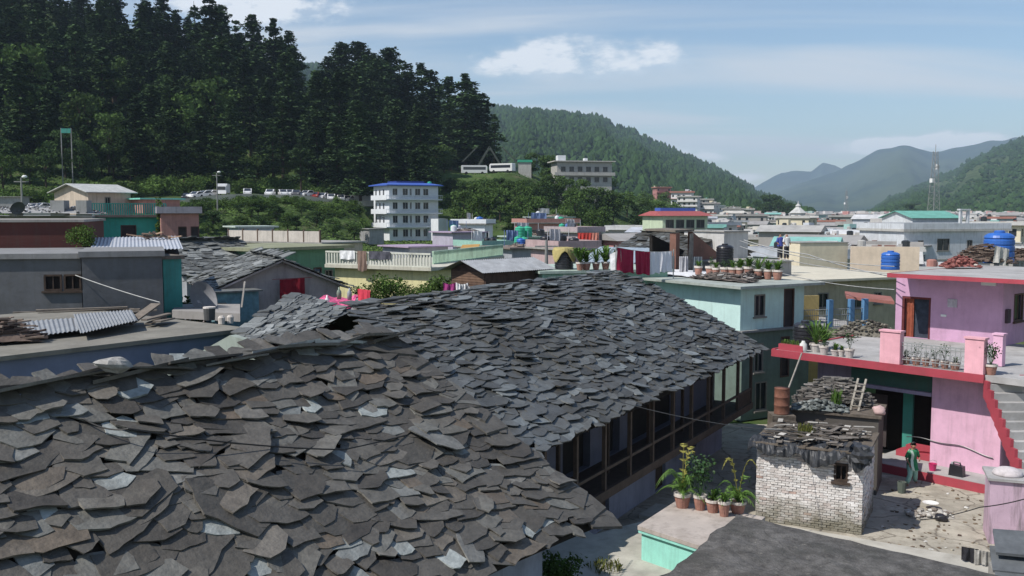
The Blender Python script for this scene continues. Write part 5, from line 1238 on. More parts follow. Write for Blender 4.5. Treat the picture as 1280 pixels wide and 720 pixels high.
# ---- C : blue grey walled flat roof with planks
zC = 6.5; cl, cr = atz(-260, 474, zC), atz(301, 410, zC)
HC, WC, _ = bld('flat_roof_house', 'flat roofed house with a slate blue side wall and timber on its roof', cl.xy, cr.xy, 0, zC-.12, 9.5, wallm('slate_blue_wash', (.17, .2, .29), stain=.15, streak=.1), slab=(.18, .12), sm=wallm('roof_screed_beige', (.2, .188, .16), stain=.5, streak=0, var=.2))
cw = lambda x, y, z=zC+.01: FR[HC.name] @ Vector((x, y, z))
def on(px, py, z=zC+.012): return atz(px, py, z)
metal = mat('galvanised_sheet', (.3, .31, .32), rough=.5, var=.2, scale=3, metal=.35, stain=.2)
t = thing('corrugated_sheets', 'pile of pale corrugated metal sheets lying on the slate blue walled roof', 'metal sheets', tuple(on(95, 412)))
a, b, c, d = on(32, 427), on(162, 405, zC+.22), on(165, 392, zC+.3), on(26, 402, zC+.12)
corr('sheet', metal, t, a+ZUP*.12, b, c, d, .13, .018)
corr('sheet', metal, t, a+ZUP*.2+Vector((1.4, .2, 0)), b+ZUP*.1+Vector((.2, .1, 0)), c+ZUP*.12, d+ZUP*.2+Vector((1.5, .3, 0)), .13, .018)
pile('firewood_pile', 'split firewood heap at the left edge, left of the corrugated sheets', 'firewood', tuple(on(8, 428)), .6, .8, .6, .6, 90, [(0, (.1, .07, .05)), (.5, (.2, .15, .11)), (1, (.38, .31, .24))])
plank = mat('weathered_plank', (.17, .145, .12), rough=1, var=.3, scale=5)
t = thing('plank_pile', 'long dark planks stacked against the grey building behind the metal sheets', 'planks', tuple(on(90, 396)))
for k in range(16):
    mb = MB(); y = 385+U(0, 14); p, q = at(10+U(0, 40), y+3, 33+U(0, 1)), at(150+U(0, 50), y-U(0, 3), 34.2+U(0, .6)); mb.bar(p, q, U(.12, .25), .05); mb.build('plank', plank, t, world=True)
t = thing('timber_pieces', 'short boards tilted up in a heap at the right end of the metal sheets', 'boards', tuple(on(190, 402)))
for (x0, y0, x1, y1, w) in ((160, 405, 195, 380, .35), (180, 400, 212, 392, .2), (185, 405, 205, 396, .2), (196, 402, 214, 398, .25)):
    p, q = at(x0, y0, 29.), at(x1, y1, 30.3); mb = MB(); mb.bar(p, q, w, .05); mb.build('board', plank, t, world=True)
p = on(262, 400); t = thing('paint_bucket', 'small tin bucket near the right end of the slate blue walled roof', 'bucket', tuple(p))
mb = MB(); mb.lathe((0, 0, 0), [(.17, 0), (.19, .36), (.2, .38), (.17, .37), (.15, .05)], 14); mb.build('pail', wallm('dark_tin', (.08, .08, .08)), t)
mb = MB(); mb.lathe((0, 0, .38), [(.2, 0), (.2, .05)], 14); mb.build('lid', potrim, t)
for k, px in enumerate((277, 288)):
    o = MB(); o.lathe((0, 0, 0), [(.1, 0), (.11, .2), (.06, .26)], 10); s_ = o.build('glass_jar', potrim); s_.location = on(px, 405-k); setp(s_, ['small pale jar right of the tin bucket', 'small pale jar at the far right end of the roof by the cable'][k], 'jar')
# ---- D grey building with two windows
d0, d1 = LR(-90, 100, 35.2, 36.2)
HD, wd, _ = bld('grey_house', 'dark grey plastered building with a pair of small windows behind the plank pile', d0, d1, 3.5, 8.25, 6, darkgrey, holes={'F': [(3.9, 3.55, 4.52, 4.15), (4.6, 3.55, 5.2, 4.15)]}, slab=(.12, .2), sm=wallm('dark_slab', (.22, .22, .22)), fm=wood_dk, gmat=mat('dark_interior', (.02, .017, .015)))
d0, d1 = LR(101, 202, 36.0, 37)
bld('grey_annex', 'blank dark grey annex with a flat lip roof, right of the paired windows', d0, d1, 3.5, 8.3, 4.5, darkgrey, slab=(.1, .22), sm=wallm('dark_slab', (.22, .22, .22)))
d0, d1 = LR(203, 226, 38.5, 39)
bld('teal_shed', 'narrow shed with a teal lower wall at the right end of the grey annex', d0, d1, 2, 8.1, 4, wallm('teal_wash', (.07, .3, .27)), slab=(.1, .15), sm=plank)
d0, d1 = LR(-120, 103, 41, 43)
bld('maroon_house', 'dark maroon walled room above the grey building, a low cluttered roof over it', d0, d1, 5, 9.55, 8, wallm('maroon_brown_wall', (.11, .04, .035)), slab=(.1, .12), sm=wallm('pale_ledge', (.3, .28, .26)), parapet=.0)
# white corrugated roof
t = thing('tin_roof_shed', 'shed under a bright white corrugated tin roof, junk lying on its ridge', 'shed', tuple(at(165, 330, 43).xy)+(2,))
corr('roof', mat('white_tin', (.42, .44, .48), rough=.5, var=.12, metal=.2), t, at(112, 313, 41.5), at(229, 311, 42.5), at(222, 295, 48), at(118, 297, 47.5), .16, .02)
mb = MB(); a, b, c, d = at(118, 320, 42), at(224, 318, 43), at(220, 300, 47.5), at(121, 300, 47); mb.hull([Vector((p.x, p.y, 2)) for p in (a, b, c, d)], [Vector((p.x, p.y, z)) for p, z in zip((a, b, c, d), (8.1, 8.15, 8.5, 8.5))]); mb.build('wall', wallm('dark_brown_wall', (.1, .085, .08)), t, world=True)
mb = MB()
for k in range(22): p = at(U(178, 215), U(295, 302), 46.5)+ZUP*.1; mb.bar(p, p+Vector((U(-.8, .8), U(-.3, .3), U(0, .15))), .12, .06)
mb.build('junk', mat('junk_brown', (.3, .2, .15), ramp=[(0, (.06, .05, .045)), (.6, (.2, .15, .12)), (1, (.5, .33, .22))]), t, world=True)
take('gbs1', tuple(at(108, 308, 41)), 0, .62, 'small yellow-green potted bush at the corner of the maroon room', None, 'bush')
# rooftop clutter beyond left (chimney-like blocks)
d0, d1 = LR(-120, 112, 62, 66)
HJ, wj, hj = bld('flat_roof_house', 'flat roofed block at the left edge with cluttered pale rooftop and square concrete stubs', d0, d1, 2, 9.6, 9, darkgrey, slab=(.2, .15), sm=grey)
jw = lambda x, y, z: FR[HJ.name] @ Vector((x, y, z+7.6))
mb = MB()
for px, w, h in ((75, .9, 1.0), (105, .7, 1.0), (20, .5, .6)): p = at(px, 262, 63.5); mb = MB(); mb.box(p.x-w/2, p.y-.4, 9.76, p.x+w/2, p.y+.4, 9.76+h); mb.build('chimney', grey, HJ, world=True)
pile('roof_clutter', 'jumble of pale rubble and scrap along the top of the left flat roof', 'scrap', tuple(at(50, 266, 64)-ZUP*.1), .05, 4.2, 1.2, .6, 260, [(0, (.06, .06, .06)), (.5, (.2, .2, .2)), (1, (.6, .6, .62))], bar=False)
def dish(name, label, p, r, az, m, el=.5, tilt=.3):
    t = thing(name, label, 'satellite dish', tuple(p), az); mb = MB(); rows = []
    Rm = Matrix.Rotation(el, 3, 'X')
    for off in (0, .012):
        rows = []
        for j in range(7):
            rr = r*j/6; rows.append([Rm @ Vector((rr*math.cos(a*math.pi/10), -.28*(rr*rr)/r-off, rr*math.sin(a*math.pi/10))) for a in range(21)])
        mb.grid(rows, 21, 7)
    mb.build('reflector', m, t, smooth=True)
    mb = MB(); mb.tube([(0, .05, 0), (0, .25, -.2), (0, .25, -r*1.35)], .03, 6); mb.build('mount', m, t)
    mb = MB(); mb.tube([Rm @ Vector((0, .2, -r*.9)), Rm @ Vector((0, -r*.75, -.05))], .015, 5); mb.lathe(tuple(Rm @ Vector((0, -r*.75, -.05))), [(.05, -.05), (.05, .05)], 8); mb.build('arm', m, t)
dg = mat('dark_dish', (.08, .085, .1), rough=.5, var=.2)
dish('satellite_dish', 'round dark satellite dish on the cluttered roof at far left', at(21, 259, 60), .45, .9, dg)
dish('satellite_dish', 'large tilted grey mesh dish in front of the pale blue annex, lower left', at(259, 371, 39), .72, -.45, mat('grey_dish', (.33, .33, .35), rough=.5, var=.2), .2)

# ---- teal balcony house and its pink neighbour
tealw = wallm('sea_green_wall', (.06, .38, .31)); green_rail = wallm('green_mesh_rail', (.05, .3, .25)); rosy = wallm('dull_rose_wall', (.42, .22, .19)); beige = wallm('beige_wall', (.5, .42, .34))
d0, d1 = LR(119, 201, 72, 74)
HT, wt, ht = bld('teal_house', 'sea green house with a green railed balcony and a creeper up its front', d0, d1, 3, 9.6, 6, tealw, holes={'F': [(1.8, 3.9, 2.9, 6.0, 'door'), (3.5, 3.4, 3.8, 3.9)]}, slab=(.4, .18), sm=wallm('brown_slab', (.2, .16, .14)))
mb = MB()
for k in range(34): x = -.35+(wt+.7)*k/33; mb.box(x, -.38, ht+.18, x+.09, -.33, ht+1.0)
mb.box(-.4, -.4, ht+1.0, wt+.4, -.32, ht+1.06); mb.build('railing', green_rail, HT)
mb = MB()
for k in range(260): 
    f = U(0, 1); leafquad(mb, Vector((4.35+.25*math.sin(f*9)+U(-.2, .2), -.45+U(-.1, .1), f*(ht+1.5))), .28)
o = mb.build('creeper', f_bush, None); o.location = (0, 0, 0); o.matrix_world = FR[HT.name].copy(); setp(o, 'leafy creeper climbing the front of the sea green house', 'creeper')
d0, d1 = LR(202, 248, 72, 73)
bld('rose_house', 'dull rose flat roofed house with two dark doorways, right of the sea green house', d0, d1, 3, 9.9, 6, rosy, holes={'F': [(1.2, 4.2, 1.8, 5.9, 'door'), (2.1, 4.2, 2.7, 5.9, 'door')]}, slab=(.3, .5), sm=wallm('grey_lilac_slab', (.33, .31, .34)))
d0, d1 = LR(112, 165, 76, 79)
bld('rooftop_room', 'beige room with a shallow gabled tin roof on top of the sea green house', d0, d1, 9.8, 11.6, 5, beige, holes={'F': [(1.4, .3, 1.9, 1.4)]}, roof='gable_x', rise=.6, sm=mat('pale_tin', (.42, .42, .4), rough=.6), slab=None, cat='room')
d0, d1 = LR(180, 226, 77, 79)
bld('rooftop_room', 'small rose room with a flat mint green tin roof behind the railing', d0, d1, 9.9, 11.0, 4, rosy, slab=(.35, .12), sm=wallm('mint_tin', (.2, .55, .45)), cat='room')
# ---- slate cottage left (two slopes) and gable house
def slate_cottage(name, label, L_, R_, z0, zw, dep, rise, wm, axis='y', su=.55, sv=.3, m=None, holes=None, over=.45):
    root, W_, H_ = bld(name, label, L_, R_, z0, zw, dep, wm, holes=holes, slab=None)
    mb = MB(); gm = MB()
    if axis == 'y':    # ridge runs back, gable faces the camera
        gm.hull([(0, 0, H_+.002), (W_, 0, H_+.002), (W_/2, 0, H_+rise)], [(0, dep, H_+.002), (W_, dep, H_+.002), (W_/2, dep, H_+rise)])
        sl = math.hypot(W_/2, rise); k = rise/(W_/2)
        for sg in (-1, 1):
            def P_(s, t, sg=sg): f = t/(sl+over); h = (W_/2+over)*(1-f); return Vector((W_/2+sg*h, -over+s, H_+rise-h*k+.05+.05*noise.noise(Vector((s*.4, t*.4, sg)))))
            slate_patch(mb, P_, dep+2*over, sl+over, su, sv, th=.03, lift=.05, detail=1)
            q = [P_(0, 0)-ZUP*.03, P_(dep+2*over, 0)-ZUP*.03, P_(dep+2*over, sl+over)-ZUP*.03, P_(0, sl+over)-ZUP*.03]; gm2 = [p-ZUP*.09 for p in q]; gm.hull(gm2, q)
    else:
        gm.hull([(0, 0, H_+.002), (0, dep, H_+.002), (0, dep/2, H_+rise)], [(W_, 0, H_+.002), (W_, dep, H_+.002), (W_, dep/2, H_+rise)])
        sl = math.hypot(dep/2, rise); k = rise/(dep/2)
        for sg in (-1, 1):
            def P_(s, t, sg=sg): f = t/(sl+over); h = (dep/2+over)*(1-f); return Vector((-over+s, dep/2+sg*h, H_+rise-h*k+.05+.05*noise.noise(Vector((s*.4, t*.4, sg)))))
            slate_patch(mb, P_, W_+2*over, sl+over, su, sv, th=.03, lift=.05, detail=1)
            q = [P_(0, 0)-ZUP*.03, P_(W_+2*over, 0)-ZUP*.03, P_(W_+2*over, sl+over)-ZUP*.03, P_(0, sl+over)-ZUP*.03]; gm.hull([p-ZUP*.09 for p in q], q)
    gm.build('gable', wm, root); mb.build('roof', m or M_SC, root); return root, W_, H_
d0, d1 = LR(232, 322, 57, 60)
slate_cottage('slate_cottage', 'old cottage with a pale lumpy slate roof behind the one with the red cloth', d0, d1, 2, 6.4, 8, 1.7, wallm('pale_grey_wash', (.33, .34, .37)), axis='x')
d0, d1 = LR(272, 424, 45, 47.5)
GH, gw_, gh_ = slate_cottage('slate_cottage', 'cottage with a low slate gable and a red cloth hung on its dull lilac wall', d0, d1, 2, 6.45, 7, 1.25, wallm('dull_lilac_wall', (.42, .36, .36), stain=.5), axis='y', holes={'F': [(3.0, 3.4, 3.5, 3.9)]})
gwp = lambda x, y, z: FR[GH.name] @ Vector((x, y, z))
mb = MB(); cloth(mb, gwp(2.75, -.5, 4.78), gwp(3.95, -.5, 4.82), 1.25, fold=.06, th=.02); mb.bar(gwp(2.4, -.49, 4.8), gwp(4.3, -.49, 4.84), .02); o = mb.build('hanging_cloth', mat('deep_red_cloth', (.22, .01, .02), var=.3, scale=4)); setp(o, 'deep red cloth hanging on the lilac cottage wall', 'cloth')
d0, d1 = LR(266, 322, 43.0, 44.2)
bld('blue_annex', 'weathered pale blue timber annex at the left end of the lilac cottage', d0, d1, 2, 6.35, 1.2, wallm('weathered_blue_paint', (.15, .27, .32), stain=.6, var=.35, scale=3), holes={'F': [(.15, 3.2, .55, 3.9)]}, slab=(.15, .08), sm=M_SC, cat='shed')
mb = MB(); p, q = at(306, 352, 42.6), at(302, 384, 42.6); mb.bar(p, Vector((q.x, q.y, q.z)), .07); o = mb.build('white_pipe', potrim); setp(o, 'thin white pipe standing before the pale blue annex', 'pipe')
mb = MB(); mb.slab([at(215, 388, 36.5), at(300, 392, 35), at(300, 380, 42), at(222, 380, 42)], .3); o = mb.build('terrace_slab', wallm('pale_ledge', (.3, .28, .26))); setp(o, 'pale ledge in front of the pale blue annex beside the dish', 'ledge')
take('bsh0', tuple(at(235, 385, 46)-ZUP*1.2), 0, .62, 'green bush in the gap between the teal shed and the mesh dish', None, 'bush')
# ---- E small slate roof with diagonal courses
Q = [at(284, 434, 25.2), at(350, 430, 24.5), at(442, 393, 31), at(366, 370, 32.5)]
def PE(s, t):
    f, g = s/9.0, t/3.6; lo = Q[1].lerp(Q[2], f); hi = Q[0].lerp(Q[3], f); return lo.lerp(hi, g)
ER = thing('slate_shed', 'small shed roofed in neat pale slates laid in straight courses, beside the near roof', 'shed', (Q[1].x, Q[1].y, 2))
L_e = (Q[2]-Q[1]).length; W_e = (Q[0]-Q[1]).length
PE2 = lambda s, t: Q[1].lerp(Q[2], s/L_e).lerp(Q[0].lerp(Q[3], s/L_e), t/3.4)
mb = MB(); slate_patch(mb, PE2, L_e, 3.4, .55, .26, th=.03, lift=.045, rot=3, detail=1); mb.build('roof', M_SC, ER, world=True)
mb = MB(); mb.hull([p-ZUP*.16 for p in Q], [p-ZUP*.04 for p in Q]); mb.bar(Q[1]-ZUP*.12, Q[2]-ZUP*.12, .08, .2); mb.build('fascia', wallm('dark_maroon_fascia', (.08, .03, .03)), ER, world=True)
mb = MB(); cc_ = sum(Q, Vector())/4; q = [cc_+(p-cc_)*.9 for p in Q]; mb.hull([Vector((p.x, p.y, 2)) for p in q], [p-ZUP*.165 for p in q]); mb.build('wall', wallm('dark_green_wall', (.05, .12, .09)), ER, world=True)
# pink washing table behind
t = thing('drying_sheet', 'bright pink cloth spread flat on the roof behind the slate shed', 'cloth', tuple(at(410, 378, 36)))
mb = MB(); P_ = [[at(375+ (435-375)*i/12 + (14 if j else 0)*j/4, 386-15*j/4-1.5*math.sin(i*.9+j), 34+4*j/4)+ZUP*(.06*math.sin(i*1.7+j*2)) for i in range(13)] for j in range(5)]; mb.grid(P_, 13, 5); mb.grid([[p-ZUP*.03 for p in r] for r in P_], 13, 5); mb.build('sheet', mat('pink_cloth', (.6, .1, .22), var=.7, scale=2.5), t, world=True)
mb = MB(); mb.slab([at(370, 390, 33.6), at(450, 389, 34), at(455, 372, 39), at(372, 374, 39)], .5); mb.build('deck', wallm('deck_grey', (.25, .24, .23)), t, world=True)
mb = MB(); a, b = at(447, 361, 35.5), at(462, 363, 35.2); cloth(mb, a, b, .55, fold=.03, th=.05); o = mb.build('red_cloth', mat('coral_red_cloth', (.55, .05, .08), var=.2)); setp(o, 'coral red cloth hung upright at the right end of the pink cloth', 'cloth')
for k, (px, py, c, lab) in enumerate([(409, 384, (.7, .7, .7), 'white bottle standing on the pink cloth'), (424, 374, (.2, .25, .2), 'dark greenish jar on the pink cloth left of the red cloth'), (437, 375, (.3, .32, .34), 'grey jar on the pink cloth beside the red cloth')]):
    mb = MB(); mb.lathe((0, 0, 0), [(.08, 0), (.09, .22), (.08, .3), (.03, .36), (.03, .44)], 10); o = mb.build('bottle', mat('bottle_%s' % ('white', 'green', 'grey')[k], c, rough=.4), smooth=True); o.location = at(px, py, 35); setp(o, lab, 'bottle')
# ---- green house behind
d0, d1 = LR(322, 430, 60, 66)
bld('green_house', 'long flat roofed green house with blue doors behind the lilac cottage', d0, d1, 2, 7.55, 7, wallm('mid_green_wall', (.13, .27, .18)), holes={'F': [(3.6, 2.2, 4.3, 4.3, 'door', wallm('blue_door', (.12, .18, .32))), (4.6, 2.2, 5.3, 4.3, 'door', wallm('blue_door', (.12, .18, .32))), (5.6, 2.9, 6.3, 4.1)]}, slab=(.5, .2), sm=wallm('mossy_slab', (.25, .26, .17), stain=.6))
d0, d1 = LR(288, 402, 96, 90)
HR_, wr, hr_ = bld('low_hall', 'long low building with a pale panelled parapet, below the car road', d0, d1, 3, 7.0, 6, beige, slab=(.3, .15))
mb = MB()
for k in range(6): x = k*wr/6; mb.box(x+.06, -.25, hr_+.16, x+wr/6-.06, -.15, hr_+1.2)
mb.build('parapet_panel', wallm('cream_panel', (.55, .5, .45), stain=.2), HR_)
mb = MB()
for k in range(7): x = k*wr/6; mb.box(x-.07, -.28, hr_+.16, x+.057, -.12, hr_+1.35)
mb.build('parapet_post', wallm('brown_post', (.12, .08, .06)), HR_)
d0, d1 = LR(298, 343, 99, 101)
bld('grey_hut', 'small blue-grey hut with a sloping pale tin roof above the panelled parapet', d0, d1, 5, 8.4, 4, wallm('blue_grey_wall', (.28, .33, .38)), slab=(.4, .15), sm=wallm('pale_green_tin', (.42, .48, .44)), cat='hut')
# ---- yellow house
yel = wallm('pale_yellow_wall', (.64, .58, .32), stain=.3); cream = wallm('cream_rail', (.6, .6, .52))
d0, d1 = LR(418, 536, 61, 57.5)
HY, wy, hy = bld('yellow_house', 'pale yellow house with a balustraded roof terrace draped in washing', d0, d1, 1, 6.5, 8, yel, holes={'F': [(2.2, 2.2, 2.9, 4.0, 'door'), (.3, 2.6, .9, 3.5)], 'R': [(1, 2.8, 1.8, 4.2), (3, 2.8, 3.8, 4.2), (5, 2.8, 5.8, 4.2)]}, slab=(.45, .2), sm=wallm('cream_slab', (.5, .48, .4)))
def balustrade(root, x0, x1, y, z, h=.85, step=.22, m=None):
    mb = MB(); mb.box(x0, y-.07, z+h-.1, x1, y+.07, z+h); mb.box(x0, y-.06, z, x1, y+.06, z+.08); n = int((x1-x0)/step)
    for k in range(n+1): x = x0+.05+(x1-x0-.1)*k/n; mb.box(x-.045, y-.045, z+.083, x+.045, y+.045, z+h-.103)
    return mb.build('balustrade', m or cream, root)
balustrade(HY, -.4, wy+.4, -.36, hy+.203)
yw_ = lambda x, y, z: FR[HY.name] @ Vector((x, y, z+5.5))
for x0, x1, h, c, lab, nm in ((.8, 2.0, .55, (.7, .7, .7), 'white sheet hung over the left end of the yellow house balustrade', 'white'), (2.2, 2.9, 1.25, (.22, .15, .12), 'long brown blanket hanging down from the yellow house balustrade', 'brown'), (3.1, 4.7, .5, (.08, .08, .1), 'dark clothes drying along the middle of the yellow house balustrade', 'dark')):
    mb = MB(); cloth(mb, yw_(x0, -.5, 1.1), yw_(x1, -.5, 1.1), h, fold=.05, th=.015); o = mb.build('washing', mat('washing_'+nm, c, var=.3, scale=4)); setp(o, lab, 'washing')
d0, d1 = LR(538, 622, 61, 73)
H2_, w2_, h2_ = bld('yellow_wing', 'receding yellow green wing with a mint balustrade and tall doorways', d0, d1, 1, 6.5, 5, wallm('yellow_green_wall', (.42, .42, .25)), holes={'F': [(k*1.5+.8, 2.4, k*1.5+1.6, 4.5, 'door') for k in range(7)]}, slab=(.4, .18), sm=wallm('cream_slab', (.5, .48, .4)))
balustrade(H2_, -.3, w2_+.3, -.3, h2_+.183, m=wallm('mint_rail', (.4, .55, .42)))
d0, d1 = LR(512, 560, 70, 72)
bld('rooftop_room', 'low lilac roofed room behind the yellow house balustrade', d0, d1, 5, 7.4, 4, wallm('pale_grey_wash', (.33, .34, .37)), slab=(.3, .1), sm=wallm('lilac_tin', (.36, .28, .38)), cat='room')
mb = MB(); mb.slab([at(575, 311, 70), at(598, 310, 72), at(600, 305, 76), at(578, 306, 74)], .1); o = mb.build('orange_tarpaulin', mat('orange_sheet', (.42, .24, .07))); setp(o, 'orange tarpaulin lying on the roof behind the mint balustrade', 'tarpaulin')
for k, (px, py, d, s, lab) in enumerate([(480, 372, 50, 1.0, 'large leafy bush in front of the pale yellow wall'), (458, 378, 49, .8, 'lower left bush next to the large leafy bush by the yellow wall'), (543, 371, 50, .9, 'leafy bush between the yellow house and the timber shed'), (505, 380, 49, .8, 'small bush at the right side of the large leafy bush')]):
    p = at(px, py, d); take('gbs%d' % (k % 2), tuple(p-ZUP*.2), k, s, lab, None, 'bush'); 
for k, (px, c, nm, lab) in enumerate([(562, (.35, .05, .2), 'magenta', 'magenta cloth drying on the bush beside the timber shed'), (578, (.65, .65, .66), 'pale', 'white cloth drying beside the magenta cloth'), (592, (.5, .5, .52), 'palegrey', 'crumpled pale cloth at the foot of the timber shed')]):
    p = at(px, 353+4*(k == 2), 47.5); mb = MB(); cloth(mb, p-Vector((.32, 0, 0)), p+Vector((.32, .1, 0)), .6-.15*(k == 2), fold=.1, seed=k, swag=.1); o = mb.build('washing', mat('washing_'+nm, c, var=.3, scale=4)); setp(o, lab, 'washing')
# ---- timber shed
tp0, tp1 = LR(607, 683, 47, 50)
SH, sw_, sh_ = bld('timber_shed', 'dark plank shed with a low gabled grey tin roof', tp0, tp1, 4.0, 7.1, 2.6, mat('dark_planks', (.08, .05, .04), var=.4, scale=3), slab=None, cat='shed')
mb = MB()
for k in range(15): z_ = 1.1+.13*k; mb.box(-.03, .1, z_, -.004, 2.5, z_+.11)
mb.build('planking', mat('brown_planks', (.17, .1, .07), ramp=[(0, (.09, .055, .04)), (1, (.24, .15, .1))], var=.3), SH)
mb = MB(); mb.hull([(0, 0, sh_+.002), (0, 2.6, sh_+.002), (0, 1.3, sh_+.42)], [(sw_, 0, sh_+.002), (sw_, 2.6, sh_+.002), (sw_, 1.3, sh_+.42)]); mb.build('gable', mat('dark_planks', (.08, .05, .04)), SH)
tin = mat('weathered_tin', (.34, .35, .36), rough=.55, metal=.3, var=.25, stain=.3, scale=2)
for sg in (-1, 1):
    ye = 1.3+sg*1.65; corr('roof', tin, SH, (-.5, ye, sh_-.05), (sw_+.4, ye, sh_-.05), (sw_+.4, 1.3, sh_+.5), (-.5, 1.3, sh_+.5), .15, .015, world=False)
# ---- teal roof strip with black tank, plants, washing
d0, d1 = LR(678, 835, 49, 51)
HQ, wq, hq = bld('mint_house', 'mint walled flat roof behind the slate ridge holding the yellow draped tank and plants', d0, d1, 1, 6.85, 6, wallm('mint_wall', (.3, .5, .42)), slab=(.2, .14), sm=wallm('mint_slab', (.38, .46, .4)))
qz = 7.0
tank('water_tank', 'black ribbed water tank draped with a yellow cloth', tuple(at(705, 335, 50.5).xy)+(qz,), .5, 1.05, bk)
mb = MB(); c = Vector((*at(705, 335, 50.5).xy, qz)); rows = []
for j in range(6):
    r = (.1, .45, .56, .6, .62, .6)[j]; rows.append([c+Vector((r*math.cos(a*math.pi/12), r*math.sin(a*math.pi/12), 1.16-(0, .04, .12, .3, .45, .5)[j]*(1+.6*math.sin(a*.9+1)))) for a in range(25)])
mb.grid(rows, 25, 6); mb.grid([[p+ZUP*.015 for p in r] for r in rows], 25, 6); o = mb.build('yellow_cloth', mat('faded_yellow_cloth', (.36, .3, .12), var=.2)); setp(o, 'faded yellow cloth draped over the black tank', 'cloth')
for k, (px, kind, s, lab) in enumerate([(725, 'leafy', 2.2, 'yellow-green leafy plant in a brown pot right of the draped tank'), (733, 'leafy', 1.8, 'second leafy roof plant right of the draped tank'), (745, 'spiky', 1.6, 'pale spiky plant in a teal pot on the mint roof'), (757, 'leafy', 2.4, 'broad-leaved plant nearest the maroon washing'), (769, 'twig', 1.5, 'low twiggy pot between the broad-leaved plant and the maroon washing')]):
    p = at(px, 335, 49.6+.2*k); potted(kind, lab, (p.x, p.y, qz), .2, .4, s)
# washing line
pa, pb = at(770, 309, 46.8), at(842, 314, 49.8)
mb = MB(); mb.tube([(pa.x, pa.y, 6.9), tuple(pa+ZUP*.1)], .03, 6); mb.tube([(pb.x, pb.y, 6.0), tuple(pb+ZUP*.1)], .03, 6); mb.tube([pa.lerp(pb, f)-ZUP*(.12*math.sin(math.pi*f)) for f in (0, .25, .5, .75, 1)], .012, 4); o = mb.build('washing_line', silver); setp(o, 'washing line strung between two poles behind the slate ridge', 'washing line')
mar = mat('maroon_towel', (.3, .015, .05), var=.2, scale=5)
for f0, f1, h, m_, lab in ((.03, .3, 1.15, mar, 'large maroon towel at the left of the washing line'), (.32, .56, 1.15, mar, 'second maroon towel, next to the white sheets'), (.57, .77, 1.1, mat('white_cotton', (.66, .66, .7), var=.08), 'first white sheet right of the maroon towels'), (.78, .98, 1.05, mat('white_cotton', (.66, .66, .7)), 'rightmost white sheet on the washing line')):
    mb = MB(); A_ = pa.lerp(pb, f0)-ZUP*(.12*math.sin(math.pi*f0)); B_ = pa.lerp(pb, f1)-ZUP*(.12*math.sin(math.pi*f1)); cloth(mb, A_, B_, h, fold=.07, th=.015, seed=f0*9); o = mb.build('washing', m_); setp(o, lab, 'washing')
mb = MB(); A_ = at(762, 318, 48); B_ = at(776, 312, 47); cloth(mb, A_, B_, .9, fold=.08); o = mb.build('washing', mat('washing_pale', (.65, .65, .66))); setp(o, 'pale bunched cloth hanging left of the maroon towels', 'washing')
# ---- F cyan house
zF = 6.55; fm_ = atz(929, 357, zF); f0 = Vector((*xy(800, 51.2), zF))
aqua = wallm('aqua_wall', (.5, .68, .65), stain=.15, streak=.2, var=.08)
HF, wf, hf = bld('aqua_house', 'aqua walled upper house with planters and tarpaulins crowding its flat roof', (f0.x+.4, f0.y), (fm_.x-.05, fm_.y+.25), 4.3, zF-.13, 4.3, aqua, holes={'R': [(.9, .7, 1.6, 1.75), (2.9, .05, 3.6, 1.95, 'door')]}, slab=(.7, .13), sm=wallm('aqua_slab', (.34, .37, .34), stain=.6))
fw = lambda x, y, z: FR[HF.name] @ Vector((x, y, z))
bld('dark_lower_storey', 'dark weathered lower storey carrying the aqua house, seen past the far slate eave', (fw(-1, .15, 0)).xy, (fw(wf+.0, .15, 0)).xy, 0, 4.28, 4.6, wallm('dark_green_plaster', (.14, .19, .165), stain=.5), holes={'R': [(.8, 2.3, 1.4, 3.7), (2.6, 1.9, 3.2, 3.9, 'door'), (.9, .4, 1.7, 1.8)]}, slab=(.25, .1), sm=wallm('dark_slab', (.22, .22, .22)))
def roof_item_box(name, label, cat, px, py, d, sx, sy, sz, m, rz=0): 
    t = MB(); t.box(-sx/2, -sy/2, 0, sx/2, sy/2, sz, .01); o = t.build(name, m); p = at(px, py, d); o.location = (p.x, p.y, zF+.01); o.rotation_euler = (0, 0, rz); return setp(o, label, cat)
rzF = HF.rotation_euler[2]
t = thing('white_tarpaulin', 'white plastic sheet spread over the left part of the aqua house roof', 'tarpaulin', tuple(atz(850, 347, zF)))
mb = MB(); c0, c1, c2, c3 = atz(808, 342, zF), atz(884, 350, zF), atz(905, 343, zF), atz(832, 337, zF)
P_ = [[c0.lerp(c1, i/10).lerp(c3.lerp(c2, i/10), j/8)+ZUP*(.08+.05*noise.noise(Vector((i*.9, j*.9, 2)))) for i in range(11)] for j in range(9)]; mb.grid(P_, 11, 9); mb.grid([[p-ZUP*.02 for p in r] for r in P_], 11, 9); mb.build('sheet', mat('white_plastic', (.7, .7, .7), rough=.5, var=.1), t, world=True)
for k, (px, py, lab) in enumerate([(905, 351, 'dark crumpled tarpaulin strips at the front edge of the aqua house roof'), (945, 348, 'second heap of brown boards and torn sheeting near the aqua roof corner')]):
    p = atz(px, py, zF); pile('tarpaulin_heap' if k == 0 else 'board_heap', lab, 'tarpaulin' if k == 0 else 'boards', tuple(p+ZUP*.03), -1.0+1.9*k, 1.9, .5, .35, 120, [(0, (.04, .04, .04)), (.6, (.13, .11, .1)), (.93, (.25, .22, .2)), (1, (.6, .6, .6))])
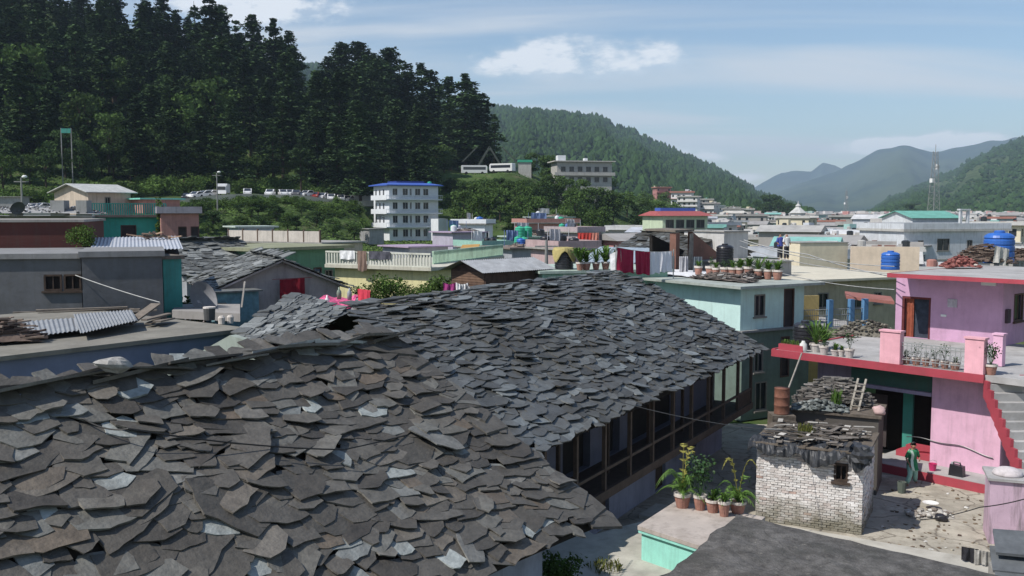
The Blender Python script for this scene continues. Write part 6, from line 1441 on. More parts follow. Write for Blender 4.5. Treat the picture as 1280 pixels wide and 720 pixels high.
for k, px in enumerate((873, 888, 895, 906, 916, 925, 936, 948, 960, 972)):
    d = 51.6-(px-873)*.029; kind = ('leafy', 'twig', 'leafy', 'twig', 'spiky', 'leafy', 'leafy', 'spiky', 'leafy', 'leafy')[k]; p = at(px, 340, d)
    potted(kind, 'terracotta planter in the row of plants along the aqua house roof', (p.x, p.y, zF+.02), .24, .55, 1.0+.5*(k > 4), 'planters in a row on the aqua house roof', m=terr)
# shed H : brick room with slanting roof
d0, d1 = LR(845, 896, 57, 62)
brick = wallm('old_red_brick', (.2, .1, .075), stain=.6)
t = thing('brick_room', 'roofless looking brick room with a slanting side wall and dark open front', 'room', (*d0, 4))
A_, B_ = Vector((*d0, 4)), Vector((*d1, 4)); ex_ = (B_-A_).normalized(); bk_ = Vector((-ex_.y, ex_.x, 0))
mb = MB(); mb.hull([A_, A_+ex_*.5, A_+ex_*.5+bk_*.4, A_+bk_*.4], [p+ZUP*4.75 for p in (A_, A_+ex_*.5, A_+ex_*.5+bk_*.4, A_+bk_*.4)]); mb.build('pier', brick, t, world=True)
mb = MB(); W_ = (B_-A_).length; q = [A_+ex_*2.3, B_+ex_*1.2]; mb.hull([q[0], q[1], q[1]+bk_*.3, q[0]+bk_*.3], [q[0]+ZUP*4.8, q[1]+ZUP*3.0, q[1]+bk_*.3+ZUP*3.0, q[0]+bk_*.3+ZUP*4.8]); mb.build('side_wall', brick, t, world=True)
mb = MB(); mb.hull([A_+ex_*.5+bk_*1.8, B_+ex_*1.2+bk_*1.8, B_+ex_*1.2+bk_*2, A_+ex_*.5+bk_*2], [A_+ex_*.5+bk_*1.8+ZUP*4.6, B_+ex_*1.2+bk_*1.8+ZUP*3, B_+ex_*1.2+bk_*2+ZUP*3, A_+ex_*.5+bk_*2+ZUP*4.6]); mb.build('back_wall', mat('dark_interior', (.02, .017, .015)), t, world=True)
mb = MB(); mb.slab([A_-ex_*.1+ZUP*4.93, A_+ex_*2.6+ZUP*4.95, A_+ex_*2.6+bk_*2+ZUP*5.0, A_-ex_*.1+bk_*2+ZUP*5.0], .12); mb.build('roof', plank, t, world=True)
mb = MB(); p = A_+ex_*1.7-bk_*.1+ZUP*4.7; cloth(mb, p, p+ex_*.55, 2.2, fold=.12); o = mb.build('hanging_cloth', mat('grey_brown_cloth', (.26, .23, .2), var=.4, scale=4)); setp(o, 'long grey brown cloth hanging in front of the brick room', 'cloth')
for k, (dx, c, lab) in enumerate([(-.3, (.08, .08, .09), 'dark coat hanging left of the brick room'), (.25, (.35, .35, .37), 'pale grey shirt hanging before the brick pier'), (.8, (.1, .12, .14), 'dark trousers hanging before the brick room opening')]):
    mb = MB(); p = at(835, 320, 54)+Vector((dx*1.4+.3, 0, -.02*k)); cloth(mb, p, p+Vector((.5, 0, 0)), 1.1, fold=.08, seed=k); o = mb.build('washing', mat('coat_%s' % ('dark', 'grey', 'navy')[k], c, var=.3)); setp(o, lab, 'washing')
# low dark slate sheds between, left of brick room
d0, d1 = LR(770, 850, 66, 62)
slate_cottage('slate_cottage', 'low dark slate roof sloping up behind the washing line toward the brick room', d0, d1, 2, 7.2, 7, 1.3, wallm('dark_brown_wall', (.1, .085, .08)), axis='x', m=M_SA)
d0, d1 = LR(735, 790, 60, 58)
HW2, _, _ = bld('tin_roof_shed', 'shed with a blue-grey tin roof just above the maroon washing', d0, d1, 2, 7.0, 4, grey, roof='gable_x', rise=.7, slab=None, sm=mat('blue_grey_tin', (.34, .4, .46), rough=.5, metal=.3, var=.15), cat='shed')
tank('water_tank', 'black water tank beside the brick room, on the roof behind the planters', tuple(at(906, 322, 58).xy)+(6.9,), .52, 1.2, bk)
d0, d1 = LR(905, 935, 62, 63)
bld('white_block_room', 'bare pale block room right of the small black tank, dark behind its corner', d0, d1, 3, 8.7, 4, wallm('pale_block', (.5, .49, .47)), slab=(.1, .08), cat='room')
# two rooftop people far off are a few pixels: one in blue
for px, py, d, lab, cl, nm in ((975, 316, 62, 'person in a blue shirt standing on the rooftop by the planters', (.06, .08, .3), 'blue_shirt'), (983, 317, 62, 'person in white standing right of the one in blue on the rooftop', (.6, .6, .6), 'white_shirt')):
    p = at(px, 317, d); w_ = thing('person', lab, 'person', (p.x, p.y, 6.95), .4)
    V = [(0, 0, .9), (0, 0, 1.15), (0, 0, 1.4), (0, 0, 1.5), (0, 0, 1.62), (-.1, 0, .85), (-.11, -.03, .47), (-.12, 0, .04), (-.12, -.1, .03), (.1, 0, .85), (.11, -.03, .47), (.12, 0, .04), (.12, -.1, .03), (-.19, 0, 1.38), (-.25, 0, 1.1), (-.2, -.15, .95), (.19, 0, 1.38), (.25, 0, 1.1), (.2, -.15, .95)]
    E_ = [(0, 1), (1, 2), (2, 3), (3, 4), (0, 5), (5, 6), (6, 7), (7, 8), (0, 9), (9, 10), (10, 11), (11, 12), (2, 13), (13, 14), (14, 15), (2, 16), (16, 17), (17, 18)]
    skin_body('body', V, E_, [.12, .11, .12, .05, .1, .09, .06, .04, .035, .09, .06, .04, .035, .05, .04, .03, .05, .04, .03], skn, w_, 1)
    mb = MB(); P_ = loft([(0, 0, 1.45, .1, .08), (0, 0, 1.38, .21, .13), (0, 0, 1.15, .18, .14), (0, 0, .85, .2, .16)]); mb.grid(P_, 21, 4); mb.tube([(-.18, 0, 1.4), (-.26, 0, 1.12)], .065, 8); mb.tube([(.18, 0, 1.4), (.26, 0, 1.12)], .065, 8); mb.build('shirt', mat(nm, cl), w_)
    mb = MB(); mb.tube([(-.09, 0, .9), (-.12, 0, .1)], [.1, .08], 8); mb.tube([(.09, 0, .9), (.12, 0, .1)], [.1, .08], 8); mb.build('trousers', mat('dark_trousers', (.04, .04, .05)), w_)
# its supporting roof
d0, d1 = LR(935, 990, 57, 60)
bld('low_roof_block', 'low shadowed roof block under the two rooftop people', d0, d1, 2, 6.9, 7, grey, slab=(.1, .1))
# ---- K long beige building
sand = wallm('sand_wall', (.42, .37, .27), stain=.4); screed = wallm('pale_screed', (.55, .51, .41), stain=.3, streak=0)
d0, d1 = LR(992, 1150, 56, 60)
HK, wk, hk = bld('long_flat_house', 'long flat pale screed roof with dull sand wall beneath, between aqua and pink houses', d0, d1, 1, 5.9, 15, sand, holes={'F': [(1.9, 3.3, 2.7, 4.2), (4.2, 3.2, 5.6, 3.9), (6.3, 3.4, 6.9, 4.1)]}, slab=(.5, .14), sm=screed)
d0, d1 = LR(1000, 1060, 74, 75)
bld('rooftop_room', 'plain cream walled rooftop room at the far side of the pale screed roof', d0, d1, 4, 7.6, 3, wallm('cream_wall', (.68, .6, .45), stain=.15, streak=.1), slab=(.05, .06), cat='room')
d0, d1 = LR(1064, 1150, 74, 73)
bld('parapet_wall', 'pinkish cream parapet wall behind the smaller blue tank', d0, d1, 4, 7.35, .25, wallm('peach_wall', (.66, .54, .42), stain=.2, streak=.1), slab=None, cat='wall')
p = at(1113, 328, 66); tank('water_tank', 'smaller blue water tank on the pale screed roof', (p.x, p.y, 6.05), .62, 1.3, mat('blue_plastic', (.03, .12, .42)), ribs=4)
# yellow balcony with blue posts
d0, d1 = LR(978, 1085, 49, 50.5)
ochre = wallm('ochre_yellow_wall', (.46, .35, .14), stain=.3); bluep = wallm('blue_post_paint', (.1, .23, .4))
HV, wv, hv = bld('ochre_house', 'ochre yellow lower house with blue posts and thin railing below the pale roof', d0, d1, 0, 3.9, 4, ochre, slab=(.3, .12), sm=conc, holes={'F': [(4.0, 1.2, 5.0, 2.9)]})
for x in (.2, 2.7, 4.0, wv-.3): mb = MB(); mb.box(x, -.25, hv+.13, x+.26, 0.0, hv+1.55); mb.build('post', bluep, HV)
mb = MB(); 
for z_ in (.45, .75, 1.05): mb.tube([(0, -.12, hv+z_), (wv, -.12, hv+z_)], .02, 5)
for k in range(40): x = wv*k/40; mb.tube([(x, -.12, hv+.13), (x, -.12, hv+1.05)], .012, 4)
mb.build('railing', silver, HV)
mb = MB(); mb.box(0, 2.8, hv+.13, 4.2, 2.95, hv+1.5); mb.build('back_parapet', ochre, HV)
mb = MB(); a, b = at(1058, 370, 52), at(1118, 377, 50); mb.slab([a, b, b+Vector((.6, 2, .1)), a+Vector((.6, 2, .1))], .15); o = mb.build('red_canopy', wallm('red_tin', (.3, .12, .1))); setp(o, 'thin red tin canopy left of the pink upper room', 'canopy')
pile('stone_wall', 'rough dark stone wall and timber behind the terrace plants', 'wall', tuple(at(1085, 414, 45)-ZUP*.5), -.6, 1.7, .6, 1.0, 260, [(0, (.05, .045, .04)), (.5, (.12, .11, .09)), (1, (.26, .24, .2))], bar=False)
pile('timber_stack', 'stack of grey timber between the black terrace tank and the ochre house', 'timber', tuple(at(1045, 418, 44.5)-ZUP*.5), -.6, 1.2, .5, .7, 120, [(0, (.05, .045, .04)), (.5, (.14, .12, .1)), (1, (.3, .27, .22))])
# small blue room next to aqua house
d0, d1 = LR(989, 1001, 50.5, 51)
bld('blue_room', 'narrow bright blue room with a ragged roof squeezed right of the aqua house', d0, d1, 3, 6.2, 2, bluep, slab=(.25, .1), sm=M_SC, cat='room')
mb = MB(); P_ = [at(1002, 435, 41), at(1100, 398, 46)]
# mid-row retaining block that carries the terrace rear

random.seed(77)
# ---------------------------------------------------------------- white hotel with blue roof
white = wallm('white_paint_wall', (.66, .68, .70), stain=.08, streak=.1, var=.06, bump=.05)
d0, d1 = LR(487, 548, 212, 218)
hz = 3.6; fs = 3.05
wins = []
for fl in range(4):
    for k, (x, w) in enumerate([(.8, 1.2), (3.2, 1.3), (4.9, .5), (6.2, 1.3), (8.2, 1.3)]):
        wins.append((x*1.0, fl*fs+.9, x+w, fl*fs+(2.45 if fl > 1 else 2.6)))
HO, wo_, ho = bld('white_hotel', 'white four storey hotel with a bright blue roof below the forest', d0, d1, hz, hz+fs*4, 9, white, holes={'F': wins, 'L': [(1.0+2.2*k, fl*fs+.9, 1.9+2.2*k, fl*fs+2.3) for fl in range(1, 4) for k in range(3)]}, slab=(.9, .2), sm=mat('blue_roof_paint', (.06, .12, .42), rough=.5, var=.1), fm=mat('white_frame', (.6, .6, .6)))
mb = MB()
for fl in (1, 2, 3): mb.box(-1.1, -1.0, fl*fs-.12, wo_+.6, -.003, fl*fs+.06); mb.box(-1.1, 0, fl*fs-.12, -.003, 8, fl*fs+.06)
mb.build('balcony_floor', white, HO)
mb = MB()
for fl in (1, 2, 3):
    mb.box(-1.1, -1.0, fl*fs+.063, wo_+.6, -.95, fl*fs+.12); mb.box(-1.1, -1.0, fl*fs+.9, wo_+.6, -.94, fl*fs+.98); mb.box(-1.1, -.94, fl*fs+.063, -1.03, 8, fl*fs+.95)
    for k in range(34): x = -1.1+(wo_+1.6)*k/33; mb.box(x, -.985, fl*fs+.12, x+.05, -.955, fl*fs+.9)
mb.build('balcony_rail', white, HO)
mb = MB(); mb.hull([(-.85, -.85, ho+.203), (wo_+.85, -.85, ho+.203), (wo_+.85, 9.85, ho+.203), (-.85, 9.85, ho+.203)], [(1.5, 1.5, ho+.7), (wo_-1.5, 1.5, ho+.7), (wo_-1.5, 7.5, ho+.7), (1.5, 7.5, ho+.7)]); mb.build('hip_roof', mat('blue_roof_paint', (.06, .12, .42)), HO)
mb = MB(); mb.box(2.6, 2, ho+.71, wo_-2.5, 7, ho+1.1); mb.build('roof_top', mat('navy_roof', (.03, .05, .2), rough=.5), HO)
d0, d1 = LR(548, 560, 214, 216)
bld('hotel_annex', 'low white annex attached to the right foot of the hotel', d0, d1, 3.6, 8.5, 8, white, slab=None, cat='annex')
p = at(537, 236, 219); tank('water_tank', 'small green water tank on the hotel roof', tuple(Vector((p.x, p.y, hz+fs*4+.2))), .5, .9, wallm('green_tank_paint', (.05, .4, .25)), ribs=3)
# hotel-side shed, lower left
d0, d1 = LR(462, 480, 190, 192); bld('shed', 'small grey shed at the left foot of the white hotel', d0, d1, 3.6, 6.6, 4, grey, slab=(.3, .1), cat='shed')
# upper guest house, two pale slabs
d0, d1 = LR(696, 764, 300, 303); pw_ = wallm('pale_concrete_far', (.42, .41, .38))
HG, wg, hg = bld('hillside_building', 'unfinished looking two storey concrete building standing above the wood', d0, d1, 12, 25.6, 9, pw_, holes={'F': [(1.2+2.7*k, f*3.2+1, 2.7+2.7*k, f*3.2+2.5) for k in range(6) for f in (2, 3)]}, slab=(1.0, .3), sm=wallm('pale_slab_far', (.5, .48, .44)))
mb = MB(); mb.box(-.9, -.9, 9.3, wg+.9, -.003, 9.55); mb.box(-.9, -.9, 9.56, wg+.9, -.8, 10.3); mb.build('balcony', pw_, HG)
mb = MB(); mb.box(9, 1, hg+.31, 10, 3, hg+1.2); mb.build('roof_block', white, HG); mb = MB(); mb.box(.5, 1, hg+.31, 3, 4, hg+2.0); mb.build('stair_head', white, HG)
# second story houses lower around (purple roof etc.)
for (a, b, dd, z0, z1, dep, wm_, lab, sm_, hs) in [
    (566, 606, 128, 2, 7.2, 6, wallm('lilac_wall', (.4, .37, .45)), 'small house with a sloping lilac tin roof below the wood', wallm('lilac_tin', (.36, .28, .38)), 2),
    (606, 616, 140, 2, 8.2, 5, white, 'narrow white house with two dark windows right of the lilac roof', None, 1),
    (650, 700, 108, 1, 7.1, 5, wallm('teal_grey_wall', (.25, .38, .36)), 'low teal grey house with small green tanks on its roof', wallm('mint_slab', (.38, .46, .4)), 3),
    (660, 722, 150, 1, 8.2, 6, rosy, 'long red-walled house with a thin pale roof under the trees', None, 4),
    (722, 752, 120, 1, 7.4, 6, wallm('pinkish_grey_wall', (.4, .33, .34)), 'pinkish grey house with a flat parapet roof left of the tin shed', None, 2),
    (680, 716, 172, 1, 9.0, 6, wallm('mint_wall', (.3, .5, .42)), 'mint house with a pale green tin roof at the foot of the wood', wallm('pale_green_tin', (.42, .48, .44)), 2),
    (640, 690, 88, 1, 6.6, 6, wallm('pale_grey_wash', (.33, .34, .37)), 'grey house with a long flat roof behind the timber shed', wallm('brown_slab', (.2, .16, .14)), 3),
    (700, 745, 78, 1, 6.9, 5, wallm('dusty_pink_wall', (.45, .33, .33)), 'dusty pink house behind the yellow draped tank', None, 2),
    (604, 640, 95, 1, 6.4, 5, wallm('mint_wall', (.3, .5, .42)), 'mint green house with small rail behind the yellow green wing', None, 2)]:
    d0, d1 = LR(a, b, dd, dd*1.02); w_ = math.dist(d0, d1)
    vr_, vw_, vh_ = bld('village_house', lab, d0, d1, z0, z1, dep, wm_, holes={'F': [(.6+(w_-1)*k/hs, z1-z0-2.2, .6+(w_-1)*k/hs+.9, z1-z0-1.0) for k in range(hs)]}, slab=(.4, .15), sm=sm_, parapet=(.6 if sm_ is None else 0))
    short = ' '.join(lab.split()[:5])
    for q_ in range(3):
        c_ = FR[vr_.name] @ Vector((U(.6, vw_-.6), U(.8, dep-1), vh_+.16))
        tank('water_tank', 'small water tank standing on a village roof at the foot of the wood', tuple(c_), U(.35, .5), U(.8, 1.1), random.choice((bk, wallm('green_tank_paint', (.05, .4, .25)), mat('blue_plastic', (.03, .12, .42)), white)), ribs=3)['group'] = 'small tanks on the village roofs'
    c_ = FR[vr_.name] @ Vector((vw_*.5, 1.2, vh_+.16)); pile('roof_scrap', 'scrap and bricks heaped on the roof of the '+short, 'scrap', tuple(c_), vr_.rotation_euler[2], vw_*.4, .5, .45, 70, [(0, (.06, .05, .05)), (.5, (.2, .15, .12)), (.85, (.35, .3, .26)), (1, (.6, .6, .58))], bar=q_ > 1)
    A_ = FR[vr_.name] @ Vector((vw_*.15, 3, vh_+1.7)); B_ = FR[vr_.name] @ Vector((vw_*.75, 3, vh_+1.6)); ck, cc2 = random.choice((('red', (.35, .07, .06)), ('white', (.65, .65, .65)), ('pale', (.55, .52, .5)), ('blue', (.14, .2, .35)), ('grey', (.4, .4, .42))))
    mb = MB(); mb.tube([(A_.x, A_.y, A_.z-1.6), tuple(A_)], .03, 4); mb.tube([(B_.x, B_.y, B_.z-1.6), tuple(B_)], .03, 4); cloth(mb, A_.lerp(B_, .08), A_.lerp(B_, .6), 1.0, fold=.1, seed=vw_); o = mb.build('washing', mat('roofline_cloth_'+ck, cc2, var=.2)); setp(o, '%s washing on two poles over the roof of the %s' % (ck, short), 'washing')
for k, (px, py, d) in enumerate([(650, 309, 106), (659, 308, 107)]):
    p = at(px, py+3, d); tank('water_tank', ['left small green tank on the teal grey house', 'right small green tank on the teal grey house'][k], (p.x, p.y, 7.26), .55, 1.2, wallm('green_tank_paint', (.05, .4, .25)), ribs=3)
for k, (px, c, nm) in enumerate([(722, (.5, .05, .04), 'red'), (731, (.4, .05, .04), 'crimson'), (739, (.5, .2, .15), 'brick')]):
    mb = MB(); p = at(px, 291, 117); cloth(mb, p, p+Vector((.9, 0, 0)), 1.2, fold=.1); o = mb.build('washing', mat('far_cloth_'+nm, c)); setp(o, ['leftmost of the three red cloths drying on the pinkish grey house roof', 'middle of the three red cloths drying on the pinkish grey house roof', 'rightmost, paler of the three red cloths drying on the pinkish grey house roof'][k], 'washing')
# green-white school with red and blue roof
d0, d1 = LR(828, 884, 150, 152); gw = wallm('pale_green_wall', (.5, .58, .42), stain=.1)
HS_, ws, hs_ = bld('school_building', 'pale green two storey building with a red roof and blue top', d0, d1, 1, 9.4, 8, gw, holes={'F': [(.5+1.75*k, f, 1.9+1.75*k, f+1.3) for k in range(4) for f in (4.3, 6.5)]}, slab=None, cat='building')
mb = MB(); mb.hull([(-.6, -.8, hs_), (ws+.6, -.8, hs_), (ws+.6, 8.6, hs_), (-.6, 8.6, hs_)], [(0, 2.6, hs_+.75), (ws, 2.6, hs_+.75), (ws, 5, hs_+.75), (0, 5, hs_+.75)]); mb.build('roof', mat('red_roof_paint', (.3, .08, .08), var=.2), HS_)
mb = MB(); mb.box(.8, 2.7, hs_+.753, ws-.8, 4.9, hs_+1.25); mb.build('roof_top', mat('blue_roof_paint', (.06, .12, .42)), HS_)
# big pale two storey house right
d0, d1 = LR(1130, 1260, 118, 122); bw = wallm('whitish_grey_wall', (.52, .54, .56), stain=.2)
HB2, wb2, hb2 = bld('large_grey_house', 'large pale grey two storey house with barred windows behind the blue tank', d0, d1, 0, 7.6, 9, bw, holes={'F': [(2.0, 5.3, 2.8, 6.5), (4.8, 5.2, 6.6, 6.7), (9.2, 5.3, 10.0, 6.5), (5.2, 2.2, 6.2, 3.8)]}, slab=(.3, .3), sm=pw_, parapet=.7)
mb = MB(); mb.box(-.2, -.1, 4.0, wb2+.2, -.003, 4.2); mb.build('string_course', pw_, HB2)
mb = MB(); mb.box(8.9, 1, hb2+.31, 9.2, 1.3, hb2+2.6); mb.box(10.0, 1, hb2+.31, 10.3, 1.3, hb2+2.6); mb.box(8.8, .9, hb2+2.603, 10.4, 1.5, hb2+2.8); mb.build('roof_arch', bw, HB2)
d0, d1 = LR(1140, 1198, 132, 133)
bld('teal_roof_house', 'house with a wide teal tin roof just behind the large pale grey house', d0, d1, 0, 9.2, 8, bw, roof='gable_x', rise=.9, slab=None, sm=wallm('teal_tin', (.14, .36, .3)))
# temple spire
p = at(997, 289, 300); t = thing('temple', 'small white tiered temple spire rising from the far town', 'temple', (p.x, p.y, 0))
mb = MB(); pr = [(5, 0), (5, 5.5), (6, 5.7), (6, 6.1), (3.4, 7.0), (3.2, 7.6), (4, 7.8), (4, 8.1), (2.3, 9.0), (2.2, 9.5), (2.8, 9.7), (1.0, 11.2), (.7, 11.6), (.9, 11.9), (.2, 12.6), (.12, 13.4)]; mb.lathe((0, 0, 0), pr, 8); mb.build('spire', wallm('far_white', (.5, .5, .48)), t)
# buses on upper terrace and tent frame
def vehicle(name, label, loc_, rz, L_, Wd, Hh, body, group=None, bus=False):
    t = thing(name, label, 'bus' if bus else 'car', loc_, rz, group); g = mat('vehicle_glass', (.03, .035, .045), rough=.1, spec=.6); tyre = mat('tyre_rubber', (.02, .02, .02), rough=.9)
    if bus: pr = [(-L_/2, .4), (-L_/2, Hh*.97), (-L_/2+.15, Hh), (L_/2-.3, Hh), (L_/2, Hh*.85), (L_/2, .4)]; gl = [(-L_/2+.6, Hh*.5), (-L_/2+.6, Hh*.82), (L_/2-.5, Hh*.82), (L_/2-.5, Hh*.5)]
    else: pr = [(-L_/2, .32), (-L_/2, .85), (-L_/2+.15, .95), (-L_/2+.55, Hh*.97), (-L_/2+1.3, Hh), (L_/2-1.9, Hh*.97), (L_/2-1.1, .93), (L_/2-.15, .8), (L_/2, .6), (L_/2, .32)]; gl = [(-L_/2+.35, .97), (-L_/2+.75, Hh*.93), (L_/2-1.95, Hh*.92), (L_/2-1.3, .97)]
    mb = MB(); mb.hull([(x, -Wd/2, z) for x, z in pr], [(x, Wd/2, z) for x, z in pr]); mb.build('body', body, t)
    for s in (-1, 1):
        mb = MB(); mb.hull([(x, s*(Wd/2+.012)-.01, z) for x, z in gl], [(x, s*(Wd/2+.012)+.01, z) for x, z in gl]); mb.build('side_window', g, t)
    fx = L_/2
    mb = MB()
    if bus: mb.box(fx+.0, -Wd*.44, Hh*.48, fx+.03, Wd*.44, Hh*.84)
    else: mb.hull([(fx-1.12, -Wd*.42, .96), (fx-1.12, Wd*.42, .96), (fx-1.85, Wd*.38, Hh*.95), (fx-1.85, -Wd*.38, Hh*.95)], [(fx-1.09, -Wd*.42, .98), (fx-1.09, Wd*.42, .98), (fx-1.82, Wd*.38, Hh*.97), (fx-1.82, -Wd*.38, Hh*.97)])
    mb.build('windscreen', g, t)
    for x in (-L_*.31, L_*.31):
        for s in (-1, 1):
            mb = MB(Matrix.Translation((x, s*(Wd/2-.08), .33)) @ Matrix.Rotation(math.pi/2, 4, 'X')); r = .48 if bus else .32; mb.lathe((0, 0, -.1), [(r*.9, 0), (r, .03), (r, .17), (r*.9, .2)], 12); mb.build('wheel', tyre, t)
    for s in (-1, 1): mb = MB(); mb.box(fx+.0, s*Wd*.36-.12, .62, fx+.025, s*Wd*.36+.12, .76); mb.build('headlight', mat('lamp_glass', (.6, .6, .58), rough=.2), t)
    return t
wb = mat('white_car_paint', (.7, .7, .7), rough=.3, var=.03, spec=.5)
for k, (px, rz, lab) in enumerate([(593, .1, 'left white bus parked on the terrace beneath the tent frame'), (628, -.5, 'right white bus parked nearer the pale building above the wood')]):
    x = (px-640)/F*307; vehicle('bus', lab, (x, 307, H(x, 307)+.1), math.pi+rz if k else rz, 8.2, 2.3, 2.8, wb, None, True)
x = (612-640)/F*320; t = thing('tent_frame', 'dark pointed tent-like frame standing behind the two buses', 'tent', (x, 320, H(x, 320)))
mb = MB()
for s in (-1, 1): mb.bar((s*5.5, 0, 0), (0, 0, 9), .5); mb.bar((s*5.5, 4, 0), (0, 4, 9), .5); mb.bar((s*9, 0, 4), (s*4, 0, 9), .4)
mb.bar((0, 0, 9), (0, 4, 9), .3); mb.build('poles', mat('dark_steel', (.06, .07, .06)), t)
x = (652-640)/F*380; bld('green_awning_shed', 'little shed with a green awning right of the two buses', ((648-640)/F*318, 318), ((664-640)/F*318, 318), 20, 26.3, 4, pw_, slab=(.3, .8), sm=wallm('green_awning', (.05, .35, .22)), cat='shed')
# cars along the road
g_cars = 'cars parked along the hillside road'
car = vehicle('parked_car', 'white hatchback parked nose out on the hillside road', (0, 0, 0), 0, 3.8, 1.65, 1.5, wb, g_cars)
first = True
for px in (44, 52, 246, 256, 264, 311, 339, 355, 363, 384, 404, 415, 427, 436):
    p = road_pt(px, .55); o = car if first else copy_tree(car); first = False; place(o, p, U(-1.75, -1.2) if px % 2 else U(-2.1, -1.4), 1.05, 'white hatchback parked nose out on the hillside road', g_cars)
for px, c, nm, lab in ((236, (.03, .03, .035), 'dark_car_paint', 'dark car at the left end of the hillside row, beside the rose house'), (395, (.3, .04, .03), 'red_car_paint', 'dark red car parked among the white ones on the hillside road'), (372, (.1, .1, .11), 'grey_car_paint', 'charcoal car parked among the white ones on the hillside road')):
    p = road_pt(px, .55); vehicle('parked_car', lab, p, -1.5, 3.9, 1.65, 1.5, mat(nm, c, rough=.3, var=.03))
# small truck
p = road_pt(281, .55); t = thing('parked_truck', 'boxy white truck, tallest vehicle on the hillside road', 'truck', p, -1.45)
mb = MB(); mb.box(-2.6, -1.0, .7, 1.1, 1.0, 2.7); mb.build('cargo_box', wb, t); mb = MB(); mb.hull([(1.15, -1, .5), (2.6, -1, .5), (2.6, 1, .5), (1.15, 1, .5)], [(1.15, -.95, 2.3), (2.2, -.95, 2.3), (2.2, .95, 2.3), (1.15, .95, 2.3)]); mb.build('cab', wb, t)
mb = MB(); mb.box(2.28, -.8, 1.35, 2.48, .8, 2.05); mb.build('windscreen', mat('vehicle_glass', (.03, .035, .045)), t)
for x in (-1.6, 1.8):
    for s in (-1, 1): mb = MB(Matrix.Translation((x, s*.9, .42)) @ Matrix.Rotation(math.pi/2, 4, 'X')); mb.lathe((0, 0, -.12), [(.4, 0), (.42, .03), (.42, .2), (.4, .24)], 12); mb.build('wheel', mat('tyre_rubber', (.02, .02, .02)), t)
vx = road_pt(455, .6); d0, d1 = (vx[0]-2.5, vx[1]), (vx[0]+3, vx[1]+1); bld('roadside_kiosk', 'pale roadside kiosk at the hotel end of the car road', d0, d1, vx[2], vx[2]+2.6, 3, white, slab=(.3, .1), cat='kiosk')
p = road_pt(46, .9); bld('roadside_shelter', 'low grey shelter roof beyond the parked cars at far left', (p[0]-12, p[1]+2), (p[0]-4, p[1]+3), p[2], p[2]+2.8, 4, grey, slab=(.4, .1), cat='shelter')
# utility poles, two-post sign frame, lattice masts
def lamp(px, ytop, ybase, d, lab, lampy=True):
    p = at(px, ybase, d); zt = zat(ytop, d); t = thing('utility_pole', lab, 'pole', tuple(p)); h = zt-p.z
    mb = MB(); mb.tube([(0, 0, -1), (0, 0, h)], [.16, .1], 8); mb.build('pole', wallm('grey_pole', (.25, .25, .24)), t); mb = MB(); mb.bar((-.9, 0, h-.5), (.9, 0, h-.5), .12); mb.build('cross_arm', wallm('grey_pole', (.25, .25, .24)), t)
    if lampy: mb = MB(); rock(mb, (.5, -.2, h+.1), .35, .6, 8, 6); mb.build('lamp_head', mat('white_fitting', (.7, .7, .68)), t, smooth=True)
lamp(272, 216, 262, 186, 'tall grey utility pole by the white truck')
lamp(28, 222, 262, 120, 'leaning street lamp with a white head above the far left roofs')
lamp(683, 300, 322, 75, 'short pole behind the draped tank', False)
x = (88-640)/F*212; t = thing('sign_frame', 'two tall posts carrying a small turquoise panel in front of the forest', 'signpost', (x, 212, H(x, 212)))
h = zat(160, 212)-H(x, 212)
for s in (-1, 1): mb = MB(); mb.tube([(s*1.1, 0, -.5), (s*1.1, 0, h)], .13, 6); mb.build('post', wallm('grey_pole', (.25, .25, .24)), t)
mb = MB(); mb.box(-1.05, -.15, h-1.1, 1.05, .06, h-.1); mb.build('panel', wallm('turquoise_panel', (.05, .25, .21)), t)
def mast(px, ytop, ybase, d, w0, w1, lab):
    p = at(px, ybase, d); h = zat(ytop, d)-p.z; t = thing('lattice_mast', lab, 'mast', tuple(p), .4); m = mat('mast_steel', (.3, .3, .3), rough=.6, metal=.2); mb = MB(); n = 14
    def c(k, i): f = k/n; w = w0+(w1-w0)*f; return Vector(((1 if i in (0, 3) else -1)*w, (1 if i < 2 else -1)*w, h*f))
    for k in range(n):
        for i in range(4): mb.bar(c(k, i), c(k+1, i), .3*w1); mb.bar(c(k, i), c(k+1, (i+1) % 4), .16*w1); mb.bar(c(k, i), c(k, (i+1) % 4), .16*w1)
    mb.build('lattice', m, t); mb = MB(); mb.tube([(0, 0, h), (0, 0, h*1.08)], .1, 5); mb.build('tip', m, t)
    for k, f in enumerate((.62, .78, .8)):
        mb = MB(); mb.box(w1+.1, -.5, h*f, w1+.9, .5, h*f+1.2) if k else mb.box(-w1-1.2, -.6, h*f, -w1-.1, .6, h*f+1.4); mb.build('antenna', mat('white_fitting', (.7, .7, .68)), t)
mast(1166, 189, 292, 330, 1.7, .5, 'tall grey lattice telecom mast standing before the green mountain')
mast(1057, 238, 284, 700, 1.6, .45, 'faint far lattice mast in front of the blue mountains')

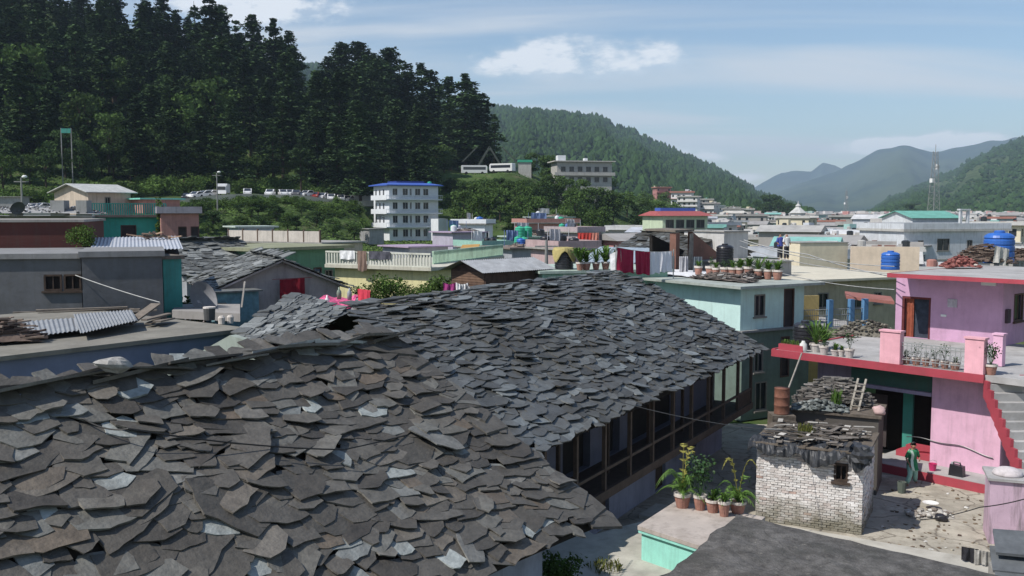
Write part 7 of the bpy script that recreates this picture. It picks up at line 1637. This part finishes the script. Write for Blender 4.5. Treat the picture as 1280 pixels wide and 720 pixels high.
# ---------------------------------------------------------------- the town
TW = [(0, (.58, .57, .55)), (.2, (.4, .38, .36)), (.36, (.7, .69, .68)), (.5, (.55, .4, .38)), (.58, (.3, .46, .43)), (.64, (.6, .54, .4)), (.7, (.34, .32, .3)), (.8, (.5, .52, .55)), (.88, (.42, .2, .19)), (.92, (.62, .6, .58)), (.97, (.35, .48, .55))]
townw = mat('town_wall_paint', (.5, .5, .5), objramp=TW, rough=.9, var=.12, scale=.4)
TRf = [(0, (.36, .35, .33)), (.3, (.45, .44, .42)), (.5, (.28, .27, .26)), (.68, (.5, .5, .5)), (.8, (.33, .16, .13)), (.86, (.2, .4, .36)), (.9, (.4, .42, .46)), (.96, (.55, .52, .46))]
townr = mat('town_roof', (.4, .4, .4), objramp=TRf, rough=.9, var=.2, scale=.5)
def townhouse(i):
    Wd, Dp, Hh = U(6, 11), U(6, 9), random.choice((5.8, 6.4, 8.0, 8.6)); fl = 3 if Hh > 7.5 else 2
    t = thing('town_house', 'x', 'house'); hs = {}; n = int(Wd/2.2)
    for k_, w in (('F', Wd), ('L', Dp), ('R', Dp)):
        n = int(w/2.3); hs[k_] = [(.6+k*w/n, f*Hh/fl+.9, .6+k*w/n+(.9 if random.random() < .8 else 1.2), f*Hh/fl+2.1) for k in range(n) for f in range(fl) if random.random() < .85]
    mb = MB()
    for k_, (o, ex, w, inn) in {'F': ((0, 0, 0), (1, 0, 0), Wd, (0, 1, 0)), 'R': ((Wd, 0, 0), (0, 1, 0), Dp, (-1, 0, 0)), 'B': ((Wd, Dp, 0), (-1, 0, 0), Wd, (0, -1, 0)), 'L': ((0, Dp, 0), (0, -1, 0), Dp, (1, 0, 0))}.items():
        wall_holes(mb, o, ex, w, Hh, hs.get(k_, []), inn)
    mb.build('wall', townw, t)
    mb = MB()
    for k_, (o, ex, w, inn) in {'F': ((0, 0, 0), (1, 0, 0), Wd, (0, 1, 0)), 'R': ((Wd, 0, 0), (0, 1, 0), Dp, (-1, 0, 0)), 'L': ((0, Dp, 0), (0, -1, 0), Dp, (1, 0, 0))}.items():
        o, ex, inn = Vector(o), Vector(ex), Vector(inn)
        for h in hs[k_]: q = [o+inn*.13+ex*h[0]+ZUP*h[1], o+inn*.13+ex*h[2]+ZUP*h[1], o+inn*.13+ex*h[2]+ZUP*h[3], o+inn*.13+ex*h[0]+ZUP*h[3]]; mb.add(q, [(0, 1, 2, 3)])
    mb.build('windows', GLASS(), t)
    mb = MB(); ov = U(.3, .8)
    if i % 4 == 3: 
        r = U(.8, 1.5); mb.hull([(-ov, -ov, Hh), (Wd+ov, -ov, Hh), (Wd+ov, Dp+ov, Hh), (-ov, Dp+ov, Hh)], [(-ov, Dp/2, Hh+r), (Wd+ov, Dp/2, Hh+r), (Wd+ov, Dp/2+.1, Hh+r), (-ov, Dp/2+.1, Hh+r)])
    else:
        mb.box(-ov, -ov, Hh+.003, Wd+ov, Dp+ov, Hh+.18)
        for f in range(1, fl): mb.box(-ov*.6, -ov*1.4, f*Hh/fl-.1, Wd+ov*.6, -.003, f*Hh/fl+.08)
        p = U(.5, .9); e = ov-.1
        mb.box(-e, -e, Hh+.183, Wd+e, -e+.14, Hh+p); mb.box(-e, Dp+e-.14, Hh+.183, Wd+e, Dp+e, Hh+p); mb.box(-e, -e+.143, Hh+.183, -e+.14, Dp+e-.143, Hh+p)
    mb.build('roof', townr, t)
    if i % 4 != 3:
        if i % 2: mb = MB(); x = U(.5, Wd-3); mb.box(x, Dp*.5, Hh+.19, x+2.0, Dp*.5+2.2, Hh+1.9); mb.build('stair_head', townw, t)
        for k in range(2): mb = MB(); mb.lathe((U(.8, Wd-.8), U(.8, Dp-.8), Hh+.19), [(.5, 0), (.5, 1.0), (.3, 1.15)], 10); mb.build('roof_tank', (GLASS() if k else townr), t)
        for k in range(6): c = (U(.3, Wd-1.3), U(.3, Dp-.8), Hh+.19); mb = MB(); mb.box(c[0], c[1], c[2], c[0]+U(.2, 1.4), c[1]+U(.2, .8), c[2]+U(.2, .8)); mb.build('roof_box', townr if k % 2 else brick, t)
    return t, Hh
TH = [townhouse(i) for i in range(12)]; used = [False]*12
placed = []; n_t = 0
G1, G2 = 'houses of the dense town', 'tiny far houses of the dense town'
def blocked(px, d):
    if 795 < px < 900 and d < 170: return True
    if 1120 < px < 1268 and d < 145: return True
    if px < 820 and d > 215: return True
    if px < 700 and d > 200: return True
    return False
for d in [82, 92, 103, 114, 126, 139, 153, 167, 182, 198, 216, 236, 258, 282, 308, 336, 366, 400, 440, 485, 540, 600]:
    px = 740 if d > 170 else (860 if d < 100 else 770)
    if d < 80: px = 1150
    px += U(0, 30)
    while px < 1310:
        i = random.randrange(12); t0, Hh = TH[i]; wpx = 8.6/d*F
        if not blocked(px, d) and n_t < 298 and (d > 430 or H((px-640)/F*d, d) < 6):
            dd = d+U(-5, 5); x = (px-640)/F*dd; t = t0 if not used[i] else copy_tree(t0); used[i] = True
            hs = U(.68, 1.0)*min(1.05, (9.3 if d > 200 else 8.3 if d > 100 else 6.6)/Hh)
            g = G1 if d < 330 else G2
            place(t, (x, dd, H(x, dd)), U(-.75, -.25) if random.random() < .8 else U(.2, .6), (U(.85, 1.05), U(.85, 1.05), hs), 'flat roofed town house crowded among many others down the valley' if d < 330 else 'tiny distant house at the far end of the valley town', g); n_t += 1
        px += wpx*U(.95, 1.3) if d < 300 else wpx*U(1.05, 1.7)
print('town', n_t)
for i, u in enumerate(used):
    if not u:
        t0 = TH[i][0]
        for c in list(t0.children): bpy.data.objects.remove(c)
        bpy.data.objects.remove(t0)
# farthest roofs : uncountable
mb = MB(); mb2 = MB()
for _ in range(1500):
    d = 620*math.exp(U(0, 1.35)); px = U(895, 1300); x = (px-640)/F*d; w, dp, h = U(7, 14), U(7, 12), U(4, 9); a = U(-.8, .3)
    m_ = mb if random.random() < .75 else mb2; m_.T = Matrix.Translation((x, d, 0)) @ Matrix.Rotation(a, 4, 'Z'); m_.box(0, 0, 0, w, dp, h); m_.box(w*.2, dp*.2, h, w*.5, dp*.5, h+2); mb2.T = m_.T; mb2.box(-.3, -.3, h+.01, w+.3, dp+.3, h+.3)
iso = mat('far_roofscape_paint', (.5, .5, .5), ramp=[(0, (.5, .49, .47)), (.3, (.62, .61, .6)), (.55, (.38, .35, .33)), (.7, (.55, .42, .38)), (.8, (.3, .42, .4)), (.9, (.45, .2, .18)), (1, (.6, .6, .62))], var=0)
o = mb.build('far_roofscape', iso, kind='stuff', label='mass of tiny pale roofs at the far end of the valley town'); 
for v in mb2.v: pass
o = mb2.build('far_roofscape', iso, kind='stuff', label='mass of tiny pale roof slabs at the far end of the valley town')
# unused pool prototypes
for k, (p, u) in POOL.items():
    if not u:
        for c in list(p.children): bpy.data.objects.remove(c)
        bpy.data.objects.remove(p)
# ---------------------------------------------------------------- cables
cab = mat('black_cable', (.02, .02, .02), rough=.6); cabg = mat('grey_cable', (.35, .35, .34), rough=.6)
def cable(pts, r, m, label, sag=.15):
    mb = MB(); P_ = []
    for (a, b) in zip(pts, pts[1:]):
        for k in range(12): f = k/12; P_.append(Vector(a).lerp(Vector(b), f)-ZUP*sag*4*f*(1-f))
    P_.append(Vector(pts[-1])); mb.tube(P_, r, 5); o = mb.build('cable', m); setp(o, label, 'cable')
cable([at(-20, 478, 13.2), at(105, 524, 13.), at(160, 536, 12.9), at(430, 562, 15.), at(632, 506, 21)], .012, cab, 'black cable sagging across the near slate roof', .06)
cable([at(400, 560, 14.2), at(1100, 700, 15), at(1290, 738, 12)], .008, cab, 'thin cable crossing low in front of the yard', .1) if False else None
cable([at(760, 498, 25), at(890, 528, 27), at(1010, 540, 30)], .01, mat('mid_cable', (.1, .1, .1)), 'thin wire crossing in front of the veranda', .05)
cable([at(1150, 650, 27), at(1225, 634, 26), at(1300, 618, 24)], .015, cab, 'dark cable crossing in front of the pink tank', .05)
cable([at(40, 322, 38), at(200, 378, 33)], .02, cabg, 'pale cable slanting down across the grey annex wall', .1)
for k, (y0, y1) in enumerate(((305, 333), (312, 342), (330, 362))):
    cable([at(925, y0-4, 56), at(1118, y1, 44)], .02, cabg, ['topmost of the three pale wires over the pale screed roof', 'middle of the three pale wires over the pale screed roof', 'lowest of the three pale wires, sagging before the sand wall'][k], .3)
cable([at(930, 300, 60), at(1010, 318, 55), at(1112, 345, 44)], .03, cabg, 'thick pale wire bundle reaching the pink roof corner', .1)
# ---------------------------------------------------------------- air
hzb = MB(); hzb.box(-9000, -60, -8, 9000, 10000, 640); hm = bpy.data.materials.new('haze_air'); hm.use_nodes = True; n_ = hm.node_tree.nodes
n_.remove(n_['Principled BSDF']); pv = n_.new('ShaderNodeVolumePrincipled'); pv.inputs['Density'].default_value = 1.05e-4; pv.inputs['Color'].default_value = (.62, .8, 1, 1); pv.inputs['Anisotropy'].default_value = 0
hm.node_tree.links.new(pv.outputs[0], n_['Material Output'].inputs['Volume']); hm.cycles.homogeneous_volume = True if hasattr(hm.cycles, 'homogeneous_volume') else None
hzo = hzb.build('haze', hm, kind='stuff', label='thin bluish air haze filling the valley')
# ---------------------------------------------------------------- report label clashes
seen = {}
for o in bpy.data.objects:
    if o.parent is None and o.type in ('EMPTY', 'MESH') and 'kind' not in o:
        l = o.get('label'); 
        if not l: print('NOLABEL', o.name)
        elif l in seen and o.get('group') is None: print('DUP', l)
        seen[l] = 1
print('top-level', sum(1 for o in bpy.data.objects if o.parent is None), 'all', len(bpy.data.objects))
